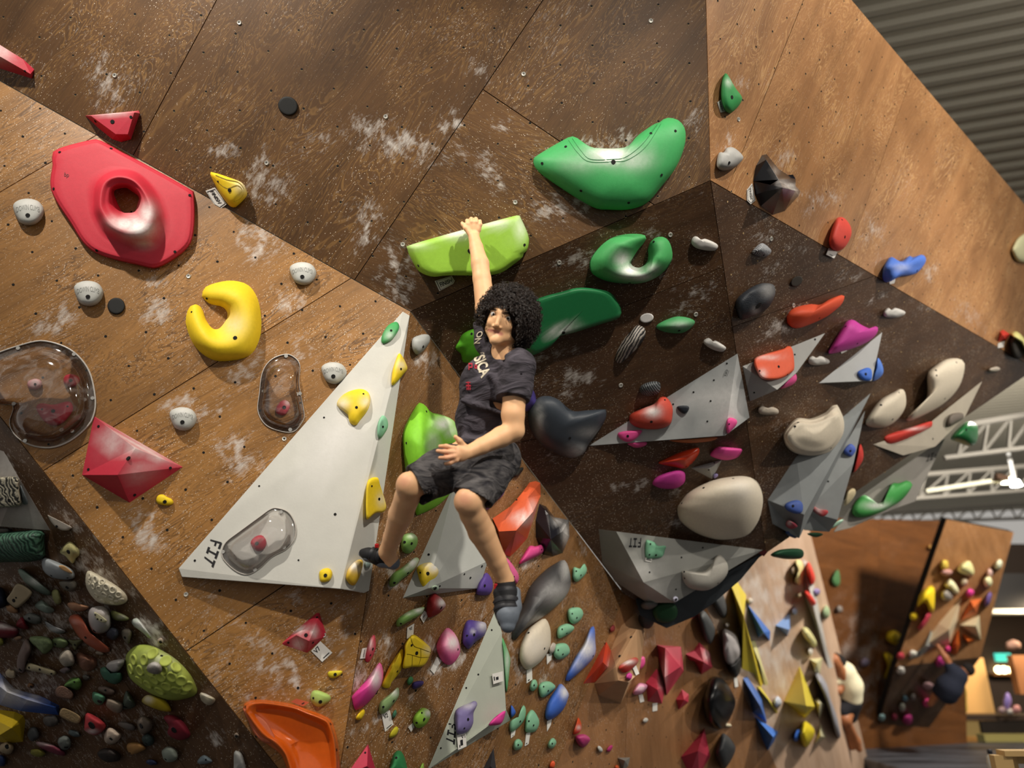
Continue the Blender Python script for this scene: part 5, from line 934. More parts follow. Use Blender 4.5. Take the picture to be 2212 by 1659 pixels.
sh('grey wedge hold hugging the right of the black-swirl hold', '#6b7276', '42,1042 52,1060 62,1088 58,1095 47,1090', .06)
sh('cream jug with a bolt at the left edge of the spray wall', '#b5ab98', '-35,1118 0,1114 15,1120 32,1122 33,1128 26,1137 8,1137 -35,1132', .05, bolts=[(6, 1128, 4)])
sh('small grey crimp hold under the cream jug at the left edge', '#6f6b64', '-22,1142 0,1140 20,1142 22,1148 10,1153 -22,1151', .03)
sh('dark green roll hold with wavy ridges at the left edge', '#1d4a38', '-70,1152 0,1150 88,1146 96,1170 98,1195 95,1205 70,1213 30,1214 -70,1210', .13, mat=striped('#123326', '#48725c', 16, 9.0, (.2, .4, .3)), lumps=0, n=48)
sh('beige half-moon ledge hold near the spray wall\'s edge', '#b9b0a4', '104,1115 107,1114 154,1138 154,1141 146,1146 130,1144 114,1132', .05, 'slab', [(123, 1137, 3)], lumps=0)
sh('yellow-grey porous stone hold under the half-moon ledge', '#a8a276', '129,1191 139,1178 152,1170 170,1186 172,1199 165,1205 158,1218 151,1213 141,1201 132,1196', .06, bolts=[(148, 1192, 5)], mat=ROCK('#a39c6c', 40, .35, .7))
sh('big blue-grey hold with an orange patch beside the green roll', '#93999d', '90,1219 94,1205 114,1210 152,1227 161,1239 161,1248 146,1253 114,1248 96,1236', .09, bolts=[(111, 1243, 2.5), (146, 1248, 2)], lumps=.05, mat=M('#9aa0a4', .6, .3, scale=7, grain=.15))
BG = LAST['o']
TP = sh('tan-orange patch on the blue-grey hold', '#c79a66', '126,1222 138,1222 152,1232 157,1238 150,1238 132,1230', .10, 'slab', lumps=0)
attach(TP, BG, 'orange_patch')
sh('large cream hold covered in ring bumps near the edge', '#d2cab4', '184,1256 187,1237 194,1233 215,1243 253,1266 272,1284 275,1298 259,1307 234,1307 209,1299 190,1276', .10, lumps=0, mat=M('#c9c1aa', .7, .3, scale=20, grain=.25, bump=.9), n=44)
RB = LAST['bvh']; RO = LAST['o']
for u, v, r in ((195, 1245, 7), (207, 1252, 8), (220, 1258, 7), (202, 1266, 7), (215, 1272, 8), (230, 1268, 8), (244, 1274, 8), (226, 1284, 8), (240, 1290, 7), (256, 1284, 7), (262, 1295, 6), (208, 1285, 6), (222, 1297, 6), (243, 1302, 5), (195, 1258, 5), (252, 1298, 5)):
    l, nn, _, _ = cast(RB, u, v)
    if l is None: continue
    l, nn = np.array(l), np.array(nn); nn = nn if nn @ (CAM - l) > 0 else -nn
    e1 = np.cross(nn, [.2, 1, .1]); e1 /= np.linalg.norm(e1); e2 = np.cross(nn, e1); rr = r * 3.4 / FPX
    A12 = np.linspace(0, 2 * math.pi, 12, endpoint=False)
    V = [l + nn * h + (e1 * math.cos(a) + e2 * math.sin(a)) * rr * k for k, h in ((.95, -.002), (.9, .0045), (.7, .0045), (.55, .0)) for a in A12]
    mesh_obj('ring_bump', V, [[12 * j + i, 12 * j + (i + 1) % 12, 12 * j + 12 + (i + 1) % 12, 12 * j + 12 + i] for j in range(3) for i in range(12)], M('#d2cab4', .7, .3), RO, smooth=True)
sh('yellow-green bean hold on the spray wall', '#8b8a5a', '111,1281 118,1273 127,1276 133,1296 129,1305 119,1303', .04)
sh('grey-brown pocket hold under the big blue-grey hold', '#6f6a60', '127,1258 145,1254 163,1256 166,1266 158,1277 139,1274', .045, bolts=[(145, 1269, 4)])
sh('long grey-green slanted rail hold below the green roll', '#6f7f74', '39,1231 46,1228 61,1238 89,1261 110,1279 105,1286 82,1279 57,1261 43,1243', .06, chalk=[(75, 1256, 14, .5, 8)])
sh('tan block hold with two bolt eyes at the left', '#98896f', '14,1294 23,1281 39,1260 68,1276 66,1289 44,1310 33,1313 18,1301', .08, 'slab', [(30, 1297, 4), (35, 1291, 2)])
sh('grey-mint wedge hold below the slanted rail', '#87968c', '75,1308 89,1296 105,1307 118,1318 105,1325 86,1318', .05, 'ridge')
sh('orange-tan wedge hold left of the ring-bump hold', '#a5795c', '145,1305 158,1301 190,1309 192,1313 177,1321 156,1318', .05)
sh('grey porcelain-like hold with cracks below the ring-bump hold', '#a19b9a', '190,1329 197,1313 221,1309 235,1319 240,1344 234,1363 209,1370 194,1355', .10, bolts=[(204, 1363, 4)], lumps=.05, mat=M('#a39d9c', .5, .4, scale=7, grain=.2), n=40)
sh('cream three-hole plate on the grey porcelain-like hold', '#c9c3a0', '203,1325 206,1322 229,1338 231,1343 221,1345 208,1338', .12, 'slab', [(206, 1328, 2), (211, 1337, 2), (219, 1339, 2)], lumps=0)
sh('salmon red curved hold under the grey porcelain-like hold', '#a5533f', '148,1338 159,1327 172,1328 183,1344 197,1370 213,1385 228,1395 240,1405 221,1410 197,1398 180,1386 165,1369', .07, bolts=[(185, 1377, 3)], mat=M('#a8563f', .4, .4, scale=9, grain=.3))
sh('olive green wedge hold right of the porcelain-like hold', '#7f8452', '238,1325 247,1319 278,1334 272,1341 247,1339', .05, chalk=[(262, 1333, 10, .4, 5)])
sh('pale mint rail hold beside a chalk patch near the edge', '#a9b3a8', '284,1341 291,1336 301,1339 326,1374 320,1378 311,1369 288,1351', .05, chalk=[(305, 1353, 14, .7)])
sh('small grey-brown knob above the dimpled lime hold', '#746c5f', '262,1370 264,1361 275,1358 285,1363 283,1378 278,1391 268,1383', .04, bolts=[(270, 1377, 3)])
sh('tiny pale ring foothold nearest the wall edge', '#a8998a', blob(347, 1385, 7, 7), .02, bolts=[(347, 1387, 3.5)])
sh('big lime green dimpled hold near the wall edge', '#9aa84a', '271,1423 278,1407 297,1393 322,1393 354,1407 386,1429 411,1457 424,1483 426,1494 417,1504 379,1513 341,1506 297,1480 277,1458', .13, lumps=0, n=56, bolts=[(349, 1417, 3)], chalk=[(345, 1432, 30, .4, 20)])
LB, LO = LAST['bvh'], LAST['o']
for u, v in P('290,1425 312,1425 303,1448 325,1450 334,1468 348,1462 372,1462 352,1447 358,1428 380,1442 392,1470 405,1482 360,1482 380,1490 320,1478 345,1492 302,1468 395,1492 283,1445 330,1412'):
    l, nn, _, _ = cast(LB, u, v)
    if l is None: continue
    l, nn = np.array(l), np.array(nn); nn = nn if nn @ (CAM - l) > 0 else -nn
    e1 = np.cross(nn, [.2, 1, .1]); e1 /= np.linalg.norm(e1); e2 = np.cross(nn, e1); rr = 11 * 3.35 / FPX
    A12 = np.linspace(0, 2 * math.pi, 14, endpoint=False)
    V = [l + nn * h + (e1 * math.cos(a) + e2 * math.sin(a)) * rr * k for k, h in ((1.08, -.001), (1.0, .006), (.82, .005), (.5, .001), (.15, .0006)) for a in A12]
    mesh_obj('dimple', V, [[14 * j + i, 14 * j + (i + 1) % 14, 14 * j + 14 + (i + 1) % 14, 14 * j + 14 + i] for j in range(4) for i in range(14)] + [list(range(56, 70))], M('#a9b552', .62, .35), LO, smooth=True)
register('lime', [LO.matrix_world @ v.co if False else Vector(LO['_w']) + v.co for v in LO.data.vertices], [list(p.vertices) for p in LO.data.polygons])
hold('small grey textured knob on the dimpled lime hold', '#8c857e', blob(334, 1443, 16, 14), .05, None, 'egg', pl=pick(334, 1443, ['lime']), mat=ROCK('#8c857e', 60, .5, .8), chalk=[(336, 1434, 12, .6, 6)], group='spray wall holds')
sh('yellow and white shell hold under the dimpled lime hold', '#b7a021', '306,1516 318,1501 341,1506 358,1513 370,1532 364,1538 335,1531', .05, chalk=[(320, 1510, 10, .6)])
sh('cream half-moon knob right of the dimpled lime hold', '#bdb39a', '432,1501 437,1496 464,1509 460,1520 448,1523 435,1513', .04, chalk=[(450, 1500, 14, .5, 4)])
sh('dark red comma-shaped jug at the bottom right of the spray wall', '#7c1f2e', '353,1550 362,1544 379,1546 398,1561 411,1583 408,1593 386,1599 363,1587 363,1577 365,1569 358,1558', .07, bolts=[(376, 1577, 7)], lumps=0)
sh('tan brown pebble hold near the bottom', '#a57a48', '274,1616 278,1605 301,1604 315,1615 308,1622 284,1630', .045, bolts=[(281, 1626, 2)])
sh('dark teal spiky ball foothold beside the tan pebble', '#33403f', blob(320, 1598, 14, 13), .05, bolts=[(316, 1606, 3)], mat=ROCK('#33413f', 50, .4, .9))
sh('grey-brown pocketed hold left of the dark red jug', '#6b5f54', blob(312, 1566, 17, 20, -20), .055, bolts=[(305, 1568, 6)])
sh('grey ribbed slat hold on the lower spray wall', '#6b6460', blob(274, 1568, 21, 8, 18), .035)
sh('pale grey-green lumpy hold near the bottom edge', '#8b9388', blob(367, 1630, 19, 16, 20), .06, bolts=[(358, 1640, 3)])
sh('blue-grey three-cornered foothold at the bottom', '#77858c', '427,1643 441,1631 459,1644 445,1650 430,1650', .03, bolts=[(445, 1641, 2)])
sh('grey rail hold cut by the bottom edge beside the orange scoop', '#8f8f8c', '505,1650 506,1625 513,1622 524,1632 532,1676 507,1678', .04)
sh('tiny tan knob foothold left of the orange scoop', '#7d6f63', blob(511, 1589, 6, 6), .02, bolts=[(511, 1590, 3)])
sh('dark green three-sided hold under the teal saucer', '#4c564b', '264,1526 270,1497 277,1494 293,1520 285,1530 267,1532', .06, 'ridge', [(271, 1527, 4)])
sh('tiny dark blue foothold at the bottom of the spray wall', '#2a3350', blob(327, 1647, 12, 6, 10), .03)
sh('cream lumpy skull-like hold right of the red hollow jug', '#b3a292', '225,1590 232,1572 246,1574 262,1586 257,1598 244,1608 228,1604', .06, bolts=[(240, 1596, 4)])
sh('speckled green wedge hold in the middle of the spray wall', '#7b8a68', '64,1377 80,1374 105,1377 116,1392 108,1405 95,1413 80,1400 66,1388', .07, mat=ROCK('#76875f', 60, .7, .8))
sh('dull green bean hold right of the speckled wedge', '#5f6f4a', blob(129, 1388, 20, 11, 8), .05, bolts=[(120, 1391, 3)])
sh('olive three-cornered hold left of the salmon hold', '#5d5f42', blob(163, 1389, 14, 10, 0, 't'), .045, bolts=[(162, 1393, 3)])
sh('grey face-like stone hold with a cream jaw', '#a1978a', '127,1424 134,1408 150,1403 160,1418 160,1435 140,1440', .065)
sh('mauve-grey crimp under the face-like stone hold', '#6f6264', '128,1448 145,1440 153,1448 140,1455', .035)
sh('brown petal-layered rock hold', '#7b5543', '163,1419 171,1409 190,1415 208,1424 208,1441 190,1451 175,1443', .06, 'ridge', mat=ROCK('#7b5543', 18, .35, .6))
sh('pale grey peg hold beside the dimpled lime hold', '#a9a5a3', '229,1439 240,1428 266,1424 268,1434 253,1452 238,1452', .07)
sh('teal green saucer hold under the pale grey peg', '#3d6654', '216,1446 228,1441 235,1453 261,1453 263,1469 247,1478 225,1467', .05, bolts=[(231, 1470, 3)])
sh('long cream bone-shaped hold on the left', '#b5a988', '53,1438 62,1431 89,1439 122,1451 114,1460 89,1453 56,1446', .05, bolts=[(63, 1442, 2.5), (86, 1446, 2.5), (111, 1455, 2)])
sh('mauve-brown tall rock hold above the bone-shaped hold', '#6e5d58', '37,1424 47,1395 57,1380 70,1399 57,1431 51,1453 38,1448', .06, bolts=[(44, 1447, 4)])
sh('small cream cube foothold at the left', '#ab9c83', blob(23, 1455, 13, 10, 15, 'b'), .04)
sh('grass green scooped knob on the spray wall', '#4a6b32', '137,1483 152,1466 171,1464 177,1479 168,1491 149,1486', .06, bolts=[(151, 1485, 3), (161, 1473, 2)])
sh('brown layered block hold under the grass green knob', '#75584a', '120,1489 133,1481 157,1494 154,1510 124,1505', .05, 'slab', mat=ROCK('#75584a', 24, .4, .8))
sh('brown-grey flat crimp hold under the teal saucer', '#6f5f56', blob(230, 1491, 19, 9, 14), .035, bolts=[(228, 1491, 2.5)])
sh('green hollow cup hold in the lower middle', '#4c7a5f', '199,1505 203,1494 227,1504 225,1517 215,1524 203,1517', .05, bolts=[(215, 1515, 5)])
sh('grey shell hold with a tan bowl', '#857768', '229,1514 234,1509 265,1519 261,1538 247,1539 230,1526', .06)
facet('large blue angular hold with a chalked scoop at the left edge', '#274b94', '-70,1430,.0 0,1453,.0 32,1488,.0 53,1494,.0 86,1502,.0 128,1524,.0 127,1545,.0 44,1536,.0 0,1523,.0 -70,1505,.0 15,1495,.06 60,1512,.08 118,1528,.05', [[0, 1, 10], [1, 2, 10], [2, 3, 11, 10], [3, 4, 11], [4, 5, 12, 11], [5, 6, 12], [6, 7, 11, 12], [7, 8, 10, 11], [8, 9, 0, 10]], rim=list(range(10)), pl=PH, at=(60, 1510), bev=.008, chalk=[(20, 1490, 34, .8, 26), (60, 1515, 30, .5, 8), (75, 1500, 16, .5)], group='spray wall holds')
facet('yellow angular hold cut by the left edge under the blue one', '#b89c17', '-70,1525,.0 0,1533,.0 32,1537,.0 51,1546,.0 55,1558,.0 50,1602,.0 20,1606,.0 -70,1590,.0 25,1572,.10 0,1588,.10', [[0, 1, 8, 9], [1, 2, 8], [2, 3, 8], [3, 4, 8], [4, 5, 8], [5, 6, 9, 8], [6, 7, 9], [7, 0, 9]], rim=list(range(8)), pl=PH, at=(20, 1565), bev=.008, group='spray wall holds')
sh('tan layered brick-like hold under the blue angular hold', '#8b7453', '128,1541 137,1529 171,1545 175,1556 166,1564 134,1550', .05, 'slab', mat=ROCK('#8f7856', 22, .35, .7))
sh('red hollow jug with a white chalked pocket', '#a32f35', '182,1572 184,1543 195,1541 222,1557 230,1570 215,1585 200,1588 184,1579', .08, peak=(203, 1560), chalk=[(200, 1580, 12, .8, 5)], bolts=[(198, 1567, 9)], lumps=0)
sh('dark grey coral-like hold left of the tan bricks', '#55524e', blob(109, 1557, 17, 13), .045, mat=ROCK('#5a5652', 50, .5, .9))
sh('tan wood-ring hold at the bottom left', '#9c8a70', blob(15, 1616, 15, 14), .06, bolts=[(15, 1613, 5)])
sh('dull maroon and pink long hold at the bottom left', '#6b2a3a', '78,1602 110,1607 139,1623 135,1633 91,1618', .05, chalk=[(95, 1606, 26, .35, 5)])
sh('grey tube hold at the right end of the maroon hold', '#5f6460', blob(139, 1604, 14, 17), .06, bolts=[(143, 1614, 4)])
sh('olive yellow crimp under the maroon hold', '#75712f', blob(82, 1626, 17, 9, 8), .04)
sh('small blue-grey crimp above the grey tube hold', '#566062', blob(160, 1584, 14, 7, 22), .03)
sh('dark grey rock hold above the maroon hold', '#47494a', blob(71, 1586, 13, 15), .045)
sh('near-black lumpy hold at the bottom edge', '#2c2522', blob(235, 1632, 24, 15, 10), .06)
sh('deep red three-sided hold at the left', '#6b101c', '35,1352 43,1335 52,1335 62,1355 55,1360', .05, 'ridge')
sh('dark red bowl hold with a pale rim at the left edge', '#661823', '-60,1345 0,1342 25,1352 40,1358 38,1372 20,1378 -60,1378', .06, chalk=[(10, 1352, 30, .7, 6)])
sh('tan wedge foothold under the tan block', '#94704f', blob(26, 1316, 15, 8, 28), .035)
sh('grey rounded hold beside the deep red hold', '#5b5d59', blob(71, 1336, 20, 12, 12), .05, bolts=[(63, 1336, 3)])
sh('long grey-blue slanted hold in the upper middle', '#7d8083', '97,1341 114,1351 142,1363 133,1369 114,1365 100,1351', .05, chalk=[(115, 1360, 16, .4, 5)])
sh('near-black blue hold at the left edge', '#131a2b', '-50,1285 0,1268 12,1290 8,1312 -50,1318', .06)
sh('tiny tan tooth foothold under the dark red bowl', '#96775c', blob(39, 1378, 9, 5, -15), .02)
sh('olive yellow knob cut by the left edge', '#77752f', blob(1, 1386, 8, 9), .03)
sh('dark blue knob at the bottom left corner', '#26365f', blob(2, 1643, 11, 13), .04)
sh('tiny orange-brown knob above the brown layered block', '#6f4a2a', blob(66, 1481, 7, 6), .025, bolts=[(67, 1483, 2.5)])
sh('grey crimp between the cream bone and the grass green knob', '#5c5a55', blob(186, 1463, 8, 6, 20), .025)
sh('dark grey-blue bulge hold between porcelain and lime holds', '#3a3d48', blob(243, 1368, 14, 14), .05)
sh('pale cream crimp under the salmon hold', '#8c8172', blob(215, 1411, 9, 4, 12), .02)

# ------------------------------------------------------------------ back wall and its holds
WI, WI2, WJ, WK = ['wall_back'], ['wall_back_turn'], ['wall_far'], ['wall_far_prow']
facet('tan plywood box volume on the back wall', '#b58d68', '1319,1405,.0 1341,1353,.0 1375,1322,.0 1393,1363,.0 1386,1424,.0 1341,1520,.0 1293,1502,.0 1284,1476,.0 1336,1470,.22 1358,1474,.24 1380,1455,.20 1375,1360,.15 1330,1440,.20', [[0, 1, 11, 12], [1, 2, 3, 11], [3, 4, 10, 11], [12, 11, 10, 9, 8], [4, 5, 9, 10], [5, 6, 8, 9], [6, 7, 8], [7, 0, 12, 8]], rim=list(range(8)), pl=PI, at=(1355, 1430), name='climbing_volume', cat='climbing volume', mat=M('#b08a66', .6, .3, scale=10, grain=.15), reg='vol_i', bolts=[(1363, 1376, 3), (1338, 1417, 3)])
VI = ['vol_i']
hold('red and white ribbon hold on the tan box volume', '#b3331f', '1337,1446 1341,1435 1371,1420 1379,1429 1364,1446 1349,1453', .05, None, 'ridge', on=VI, at=(1357, 1437), chalk=[(1356, 1430, 16, .8, 6)])
hold('pink hold on the right face of the tan box volume', PNK, blob(1386, 1431, 8, 14, 10), .05, None, 'dome', on=WI)
hold('small magenta knob on the tan box volume', '#c0388c', blob(1359, 1461, 7, 8), .04, None, 'dome', on=VI, n=20)
tag('white card on the tan box volume', '1366,1440 1374,1437 1381,1455 1374,1459', on=VI)
RD2 = '#b8354a'
facet('largest red slab-like hold on the back wall', RD2, '1419,1393,.0 1471,1397,.0 1477,1450,.0 1440,1502,.0 1425,1432,.0 1436,1463,.15 1437,1400,.12 1470,1440,.14', [[0, 1, 6], [1, 2, 7, 6], [2, 3, 5, 7], [6, 7, 5], [3, 4, 5], [4, 0, 6, 5]], rim=[0, 1, 2, 3, 4], pl=PI, at=(1450, 1435), chalk=[(1434, 1450, 6, .5, 30)])
facet('red pointed hold left of the largest red slab', RD2, '1419,1444,.0 1438,1481,.0 1430,1520,.0 1399,1515,.0 1395,1474,.0 1420,1490,.13', [[0, 1, 5], [1, 2, 5], [2, 3, 5], [3, 4, 5], [4, 0, 5]], rim=[0, 1, 2, 3, 4], pl=PI, at=(1418, 1485), chalk=[(1430, 1470, 6, .6, 14)])
tag('white card under the red pointed hold', '1410,1520 1420,1518 1420,1535 1410,1537', on=WI)
facet('red winged hold in the middle of the back wall', RD2, '1481,1413,.0 1499,1404,.0 1510,1387,.0 1534,1411,.0 1539,1442,.0 1515,1457,.0 1501,1429,.0 1490,1426,.0 1520,1430,.14', [[0, 1, 8, 7], [1, 2, 8], [2, 3, 8], [3, 4, 8], [4, 5, 8], [5, 6, 8], [6, 7, 8]], rim=list(range(8)), pl=PI, at=(1515, 1425), chalk=[(1526, 1415, 7, .5, 12)])
facet('small red gem-shaped hold on the back wall', RD2, '1473,1489,.0 1488,1500,.0 1487,1517,.0 1466,1533,.0 1460,1511,.0 1478,1512,.09', [[0, 1, 5], [1, 2, 5], [2, 3, 5], [3, 4, 5], [4, 0, 5]], rim=[0, 1, 2, 3, 4], pl=PI, at=(1474, 1510))
facet('large red kite hold at the bottom of the back wall', '#a82a42', '1522,1573,.0 1534,1635,.0 1510,1675,.0 1490,1675,.0 1471,1635,.0 1508,1622,.16', [[0, 1, 5], [1, 2, 5], [2, 3, 5], [3, 4, 5], [4, 0, 5]], rim=[0, 1, 2, 3, 4], pl=PI, at=(1508, 1630))
facet('small red wedge under the slate volume\'s lip', RD2, '1488,1325,.0 1502,1318,.0 1508,1330,.0 1495,1340,.0', [[0, 1, 2, 3]], pl=PI, at=(1498, 1330))
hold('pale pink striped pill hold on the back wall', '#d98db0', '1367,1494 1380,1476 1399,1481 1388,1497 1371,1501', .08, None, 'egg', on=WI, chalk=[(1385, 1487, 10, .6, 5)])
tag('white card under the pale pink pill hold', '1380,1502 1388,1499 1392,1515 1383,1518', on=WI)
hold('glossy black mirror-like oval hold on the back wall', '#050608', '1521,1500 1538,1463 1562,1468 1581,1494 1589,1522 1571,1563 1553,1576 1532,1563 1521,1537', .22, (1556, 1515), 'egg', on=WI, n=48, mat=M('#06070a', .3, .3, bump=0, chalk=False))
hold('small cream foothold under the black mirror-like hold', '#d6c9ac', blob(1573, 1567, 7, 4), .04, None, 'dome', on=WI, n=16)
hold('charcoal bud-shaped hold under the black mirror-like hold', '#2d2f32', '1562,1584 1588,1611 1581,1639 1562,1662 1547,1635 1547,1617', .16, (1570, 1615), 'egg', on=WI)
hold('charcoal leaf hold below the slate volume', '#3b3d3e', '1508,1327 1519,1318 1534,1335 1545,1363 1536,1391 1523,1381 1512,1350', .10, None, 'egg', on=WI)
hold('dark grey leaf hold at the corner under the lip', '#3c3e40', '1537,1294 1558,1278 1571,1318 1566,1335 1555,1328', .10, None, 'egg', on=WI2)
hold('white and grey lumpy rock hold on the turned wall', '#a7a2a2', '1561,1361 1575,1360 1592,1372 1600,1403 1595,1426 1580,1440 1566,1426 1561,1395', .16, None, 'egg', on=WI2, lumps=.25)
hold('black glossy hold under the lumpy rock hold', '#0d0e11', '1572,1442 1586,1432 1600,1417 1600,1447 1591,1463 1582,1458', .12, None, 'egg', on=WI2)
tag('white card under the black glossy hold', '1585,1464 1593,1463 1595,1483 1588,1485', on=WI2)
hold('small orange tooth hold low on the back wall', '#cf4d24', '1238,1586 1243,1565 1249,1550 1256,1565 1253,1580', .05, None, 'dome', on=WI, chalk=[(1250, 1572, 5, .6)])
hold('magenta rounded hold under the orange tooth', '#9c2a63', '1243,1591 1262,1586 1275,1598 1260,1615 1248,1607', .08, None, 'egg', on=WI)
hold('tiny pale grey foothold on the back wall', '#b9bbb5', blob(1296, 1618, 5, 8, -30), .03, None, 'dome', on=WI, n=14)
hold('tiny magenta foothold on the back wall', '#b03070', blob(1317, 1617, 5, 9, 35), .03, None, 'dome', on=WI, n=14)
hold('tiny white foothold under the red pointed hold', '#c9c7bf', blob(1394, 1556, 7, 5, -20), .03, None, 'dome', on=WI, n=14)
facet('small grey triangle volume at the bottom of the back wall', '#86837d', '1334,1637,.0 1361,1636,.0 1357,1655,.0 1345,1664,.0 1350,1643,.07', [[0, 1, 4], [1, 2, 4], [2, 3, 4], [3, 0, 4]], rim=[0, 1, 2, 3], pl=PI, at=(1348, 1648), name='climbing_volume', cat='climbing volume')
hold('tiny orange foothold at the bottom left of the back wall', '#cf4d24', blob(1193, 1652, 6, 9, 20), .03, None, 'dome', on=WI, n=14)
hold('tiny orange foothold beside the small grey triangle', '#cf5a2c', blob(1333, 1658, 5, 5), .03, None, 'dome', on=WI, n=14)

YB, BB, PY = '#dcc53a', '#3a6ab8', '#d3cd92'
def poly(label, col, verts, ap, pl, h=.2, cat='climbing volume', name='climbing_volume'):
    A = P(verts); n = len(A); V = [(u, v, 0.0) for u, v in A] + [(*ap, h)]
    return facet(label, col, V, [[i, (i + 1) % n, n] for i in range(n)], rim=list(range(n)), pl=pl, at=A.mean(0), name=name, cat=cat, bev=.012, mat=M(col, .55, .3))
poly('long bright yellow spear volume on the turned wall', YB, '1578,1261 1591,1254 1612,1286 1606,1349 1612,1372 1631,1435 1648,1476 1644,1485 1629,1455 1603,1445 1601,1372', (1606, 1330), PI2, .25)
poly('pale yellow narrow strip volume right of the yellow spear', PY, '1621,1384 1631,1383 1660,1479 1652,1481', (1640, 1430), PI2, .1)
poly('short yellow strip volume below the yellow spear', '#c9b843', '1635,1482 1644,1484 1681,1539 1677,1541', (1660, 1512), PI2, .1)
poly('blue arrowhead volume right of the yellow spear', BB, '1614,1304 1664,1364 1663,1384 1649,1369 1638,1378 1631,1357', (1650, 1366), PI2, .2)
poly('pale blue triangle volume right of the arrowhead', '#7fa3dc', '1675,1351 1706,1324 1707,1357 1701,1374', (1704, 1360), PI2, .18)
poly('long blue spear volume beside the black rock base', '#4468ac', '1605,1465 1614,1461 1646,1509 1657,1562 1626,1539 1617,1496', (1642, 1525), PI2, .22)
poly('blue paddle-shaped volume at the bottom of the turned wall', '#4479cf', '1631,1548 1681,1581 1672,1602 1658,1622 1646,1596', (1670, 1592), PI2, .2)
poly('big yellow pyramid volume on the turned wall', '#d9c544', '1727,1438 1763,1527 1738,1552 1693,1515', (1742, 1525), PI2, .5)
hold('yellow lemon-shaped hold under the yellow pyramid', '#d8c21c', '1738,1558 1760,1581 1741,1615 1727,1588', .2, None, 'egg', on=WI2)
hold('pale yellow curved hold at the top of the turned wall', PY, '1718,1211 1731,1212 1737,1234 1729,1263 1717,1257 1724,1236', .15, None, 'dome', on=WI2)
hold('pale yellow leaf hold at the turned wall\'s right edge', PY, '1732,1357 1746,1358 1764,1387 1758,1397 1737,1377', .18, None, 'egg', on=WI2)
poly('pale yellow block volume behind the white-shirted climber', '#ddd8a6', '1749,1424 1777,1421 1771,1455 1758,1453', (1764, 1432), PI2, .2)
poly('long pale grey strip volume along the wall corner', '#b9b6b1', '1734,1208 1747,1215 1768,1310 1786,1400 1800,1442 1790,1444 1757,1345 1738,1290', (1762, 1330), PI2, .15)
hold('upper red drop hold on the pale strip volume', '#d63a2a', '1743,1218 1750,1217 1761,1249 1754,1263 1744,1240', .28, None, 'dome', on=WI2)
hold('lower red drop hold on the pale strip volume', '#cf3020', '1737,1277 1749,1281 1763,1303 1754,1308 1745,1296', .28, None, 'dome', on=WI2)
hold('grey curved pipe hold left of the white-shirted climber', '#9a9aa2', '1760,1456 1770,1455 1786,1478 1794,1510 1808,1548 1816,1590 1808,1592 1796,1552 1784,1515 1772,1485', .2, None, 'dome', on=WI2)
poly('cream kite volume beside the yellow pyramid', '#d6d0b0', '1757,1512 1768,1503 1783,1520 1770,1553', (1770, 1520), PI2, .2)
poly('cream triangle volume at the foot of the turned wall', '#c9c29c', '1772,1563 1785,1593 1759,1608', (1772, 1590), PI2, .15)
hold('small blue foothold beside the yellow lemon hold', '#2f66c8', '1714,1598 1720,1576 1728,1579 1724,1601', .1, None, 'dome', on=WI2, n=18)
k = ['tiny white foothold beside the yellow spear\'s top', 'tiny white foothold at the top of the turned wall', 'tiny pale blue foothold beside the pale blue triangle', 'tiny white foothold above the lumpy rock hold', 'tiny cream foothold left of the pale strip volume', 'small white and blue foothold left of the yellow pyramid', 'tiny white foothold above the pale yellow block', 'small purple knob at the turned wall\'s corner', 'pale green hold at the turned wall\'s corner']
for l, (u, v, rx, ry), c in zip(k, P('1620,1298,6,7 1714,1232,4,8 1717,1320,6,8 1571,1350,5,5 1727,1285,5,6 1680,1516,8,12 1750,1408,6,9 1764,1278,8,8 1785,1322,8,14'), ['#cfc4b4', '#cfc4b4', '#a9b8d8', '#cfcac2', '#d2c9a8', '#c3cbdc', '#d6d0c6', '#8d7fae', '#9fb48c']):
    hold(l, c, blob(u, v, rx, ry), .1, None, 'dome', on=WI2, n=16)

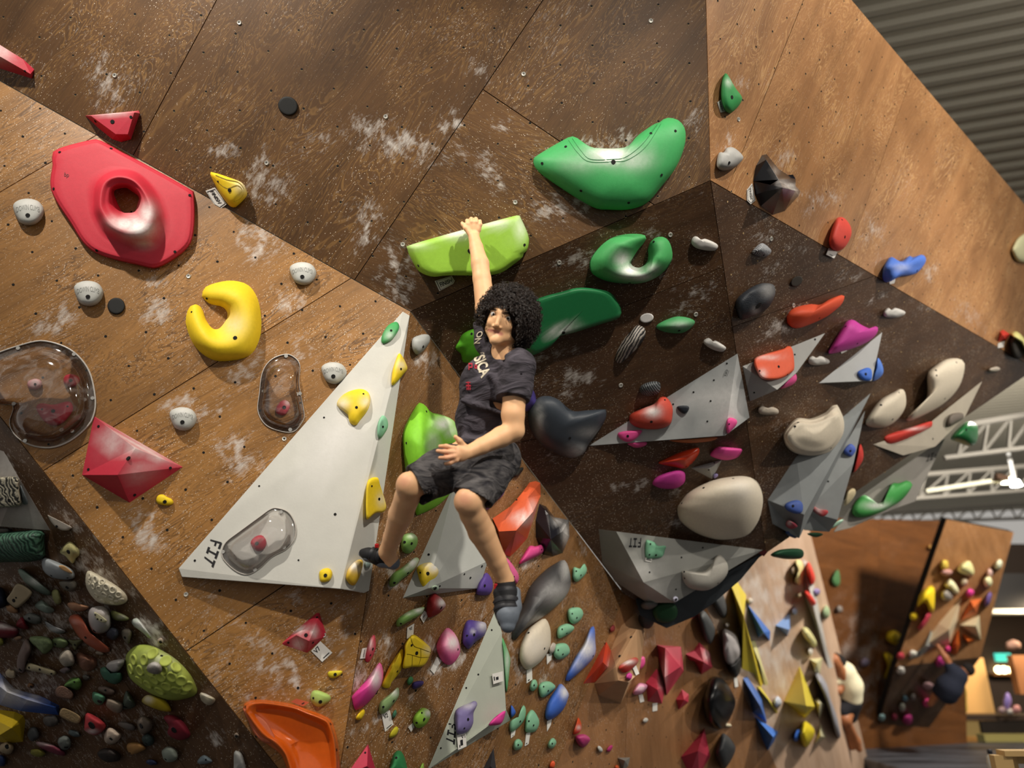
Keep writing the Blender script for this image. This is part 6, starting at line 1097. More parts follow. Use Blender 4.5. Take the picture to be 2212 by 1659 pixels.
# far wall and far prow
FJ = [('yellow bulb hold on the far wall', YEL, '1914,1380 1918,1365 1935,1362 1950,1378 1948,1390 1930,1393', .25), ('yellow crescent hold on the far wall', YEL, '1908,1412 1920,1410 1932,1425 1930,1450 1920,1465 1910,1464 1917,1440', .2),
      ('lilac ball hold on the far wall', '#a79ab5', blob(1868, 1430, 10, 10), .2), ('green flat hold high on the far wall', '#5c8a58', '1795,1255 1803,1235 1812,1232 1815,1260 1805,1268', .1), ('pale grey chalked ball hold on the far wall', '#9c938c', blob(1813, 1316, 7, 8), .1), ('tiny tan hold at the top of the far wall', '#b58a4a', blob(2010, 1182, 6, 6), .1)]
for l, c, s, h in FJ: hold(l, c, s, h, None, 'egg', on=WJ, n=24)
FK = [('large yellow arch hold on the far prow', YEL, '1990,1279 2017,1267 2018,1318 2008,1322 2002,1304 1992,1302 1981,1311', .35), ('pale yellow rounded hold high on the far prow', PY, '2068,1232 2075,1218 2095,1212 2105,1235 2098,1245 2080,1240', .3),
      ('pale cream curved hold in the middle of the far prow', '#e0d9ae', '2040,1265 2052,1250 2065,1262 2072,1280 2062,1284 2052,1272', .25), ('pink knob on the far prow', '#d63f90', blob(2095, 1281, 9, 9), .2), ('magenta hold above the navy climber\'s arm', '#b83382', blob(2031, 1428, 10, 14, 20), .2), ('bright pink knob at the prow\'s orange volumes', '#d63f80', blob(2047, 1403, 8, 8), .2),
      ('red and pink hooked hold on the far prow', '#b5354a', '1982,1356 1995,1338 2006,1318 2012,1328 2000,1350 1988,1362', .2), ('yellow knob left of the hooked hold', YEL, blob(1974, 1332, 9, 9), .2), ('small cream knob at the prow\'s upper right', '#dfe0c0', blob(2157, 1219, 8, 12, 20), .2), ('small cream knob on the prow\'s right side', '#e2dfb0', blob(2134, 1256, 9, 12), .2),
      ('purple hold on the prow\'s right edge', '#6f5a96', blob(2134, 1295, 7, 16, 20), .2), ('small mustard hold at the prow\'s upper left', '#cbb04a', blob(2040, 1221, 9, 12, 10), .15), ('dusky pink hold under the mustard hold', '#b98a84', blob(2045, 1237, 13, 8), .15), ('grey hold under the pale cream curved hold', '#a39c94', blob(2046, 1285, 13, 14), .2),
      ('small pale round hold beside the pale cream curved hold', '#c9b79f', blob(2083, 1257, 8, 8), .15), ('pale pink hold on the prow\'s right side', '#d6b0a6', blob(2138, 1238, 7, 10), .15), ('cream foothold on the prow\'s left edge', '#d9d5c9', blob(1972, 1412, 9, 8), .15), ('white foothold below the cream one on the prow\'s left', '#d5d0c8', blob(1946, 1448, 9, 9), .15), ('red foothold on the prow\'s left edge', '#b53a48', blob(1945, 1417, 9, 8), .15),
      ('hot pink hold low on the far prow', '#cf3f78', blob(2003, 1518, 11, 9, -20), .2), ('magenta cluster hold low on the far prow', '#a83272', blob(1961, 1555, 12, 12), .2), ('teal foothold low on the far prow', '#51707c', blob(1955, 1509, 6, 7), .12), ('pale teal foothold at the prow\'s lower left', '#7f9c9c', blob(1905, 1550, 8, 8), .12), ('dark red foothold low on the far prow', '#8a2f44', blob(1932, 1549, 7, 8), .12),
      ('dusty pink double hold below the navy climber', '#a98688', blob(2004, 1481, 13, 8, 10), .15), ('grey-green foothold low on the far prow', '#8c8c80', blob(1949, 1528, 7, 10), .12), ('dim grey foothold in the middle of the dark prow', '#77706a', blob(1972, 1506, 6, 8), .12)]
for l, c, s, h in FK: hold(l, c, s, h * (.7 if P(s)[:, 1].mean() > 1440 else 1), None, 'egg', on=['wall_far_prow_under'] if P(s)[:, 1].mean() > 1440 else WK, n=20)
poly('cream spear volume on the far prow', '#d9c6a5', '2077,1290 2068,1340 2052,1391 2015,1396 1990,1400 2027,1347', (2050, 1360), PK, .3)
poly('cream triangle volume at the prow\'s right edge', '#d4c8a4', '2072,1350 2116,1329 2119,1382', (2108, 1352), PK, .3)
poly('orange wedge volume above the cream triangle', '#d8703a', '2075,1340 2096,1297 2121,1293 2111,1325', (2104, 1312), PK, .3)
poly('dark orange wedge volume left of the cream triangle', '#c85a16', '2060,1385 2070,1358 2076,1395 2066,1415 2052,1412', (2066, 1390), PK, .25)
poly('orange wedge volume under the cream triangle', '#cf6420', '2078,1368 2106,1382 2092,1393', (2090, 1384), PK, .2)
poly('grey wedge volume at the prow\'s left edge', '#8f918c', '1990,1400 2012,1360 2020,1395 1985,1420 1960,1425', (2000, 1395), PK, .15)

# ------------------------------------------------------------------ lounge behind the mats
LW = wood('lounge_boards', '#2a1d15', '#4a3423', '#3a281a', 0)
box('wall_lounge', (9.5, 20.0, -.4), (22, 20.2, 4.4), plain('#31251c', .8), kind='structure')
box('trim_1', (9.0, 15.25, -.4), (14, 15.5, .12), plain('#a79a5a', .6), kind='structure')
def at(u, v, y):
    r = ray(u, v); t = (y - CAM[1]) / r[1]; return CAM + r * t
def slab(name, u0, v0, u1, v1, y, th, mat, **kw):
    a, b = at(u0, v1, y), at(u1, v0, y); return box(name, (a[0], y, a[2]), (b[0], y + th, b[2]), mat, **kw)
slab('plywood_board', 2040, 1421, 2124, 1618, 18.2, .05, plain('#cf9f5f', .6), label='tall light plywood board standing behind the counter', cat='board')
slab('lounge_counter', 2010, 1545, 2260, 1556, 17.0, .6, plain('#3b2c22', .6), label='dark lounge counter top beyond the mats', cat='counter')
cu = empty('counter_front', at(2120, 1590, 17.05), 'row of counter front panels in wood, tan and black', 'counter front')
for u0, u1, c in ((2008, 2027, '#c9a514'), (2033, 2066, '#b5824e'), (2068, 2117, '#ab9058'), (2120, 2260, '#2a2119')): slab('front_panel', u0, 1557, u1, 1590, 17.05, .08, plain(c, .6), parent=cu)
slab('exit_sign', 2155, 1411, 2183, 1429, 19.9, .1, plain('#3fb5a5', .5, emit=1.2), label='teal lit exit sign over the counter', cat='sign')
for k, u in enumerate((2157, 2169, 2185)):
    p = at(u, 1447, 19.85); r = 7 * 20 / FPX; V = [p + np.array([math.cos(a) * math.sin(b), math.sin(a) * math.sin(b), math.cos(b)]) * r for b in np.linspace(.05, 3.09, 7) for a in np.linspace(0, 6.283, 10, endpoint=False)]
    mesh_obj('bulb', V, [[10 * j + i, 10 * j + (i + 1) % 10, 10 * j + 10 + (i + 1) % 10, 10 * j + 10 + i] for j in range(6) for i in range(10)], plain('#ffe2a8', .5, emit=9), smooth=True, label=['left round warm bulb over the counter', 'middle round warm bulb over the counter', 'right round warm bulb over the counter'][k], cat='bulb', group='bulbs over the counter')
slab('bulb_shelf', 2148, 1455, 2198, 1460, 19.7, .3, plain('#7a4e22', .6), label='brown shelf under the three bulbs', cat='shelf')
for l, (u, v, rx, ry), c in zip(['lilac cloth draped on the counter', 'pale pink bundle on the counter', 'pink bundle at the counter\'s right', 'white bundle on the counter'], P('2176,1515,9,18 2165,1534,10,9 2196,1533,10,10 2181,1538,9,7'), ['#9a86cf', '#c9a9ad', '#c98f8c', '#c3bcb8']):
    O = blob(u, v, rx, ry); p = at(u, v, 16.9); hold(l, c, O, .25, None, 'egg', pl=(p, np.array([0, -1., 0])), n=20, name='cloth_bundle', cat='cloth')
slab('wall_post', 2205, 1415, 2216, 1500, 17.5, .2, plain('#8a5a34', .6), label='brown wooden post at the right edge of the lounge', cat='post')
box('lounge_soffit', (9.5, 17.0, 2.55), (22, 20, 3.3), plain('#1d1a18', .8), label='dark soffit over the lounge', cat='soffit')
slab('ventilation_duct', 2120, 1285, 2260, 1325, 17.5, .8, plain('#c9c9c2', .5), label='pale duct above the lounge soffit', cat='duct')
hb = hold('hanging pink ornament under the lounge soffit', '#a9806c', blob(2188, 1394, 17, 12), .2, None, 'egg', pl=(at(2188, 1394, 16.8), np.array([0, -1., 0])), n=22, name='ornament', cat='ornament')

# wooden bench and bottle at the lower right corner
bn = empty('wooden_bench', at(2200, 1680, 5.6), 'pale wooden bench frame in the lower right corner', 'bench')
WB = plain('#c2a06a', .6)
slab('back_rail', 2172, 1622, 2280, 1634, 5.6, .10, WB, parent=bn)
slab('post', 2174, 1632, 2186, 1760, 5.62, .06, WB, parent=bn); slab('post', 2190, 1634, 2196, 1760, 5.7, .05, WB, parent=bn)
slab('board', 2196, 1634, 2280, 1650, 5.7, .03, plain('#a88a58', .6), parent=bn)
bt = empty('water_bottle', at(2154, 1672, 7.5), 'white water bottle with a dark cap by the bench', 'bottle')
def lathe(name, p, prof, mat, parent, n=14):
    V = [p + np.array([math.cos(a) * r, math.sin(a) * r, z]) for r, z in prof for a in np.linspace(0, 2 * math.pi, n, endpoint=False)]
    Fc = [[n * j + i, n * j + (i + 1) % n, n * j + n + (i + 1) % n, n * j + n + i] for j in range(len(prof) - 1) for i in range(n)]; return mesh_obj(name, V, Fc, mat, parent, smooth=True)
p = at(2154, 1700, 7.5); lathe('bottle_body', p, [(.0, 0), (.04, 0), (.042, .2), (.035, .25), (.02, .27), (.0, .27)], plain('#d5d5d0', .4), bt); lathe('bottle_cap', p, [(.0, .27), (.022, .27), (.022, .31), (0, .31)], plain('#20222c', .5), bt)

# ------------------------------------------------------------------ roof joists and floodlight
def bar(name, a, b, r, mat, parent):
    a, b = np.array(a), np.array(b); d = (b - a) / np.linalg.norm(b - a); e1 = np.cross(d, [.1, .2, 1.]); e1 /= np.linalg.norm(e1); e2 = np.cross(d, e1)
    V = [q + (e1 * x + e2 * y) * r for q in (a, b) for x, y in ((1, 1), (-1, 1), (-1, -1), (1, -1))]
    return mesh_obj(name, V, [[0, 1, 2, 3], [7, 6, 5, 4]] + [[i, 4 + i, 4 + (i + 1) % 4, (i + 1) % 4] for i in range(4)], mat, parent)
WS = plain('#75716a', .7)
def joist(label, t0, t1, b0, b1, d, n, r=.05):
    T0, T1, B0_, B1 = pt(*t0, d), pt(*t1, d), pt(*b0, d), pt(*b1, d); o = empty('roof_joist', (T0 + T1) / 2, label, 'roof joist')
    bar('top_chord', T0, T1, r, WS, o); bar('bottom_chord', B0_, B1, r * .8, WS, o)
    for k in range(n):
        a = T0 + (T1 - T0) * (k / n); b = B0_ + (B1 - B0_) * ((k + .5) / n); c = T0 + (T1 - T0) * ((k + 1) / n); bar('web_rod', a, b, r * .45, WS, o); bar('web_rod', b, c, r * .45, WS, o)
joist('nearest white open-web roof joist past the right lip', (2085, 920), (2480, 850), (2040, 990), (2480, 935), 12.0, 8, .042)
joist('middle white open-web roof joist behind the green bulb hold', (2000, 1025), (2480, 985), (1960, 1078), (2480, 1040), 17.0, 10, .042)
joist('farthest white open-web roof joist above the far wall', (1880, 1108), (2480, 1075), (1870, 1130), (2480, 1112), 23.0, 14, .05)
fl = empty('flood_light', pt(2192, 1040, 12.5), 'bright white floodlight pair hanging from the roof', 'floodlight')
for (u, v), c in (((2176, 1044), '#fff1c8'), ((2196, 1050), '#ffffff')):
    p = pt(u, v, 12.5); lathe('lamp_head', p, [(.0, .1), (.06, .1), (.09, 0), (0, 0)], plain(c, .4, emit=14), fl)
bar('hanger', pt(2176, 970, 12.5), pt(2192, 1042, 12.5), .03, plain('#e8e8e8', .4), fl); bar('yoke', pt(2150, 1030, 12.5), pt(2176, 1036, 12.5), .05, plain('#4a3424', .6), fl); bar('conduit', pt(2000, 1062, 12.6), pt(2155, 1038, 12.6), .035, plain('#d9d6c0', .5), fl)

# ------------------------------------------------------------------ people: smooth-blended solids turned into one continuous skin
CAMF = np.array([RT, UP, FW])
def axes(rot=0.0):
    c, s = math.cos(math.radians(rot)), math.sin(math.radians(rot)); return np.array([RT * c + UP * s, -RT * s + UP * c, FW])
class Blend:
    def __init__(self, res): self.res = res; self.pr = []
    def cone(self, a, b, ra, rb, k=.02, op='+'): self.pr.append(('c', np.array(a), np.array(b), ra, rb, k, op)); return self
    def chain(self, pts, k=.02):
        for (a, ra), (b, rb) in zip(pts, pts[1:]): self.cone(a, b, ra, rb, k)
        return self
    def ell(self, c, r, ax=None, k=.02, op='+'): self.pr.append(('e', np.array(c), np.array(r), CAMF if ax is None else np.array(ax), 0, k, op)); return self
    def cut(self, p, n): self.pr.append(('h', np.array(p), np.array(n) / np.linalg.norm(n), .3, 0, 0, 'h')); return self
    def local_cut(self, p, n, rad): self.pr.append(('h', np.array(p), np.array(n) / np.linalg.norm(n), rad, 1, 0, 'h')); return self
    def mesh(self):
        lo, hi = np.full(3, 1e9), np.full(3, -1e9)
        for q in self.pr:
            if q[6] != '+': continue
            pts = [(q[1], q[3]), (q[2], q[4])] if q[0] == 'c' else [(q[1], max(q[2]))]
            for c, r in pts: lo = np.minimum(lo, c - r - .03); hi = np.maximum(hi, c + r + .03)
        n = np.ceil((hi - lo) / self.res).astype(int) + 1
        f = np.full(n, .08, np.float32); X = [lo[i] + self.res * np.arange(n[i]) for i in range(3)]
        for q in self.pr:
            if q[0] == 'c': l2, h2 = np.minimum(q[1] - q[3], q[2] - q[4]), np.maximum(q[1] + q[3], q[2] + q[4])
            elif q[0] == 'e': l2, h2 = q[1] - max(q[2]), q[1] + max(q[2])
            else: l2, h2 = (q[1] - q[3], q[1] + q[3]) if q[4] else (lo, hi)
            i0 = np.clip(((l2 - .06 - lo) / self.res).astype(int), 0, n); i1 = np.clip(((h2 + .06 - lo) / self.res).astype(int) + 2, 0, n)
            if (i1 <= i0).any(): continue
            sl = tuple(slice(a, b) for a, b in zip(i0, i1)); G = np.stack(np.meshgrid(*[X[i][i0[i]:i1[i]] for i in range(3)], indexing='ij'), -1).astype(np.float32)
            if q[0] == 'c':
                a, b = q[1], q[2]; ba = b - a; t = np.clip(((G - a) @ ba) / (ba @ ba + 1e-12), 0, 1); d = np.linalg.norm(G - a - t[..., None] * ba, axis=-1) - (q[3] + (q[4] - q[3]) * t)
            elif q[0] == 'e':
                L = (G - q[1]) @ q[3].T; k0 = np.linalg.norm(L / q[2], axis=-1); k1 = np.linalg.norm(L / q[2] ** 2, axis=-1) + 1e-9; d = k0 * (k0 - 1) / k1
            else:
                d = (G - q[1]) @ q[2]
                if q[4]: d = np.where(np.linalg.norm(G - q[1], axis=-1) < q[3], d, -1)
            g = f[sl]; k = max(q[5], 1e-4)
            if q[6] == '+': h = np.clip(.5 + .5 * (d - g) / k, 0, 1); f[sl] = d * (1 - h) + g * h - k * h * (1 - h)
            elif q[6] == '-': e = -d; h = np.clip(.5 - .5 * (e - g) / k, 0, 1); f[sl] = e * (1 - h) + g * h + k * h * (1 - h)
            else: f[sl] = np.maximum(g, d)
        s = f < 0; c8 = [(i, j, k) for i in (0, 1) for j in (0, 1) for k in (0, 1)]
        sub = lambda A, o: A[o[0]:A.shape[0] - 1 + o[0], o[1]:A.shape[1] - 1 + o[1], o[2]:A.shape[2] - 1 + o[2]]
        cnt = sum(sub(s, o).astype(np.int8) for o in c8); mix = (cnt > 0) & (cnt < 8); I = np.argwhere(mix)
        vid = np.full(mix.shape, -1, np.int64); vid[tuple(I.T)] = np.arange(len(I))
        val = {o: f[I[:, 0] + o[0], I[:, 1] + o[1], I[:, 2] + o[2]] for o in c8}; acc = np.zeros((len(I), 3)); m = np.zeros(len(I))
        for o in c8:
            for ax in range(3):
                if o[ax]: continue
                p = list(o); p[ax] = 1; p = tuple(p); a, b = val[o], val[p]; x = (a < 0) != (b < 0); t = np.where(x, a / np.where(x, a - b, 1), 0)
                pos = np.tile(np.array(o, float), (len(I), 1)); pos[:, ax] += t; acc[x] += pos[x]; m[x] += 1
        V = lo + self.res * (I + acc / m[:, None]); F_ = []
        for ax in range(3):
            o1, o2 = [(1, 2), (2, 0), (0, 1)][ax]
            A = s.take(range(0, n[ax] - 1), ax); B = s.take(range(1, n[ax]), ax); E = np.argwhere(A != B); sg = A[tuple(E.T)]
            ok = (E[:, o1] > 0) & (E[:, o2] > 0) & (E[:, o1] < n[o1] - 1) & (E[:, o2] < n[o2] - 1); E, sg = E[ok], sg[ok]
            u1 = np.zeros(3, int); u1[o1] = 1; u2 = np.zeros(3, int); u2[o2] = 1
            q = [vid[tuple((E - d).T)] for d in (0 * u1, u1, u1 + u2, u2)]; Q_ = np.stack(q, 1); Q_[~sg] = Q_[~sg][:, ::-1]; F_.append(Q_)
        return V, np.concatenate(F_)
def fast_obj(name, V, Fq, mat, parent, attr=None, smooth=True):
    o0 = np.array(parent['_w']); me = bpy.data.meshes.new(name); n = len(Fq)
    me.vertices.add(len(V)); me.vertices.foreach_set('co', (V - o0).astype(np.float32).ravel()); me.loops.add(4 * n); me.loops.foreach_set('vertex_index', Fq.astype(np.int32).ravel())
    me.polygons.add(n); me.polygons.foreach_set('loop_start', np.arange(0, 4 * n, 4, dtype=np.int32)); me.polygons.foreach_set('use_smooth', np.ones(n, bool))
    me.update(calc_edges=True); me.validate(); me.materials.append(mat)
    if attr is not None: a = me.attributes.new('tint', 'FLOAT', 'POINT'); a.data.foreach_set('value', attr.astype(np.float32))
    o = bpy.data.objects.new(name, me); o.location = o0; o['_w'] = list(map(float, o0)); return link(o, parent)
def px(V): q = V - CAM; d = q @ FW; return 1106 + FPX * (q @ RT) / d, 829.5 - FPX * (q @ UP) / d, d
def skin_mat(base, lip):
    m, nt, nd, lk, b = nm('skin'); at_ = N(nd, 'ShaderNodeAttribute', attribute_name='tint'); tc = N(nd, 'ShaderNodeTexCoord'); no = N(nd, 'ShaderNodeTexNoise', i_Scale=14.0, i_Detail=5.0); lk.new(tc.outputs['Object'], no.inputs['Vector'])
    c = srgb(base); mx = N(nd, 'ShaderNodeMix', data_type='RGBA'); mx.inputs[6].default_value = (c[0] * .86, c[1] * .78, c[2] * .72, 1); mx.inputs[7].default_value = (*[min(1, x * 1.1) for x in c], 1); lk.new(no.outputs['Fac'], mx.inputs[0])
    m2 = N(nd, 'ShaderNodeMix', data_type='RGBA'); m2.inputs[7].default_value = (*srgb(lip), 1); lk.new(at_.outputs['Fac'], m2.inputs[0]); lk.new(mx.outputs[2], m2.inputs[6]); lk.new(m2.outputs[2], b.inputs['Base Color'])
    b.inputs['Roughness'].default_value = .5; b.inputs['Specular IOR Level'].default_value = .35; b.inputs['Subsurface Weight'].default_value = .12; b.inputs['Subsurface Radius'].default_value = (.012, .005, .003); b.inputs['Subsurface Scale'].default_value = 1.0
    return m
def cloth_mat(name, lo, hi, wrinkle=.6, sc=7.0, wash=0.0):
    m, nt, nd, lk, b = nm(name); tc = N(nd, 'ShaderNodeTexCoord'); mp = N(nd, 'ShaderNodeMapping'); mp.inputs['Rotation'].default_value = (.3, .5, .4); mp.inputs['Scale'].default_value = (1, 1, 2.4); lk.new(tc.outputs['Object'], mp.inputs[0])
    n1 = N(nd, 'ShaderNodeTexNoise', i_Scale=sc, i_Detail=4.0, i_Roughness=.5, i_Distortion=1.4); lk.new(mp.outputs[0], n1.inputs['Vector']); n2 = N(nd, 'ShaderNodeTexNoise', i_Scale=260.0, i_Detail=2.0); lk.new(tc.outputs['Object'], n2.inputs['Vector'])
    r = N(nd, 'ShaderNodeMapRange', i_1=.35, i_2=.7, i_3=0.0, i_4=1.0); lk.new(n1.outputs['Fac'], r.inputs[0]); mx = N(nd, 'ShaderNodeMix', data_type='RGBA'); mx.inputs[6].default_value = (*srgb(lo), 1); mx.inputs[7].default_value = (*srgb(hi), 1); lk.new(r.outputs[0], mx.inputs[0]); lk.new(mx.outputs[2], b.inputs['Base Color'])
    b.inputs['Roughness'].default_value = .9; b.inputs['Specular IOR Level'].default_value = .15
    bp = N(nd, 'ShaderNodeBump', i_Strength=wrinkle, i_Distance=.035); lk.new(n1.outputs['Fac'], bp.inputs['Height']); b2 = N(nd, 'ShaderNodeBump', i_Strength=.15, i_Distance=.002); lk.new(n2.outputs['Fac'], b2.inputs['Height']); lk.new(bp.outputs[0], b2.inputs['Normal']); lk.new(b2.outputs[0], b.inputs['Normal']); return m

def climber():
    root = empty('person', pt(1045, 975, 3.3), 'person in charcoal tee and shorts hanging by one hand from the lime slab hold', 'person')
    SK = skin_mat('#e9ba8e', '#c4756c')
    b = Blend(.0042)
    # torso and pelvis (under the clothes)
    b.ell(pt(1072, 835, 3.27), (.128, .14, .10), axes(8), .04); b.ell(pt(1052, 910, 3.29), (.108, .12, .092), axes(6), .05); b.ell(pt(1046, 975, 3.30), (.115, .09, .10), None, .05)
    RS, LS = pt(1058, 738, 3.37), pt(1118, 792, 3.17)
    NB, HB = pt(1090, 772, 3.25), pt(1092, 725, 3.21)
    b.cone(NB, HB, .056, .05, .03); b.cone(NB, RS, .055, .05, .04); b.cone(NB, LS, .055, .055, .04)
    # raised arm
    RE, RWr = pt(1041, 602, 3.46), pt(1024, 513, 3.57)
    b.chain([(RS, .052), (pt(1050, 668, 3.41), .050), (RE, .043)], .012); b.chain([(RE, .043), (pt(1037, 570, 3.49), .043), (pt(1029, 535, 3.54), .033), (RWr, .028)], .010)
    # raised hand: palm against the slab, fingers hooked over its top edge, thumb to the left
    b.ell(pt(1024, 494, 3.585), (.036, .036, .017), axes(-8), .02)
    for kx, (u, v, r, L) in enumerate(((1010, 480, .0092, .9), (1019, 476, .0096, 1), (1029, 476, .0094, .98), (1038, 481, .0082, .82))):
        k0 = pt(u, v + 4, 3.578); k1 = pt(u - 1, v - 3, 3.60); k2 = pt(u - 1, v + 1, 3.60 + .034 * L); k3 = pt(u, v + 8, 3.60 + .05 * L)
        b.chain([(pt(1024 + (u - 1024) * .7, 496, 3.58), .011), (k0, r * 1.08), (k1, r), (k2, r * .92), (k3, r * .8)], .006)
    b.chain([(pt(1015, 505, 3.57), .014), (pt(1006, 493, 3.572), .0115), (pt(1000, 485, 3.585), .0095), (pt(998, 482, 3.598), .0085)], .008)
    # lowered arm
    LE, LW_ = pt(1110, 930, 3.09), pt(1012, 977, 2.99)
    b.chain([(LS, .058), (pt(1112, 850, 3.13), .052), (pt(1108, 895, 3.10), .049), (LE, .045)], .012); b.chain([(LE, .045), (pt(1082, 944, 3.07), .044), (pt(1040, 964, 3.02), .034), (LW_, .029)], .010)
    b.ell(pt(993, 980, 2.965), (.038, .034, .017), axes(-14), .02)
    for (a, m_, t, r) in (((980, 968, 2.955), (964, 964, 2.95), (950, 964, 2.965), .0092), ((979, 977, 2.945), (960, 976, 2.935), (945, 974, 2.95), .0096), ((981, 986, 2.94), (964, 989, 2.93), (950, 989, 2.945), .0093), ((986, 994, 2.945), (973, 1000, 2.94), (962, 1002, 2.95), .0080)):
        b.chain([(pt(996, 980, 2.965), .012), (pt(*a), r * 1.08), (pt(*m_), r), (pt(*t), r * .82)], .006)
    b.chain([(pt(1004, 966, 2.98), .014), (pt(993, 953, 2.97), .0115), (pt(984, 944, 2.965), .009)], .008)
    # legs
    RK, RA = pt(886, 1050, 3.0), pt(836, 1192, 3.24); LK, LA = pt(1012, 1083, 2.95), pt(1091, 1253, 3.12)
    b.chain([(pt(1012, 985, 3.27), .085), (pt(950, 1015, 3.14), .074), (RK, .054)], .04); b.chain([(RK, .054), (pt(879, 1075, 3.04), .052), (pt(866, 1112, 3.10), .053), (pt(848, 1160, 3.19), .040), (RA, .035)], .010)
    b.chain([(pt(1074, 988, 3.25), .085), (pt(1045, 1030, 3.1), .076), (LK, .056)], .04); b.chain([(LK, .056), (pt(1022, 1110, 2.985), .054), (pt(1040, 1148, 3.04), .056), (pt(1072, 1210, 3.09), .042), (LA, .037)], .010)
    b.ell(pt(879, 1044, 2.972), (.030, .036, .024), None, .04); b.ell(pt(1007, 1082, 2.917), (.033, .038, .024), None, .04)
    b.chain([(RA, .032), (pt(846, 1212, 3.26), .028), (pt(805, 1203, 3.28), .02)], .02); b.chain([(LA, .033), (pt(1094, 1290, 3.09), .034), (pt(1096, 1335, 3.03), .022)], .02)
    # head
    HC, HR, TI = (1083, 692, 3.195), (.0655, .100, .088), -14
    def fd(u, v):
        ax = axes(TI); q = pt(u, v, 3.12) - pt(*HC); x, y = q @ ax[0] / HR[0], q @ ax[1] / HR[1]; return HC[2] - HR[2] * math.sqrt(max(.02, 1 - x * x - y * y))
    b.ell(pt(*HC), HR, axes(TI), .03); b.ell(pt(1099, 672, 3.235), (.082, .092, .098), axes(TI), .03)
    b.cone(pt(1108, 722, 3.19), pt(1073, 733, 3.135), .028, .021, .025); b.cone(pt(1058, 712, 3.17), pt(1069, 734, 3.135), .018, .020, .02); b.ell(pt(1069, 736, 3.128), (.02, .015, .014), None, .012)
    b.ell(pt(1098, 705, fd(1098, 705) + .014), (.022, .018, .016), None, .02); b.ell(pt(1060, 697, fd(1060, 697) + .012), (.016, .016, .014), None, .015)
    b.cone(pt(1056, 670, fd(1056, 670) + .004), pt(1078, 672, fd(1078, 672) - .002), .008, .008, .012); b.cone(pt(1080, 673, fd(1080, 673) - .002), pt(1110, 682, fd(1110, 682) + .006), .008, .009, .012)
    b.cone(pt(1080, 680, fd(1080, 680) - .001), pt(1073, 701, fd(1073, 701) - .016), .0075, .0095, .016); b.ell(pt(1072.5, 703, fd(1072, 703) - .014), (.010, .0085, .010), None, .008)
    for u, v in ((1066, 704), (1080, 708)): b.ell(pt(u, v, fd(u, v) - .004), (.0075, .006, .008), None, .006)
    for u, v in ((1066, 679), (1097, 688)): b.ell(pt(u, v, fd(u, v) - .005), (.0140, .0058, .010), axes(-16), .006, '-')
    b.chain([(pt(1057, 710.5, fd(1057, 711) + .001), .0035), (pt(1067, 711.5, fd(1067, 712) - .005), .0058), (pt(1083, 719, fd(1083, 719) + .001), .0034)], .004)
    b.chain([(pt(1059, 714, fd(1059, 714) + .001), .0035), (pt(1068, 718.5, fd(1068, 719) - .005), .0068), (pt(1081, 721, fd(1081, 721) + .001), .0036)], .004)
    b.ell(pt(1119, 716, 3.20), (.011, .026, .016), axes(-12), .008)
    V, Fq = b.mesh(); u, v, d = px(V)
    lip = np.zeros(len(V)); q = resample(P('1057,711.5 1067,713 1083,719.5'), 24, False)
    for a, bb in q: lip = np.maximum(lip, np.clip(1.6 - np.hypot((u - a), (v - bb - 2) / 1.0) / 3.4, 0, 1))
    lip *= (d < 3.16) * .75
    knee = .45 * np.exp(-((u - 1003) ** 2 + (v - 1078) ** 2) / 300) + .4 * np.exp(-((u - 873) ** 2 + (v - 1040) ** 2) / 200) + .35 * np.exp(-((u - 965) ** 2 + (v - 985) ** 2) / 700) * (d < 3.05)
    fast_obj('body', V, Fq, SK, root, np.clip(lip + knee, 0, 1))
    ebm, irm = plain('#d8d2cc', .6, spec=.1), plain('#140a07', .5, spec=.2)
    for (eu, ev), iu in (((1066, 679), 1066.3), ((1097, 688), 1099)):
        c = pt(eu, ev, fd(eu, ev) + .0098); r = .0125; sph = lambda c, r: ([c + r * np.array([math.cos(a) * math.sin(t), math.sin(a) * math.sin(t), math.cos(t)]) for t in np.linspace(.02, 3.12, 10) for a in np.linspace(0, 6.2832, 16, endpoint=False)], [[16 * j + i, 16 * j + (i + 1) % 16, 16 * j + 16 + (i + 1) % 16, 16 * j + 16 + i] for j in range(9) for i in range(16)])
        o = mesh_obj('eye', *sph(c, r), ebm, root, smooth=True); tw = pt(iu, ev, 3.0) - c; tw /= np.linalg.norm(tw); mesh_obj('iris', *sph(c + tw * .0070, .0070), irm, o, smooth=True)
    hm = cloth_mat('hair', '#0b0706', '#2a1a14', .3, 60.0)
    for s in ('1056,670 1065,668 1076,671', '1085,676 1097,676 1110,683'):
        q = resample(P(s), 8, False); V, Fc = [], []
        for i, (a, c) in enumerate(q):
            p = pt(a, c, fd(a, c) - .0075)
            for t in range(6): V.append(p + (UP * math.sin(t * 1.047) * .0032 + FW * math.cos(t * 1.047) * .0035) * (1 - .5 * abs(i / 3.5 - 1) ** 2))
        mesh_obj('eyebrow', V, [[6 * i + t, 6 * i + (t + 1) % 6, 6 * i + 6 + (t + 1) % 6, 6 * i + 6 + t] for i in range(7) for t in range(6)], hm, root, smooth=True)
    # hair: dark cap with hundreds of separate curls
    b = Blend(.006); HCn = pt(1099, 687, 3.235); HRd = np.array([.140, .152, .140]); b.ell(HCn, HRd * .88, axes(-10), .02)
    b.ell(pt(1074, 712, 3.10), (.066, .085, .10), axes(-14), .015, '-'); b.ell(pt(1080, 770, 3.2), (.085, .10, .16), None, .02, '-')
    V, Fq = b.mesh(); hair = fast_obj('hair', V, Fq, hm, root)
    face = P('1048,672 1058,664 1075,662 1096,668 1112,682 1119,704 1117,730 1108,748 1085,760 1046,756 1044,700'); cv, cf = [], []; ax = axes(-10); N_ = 3000; r2 = np.random.default_rng(3)
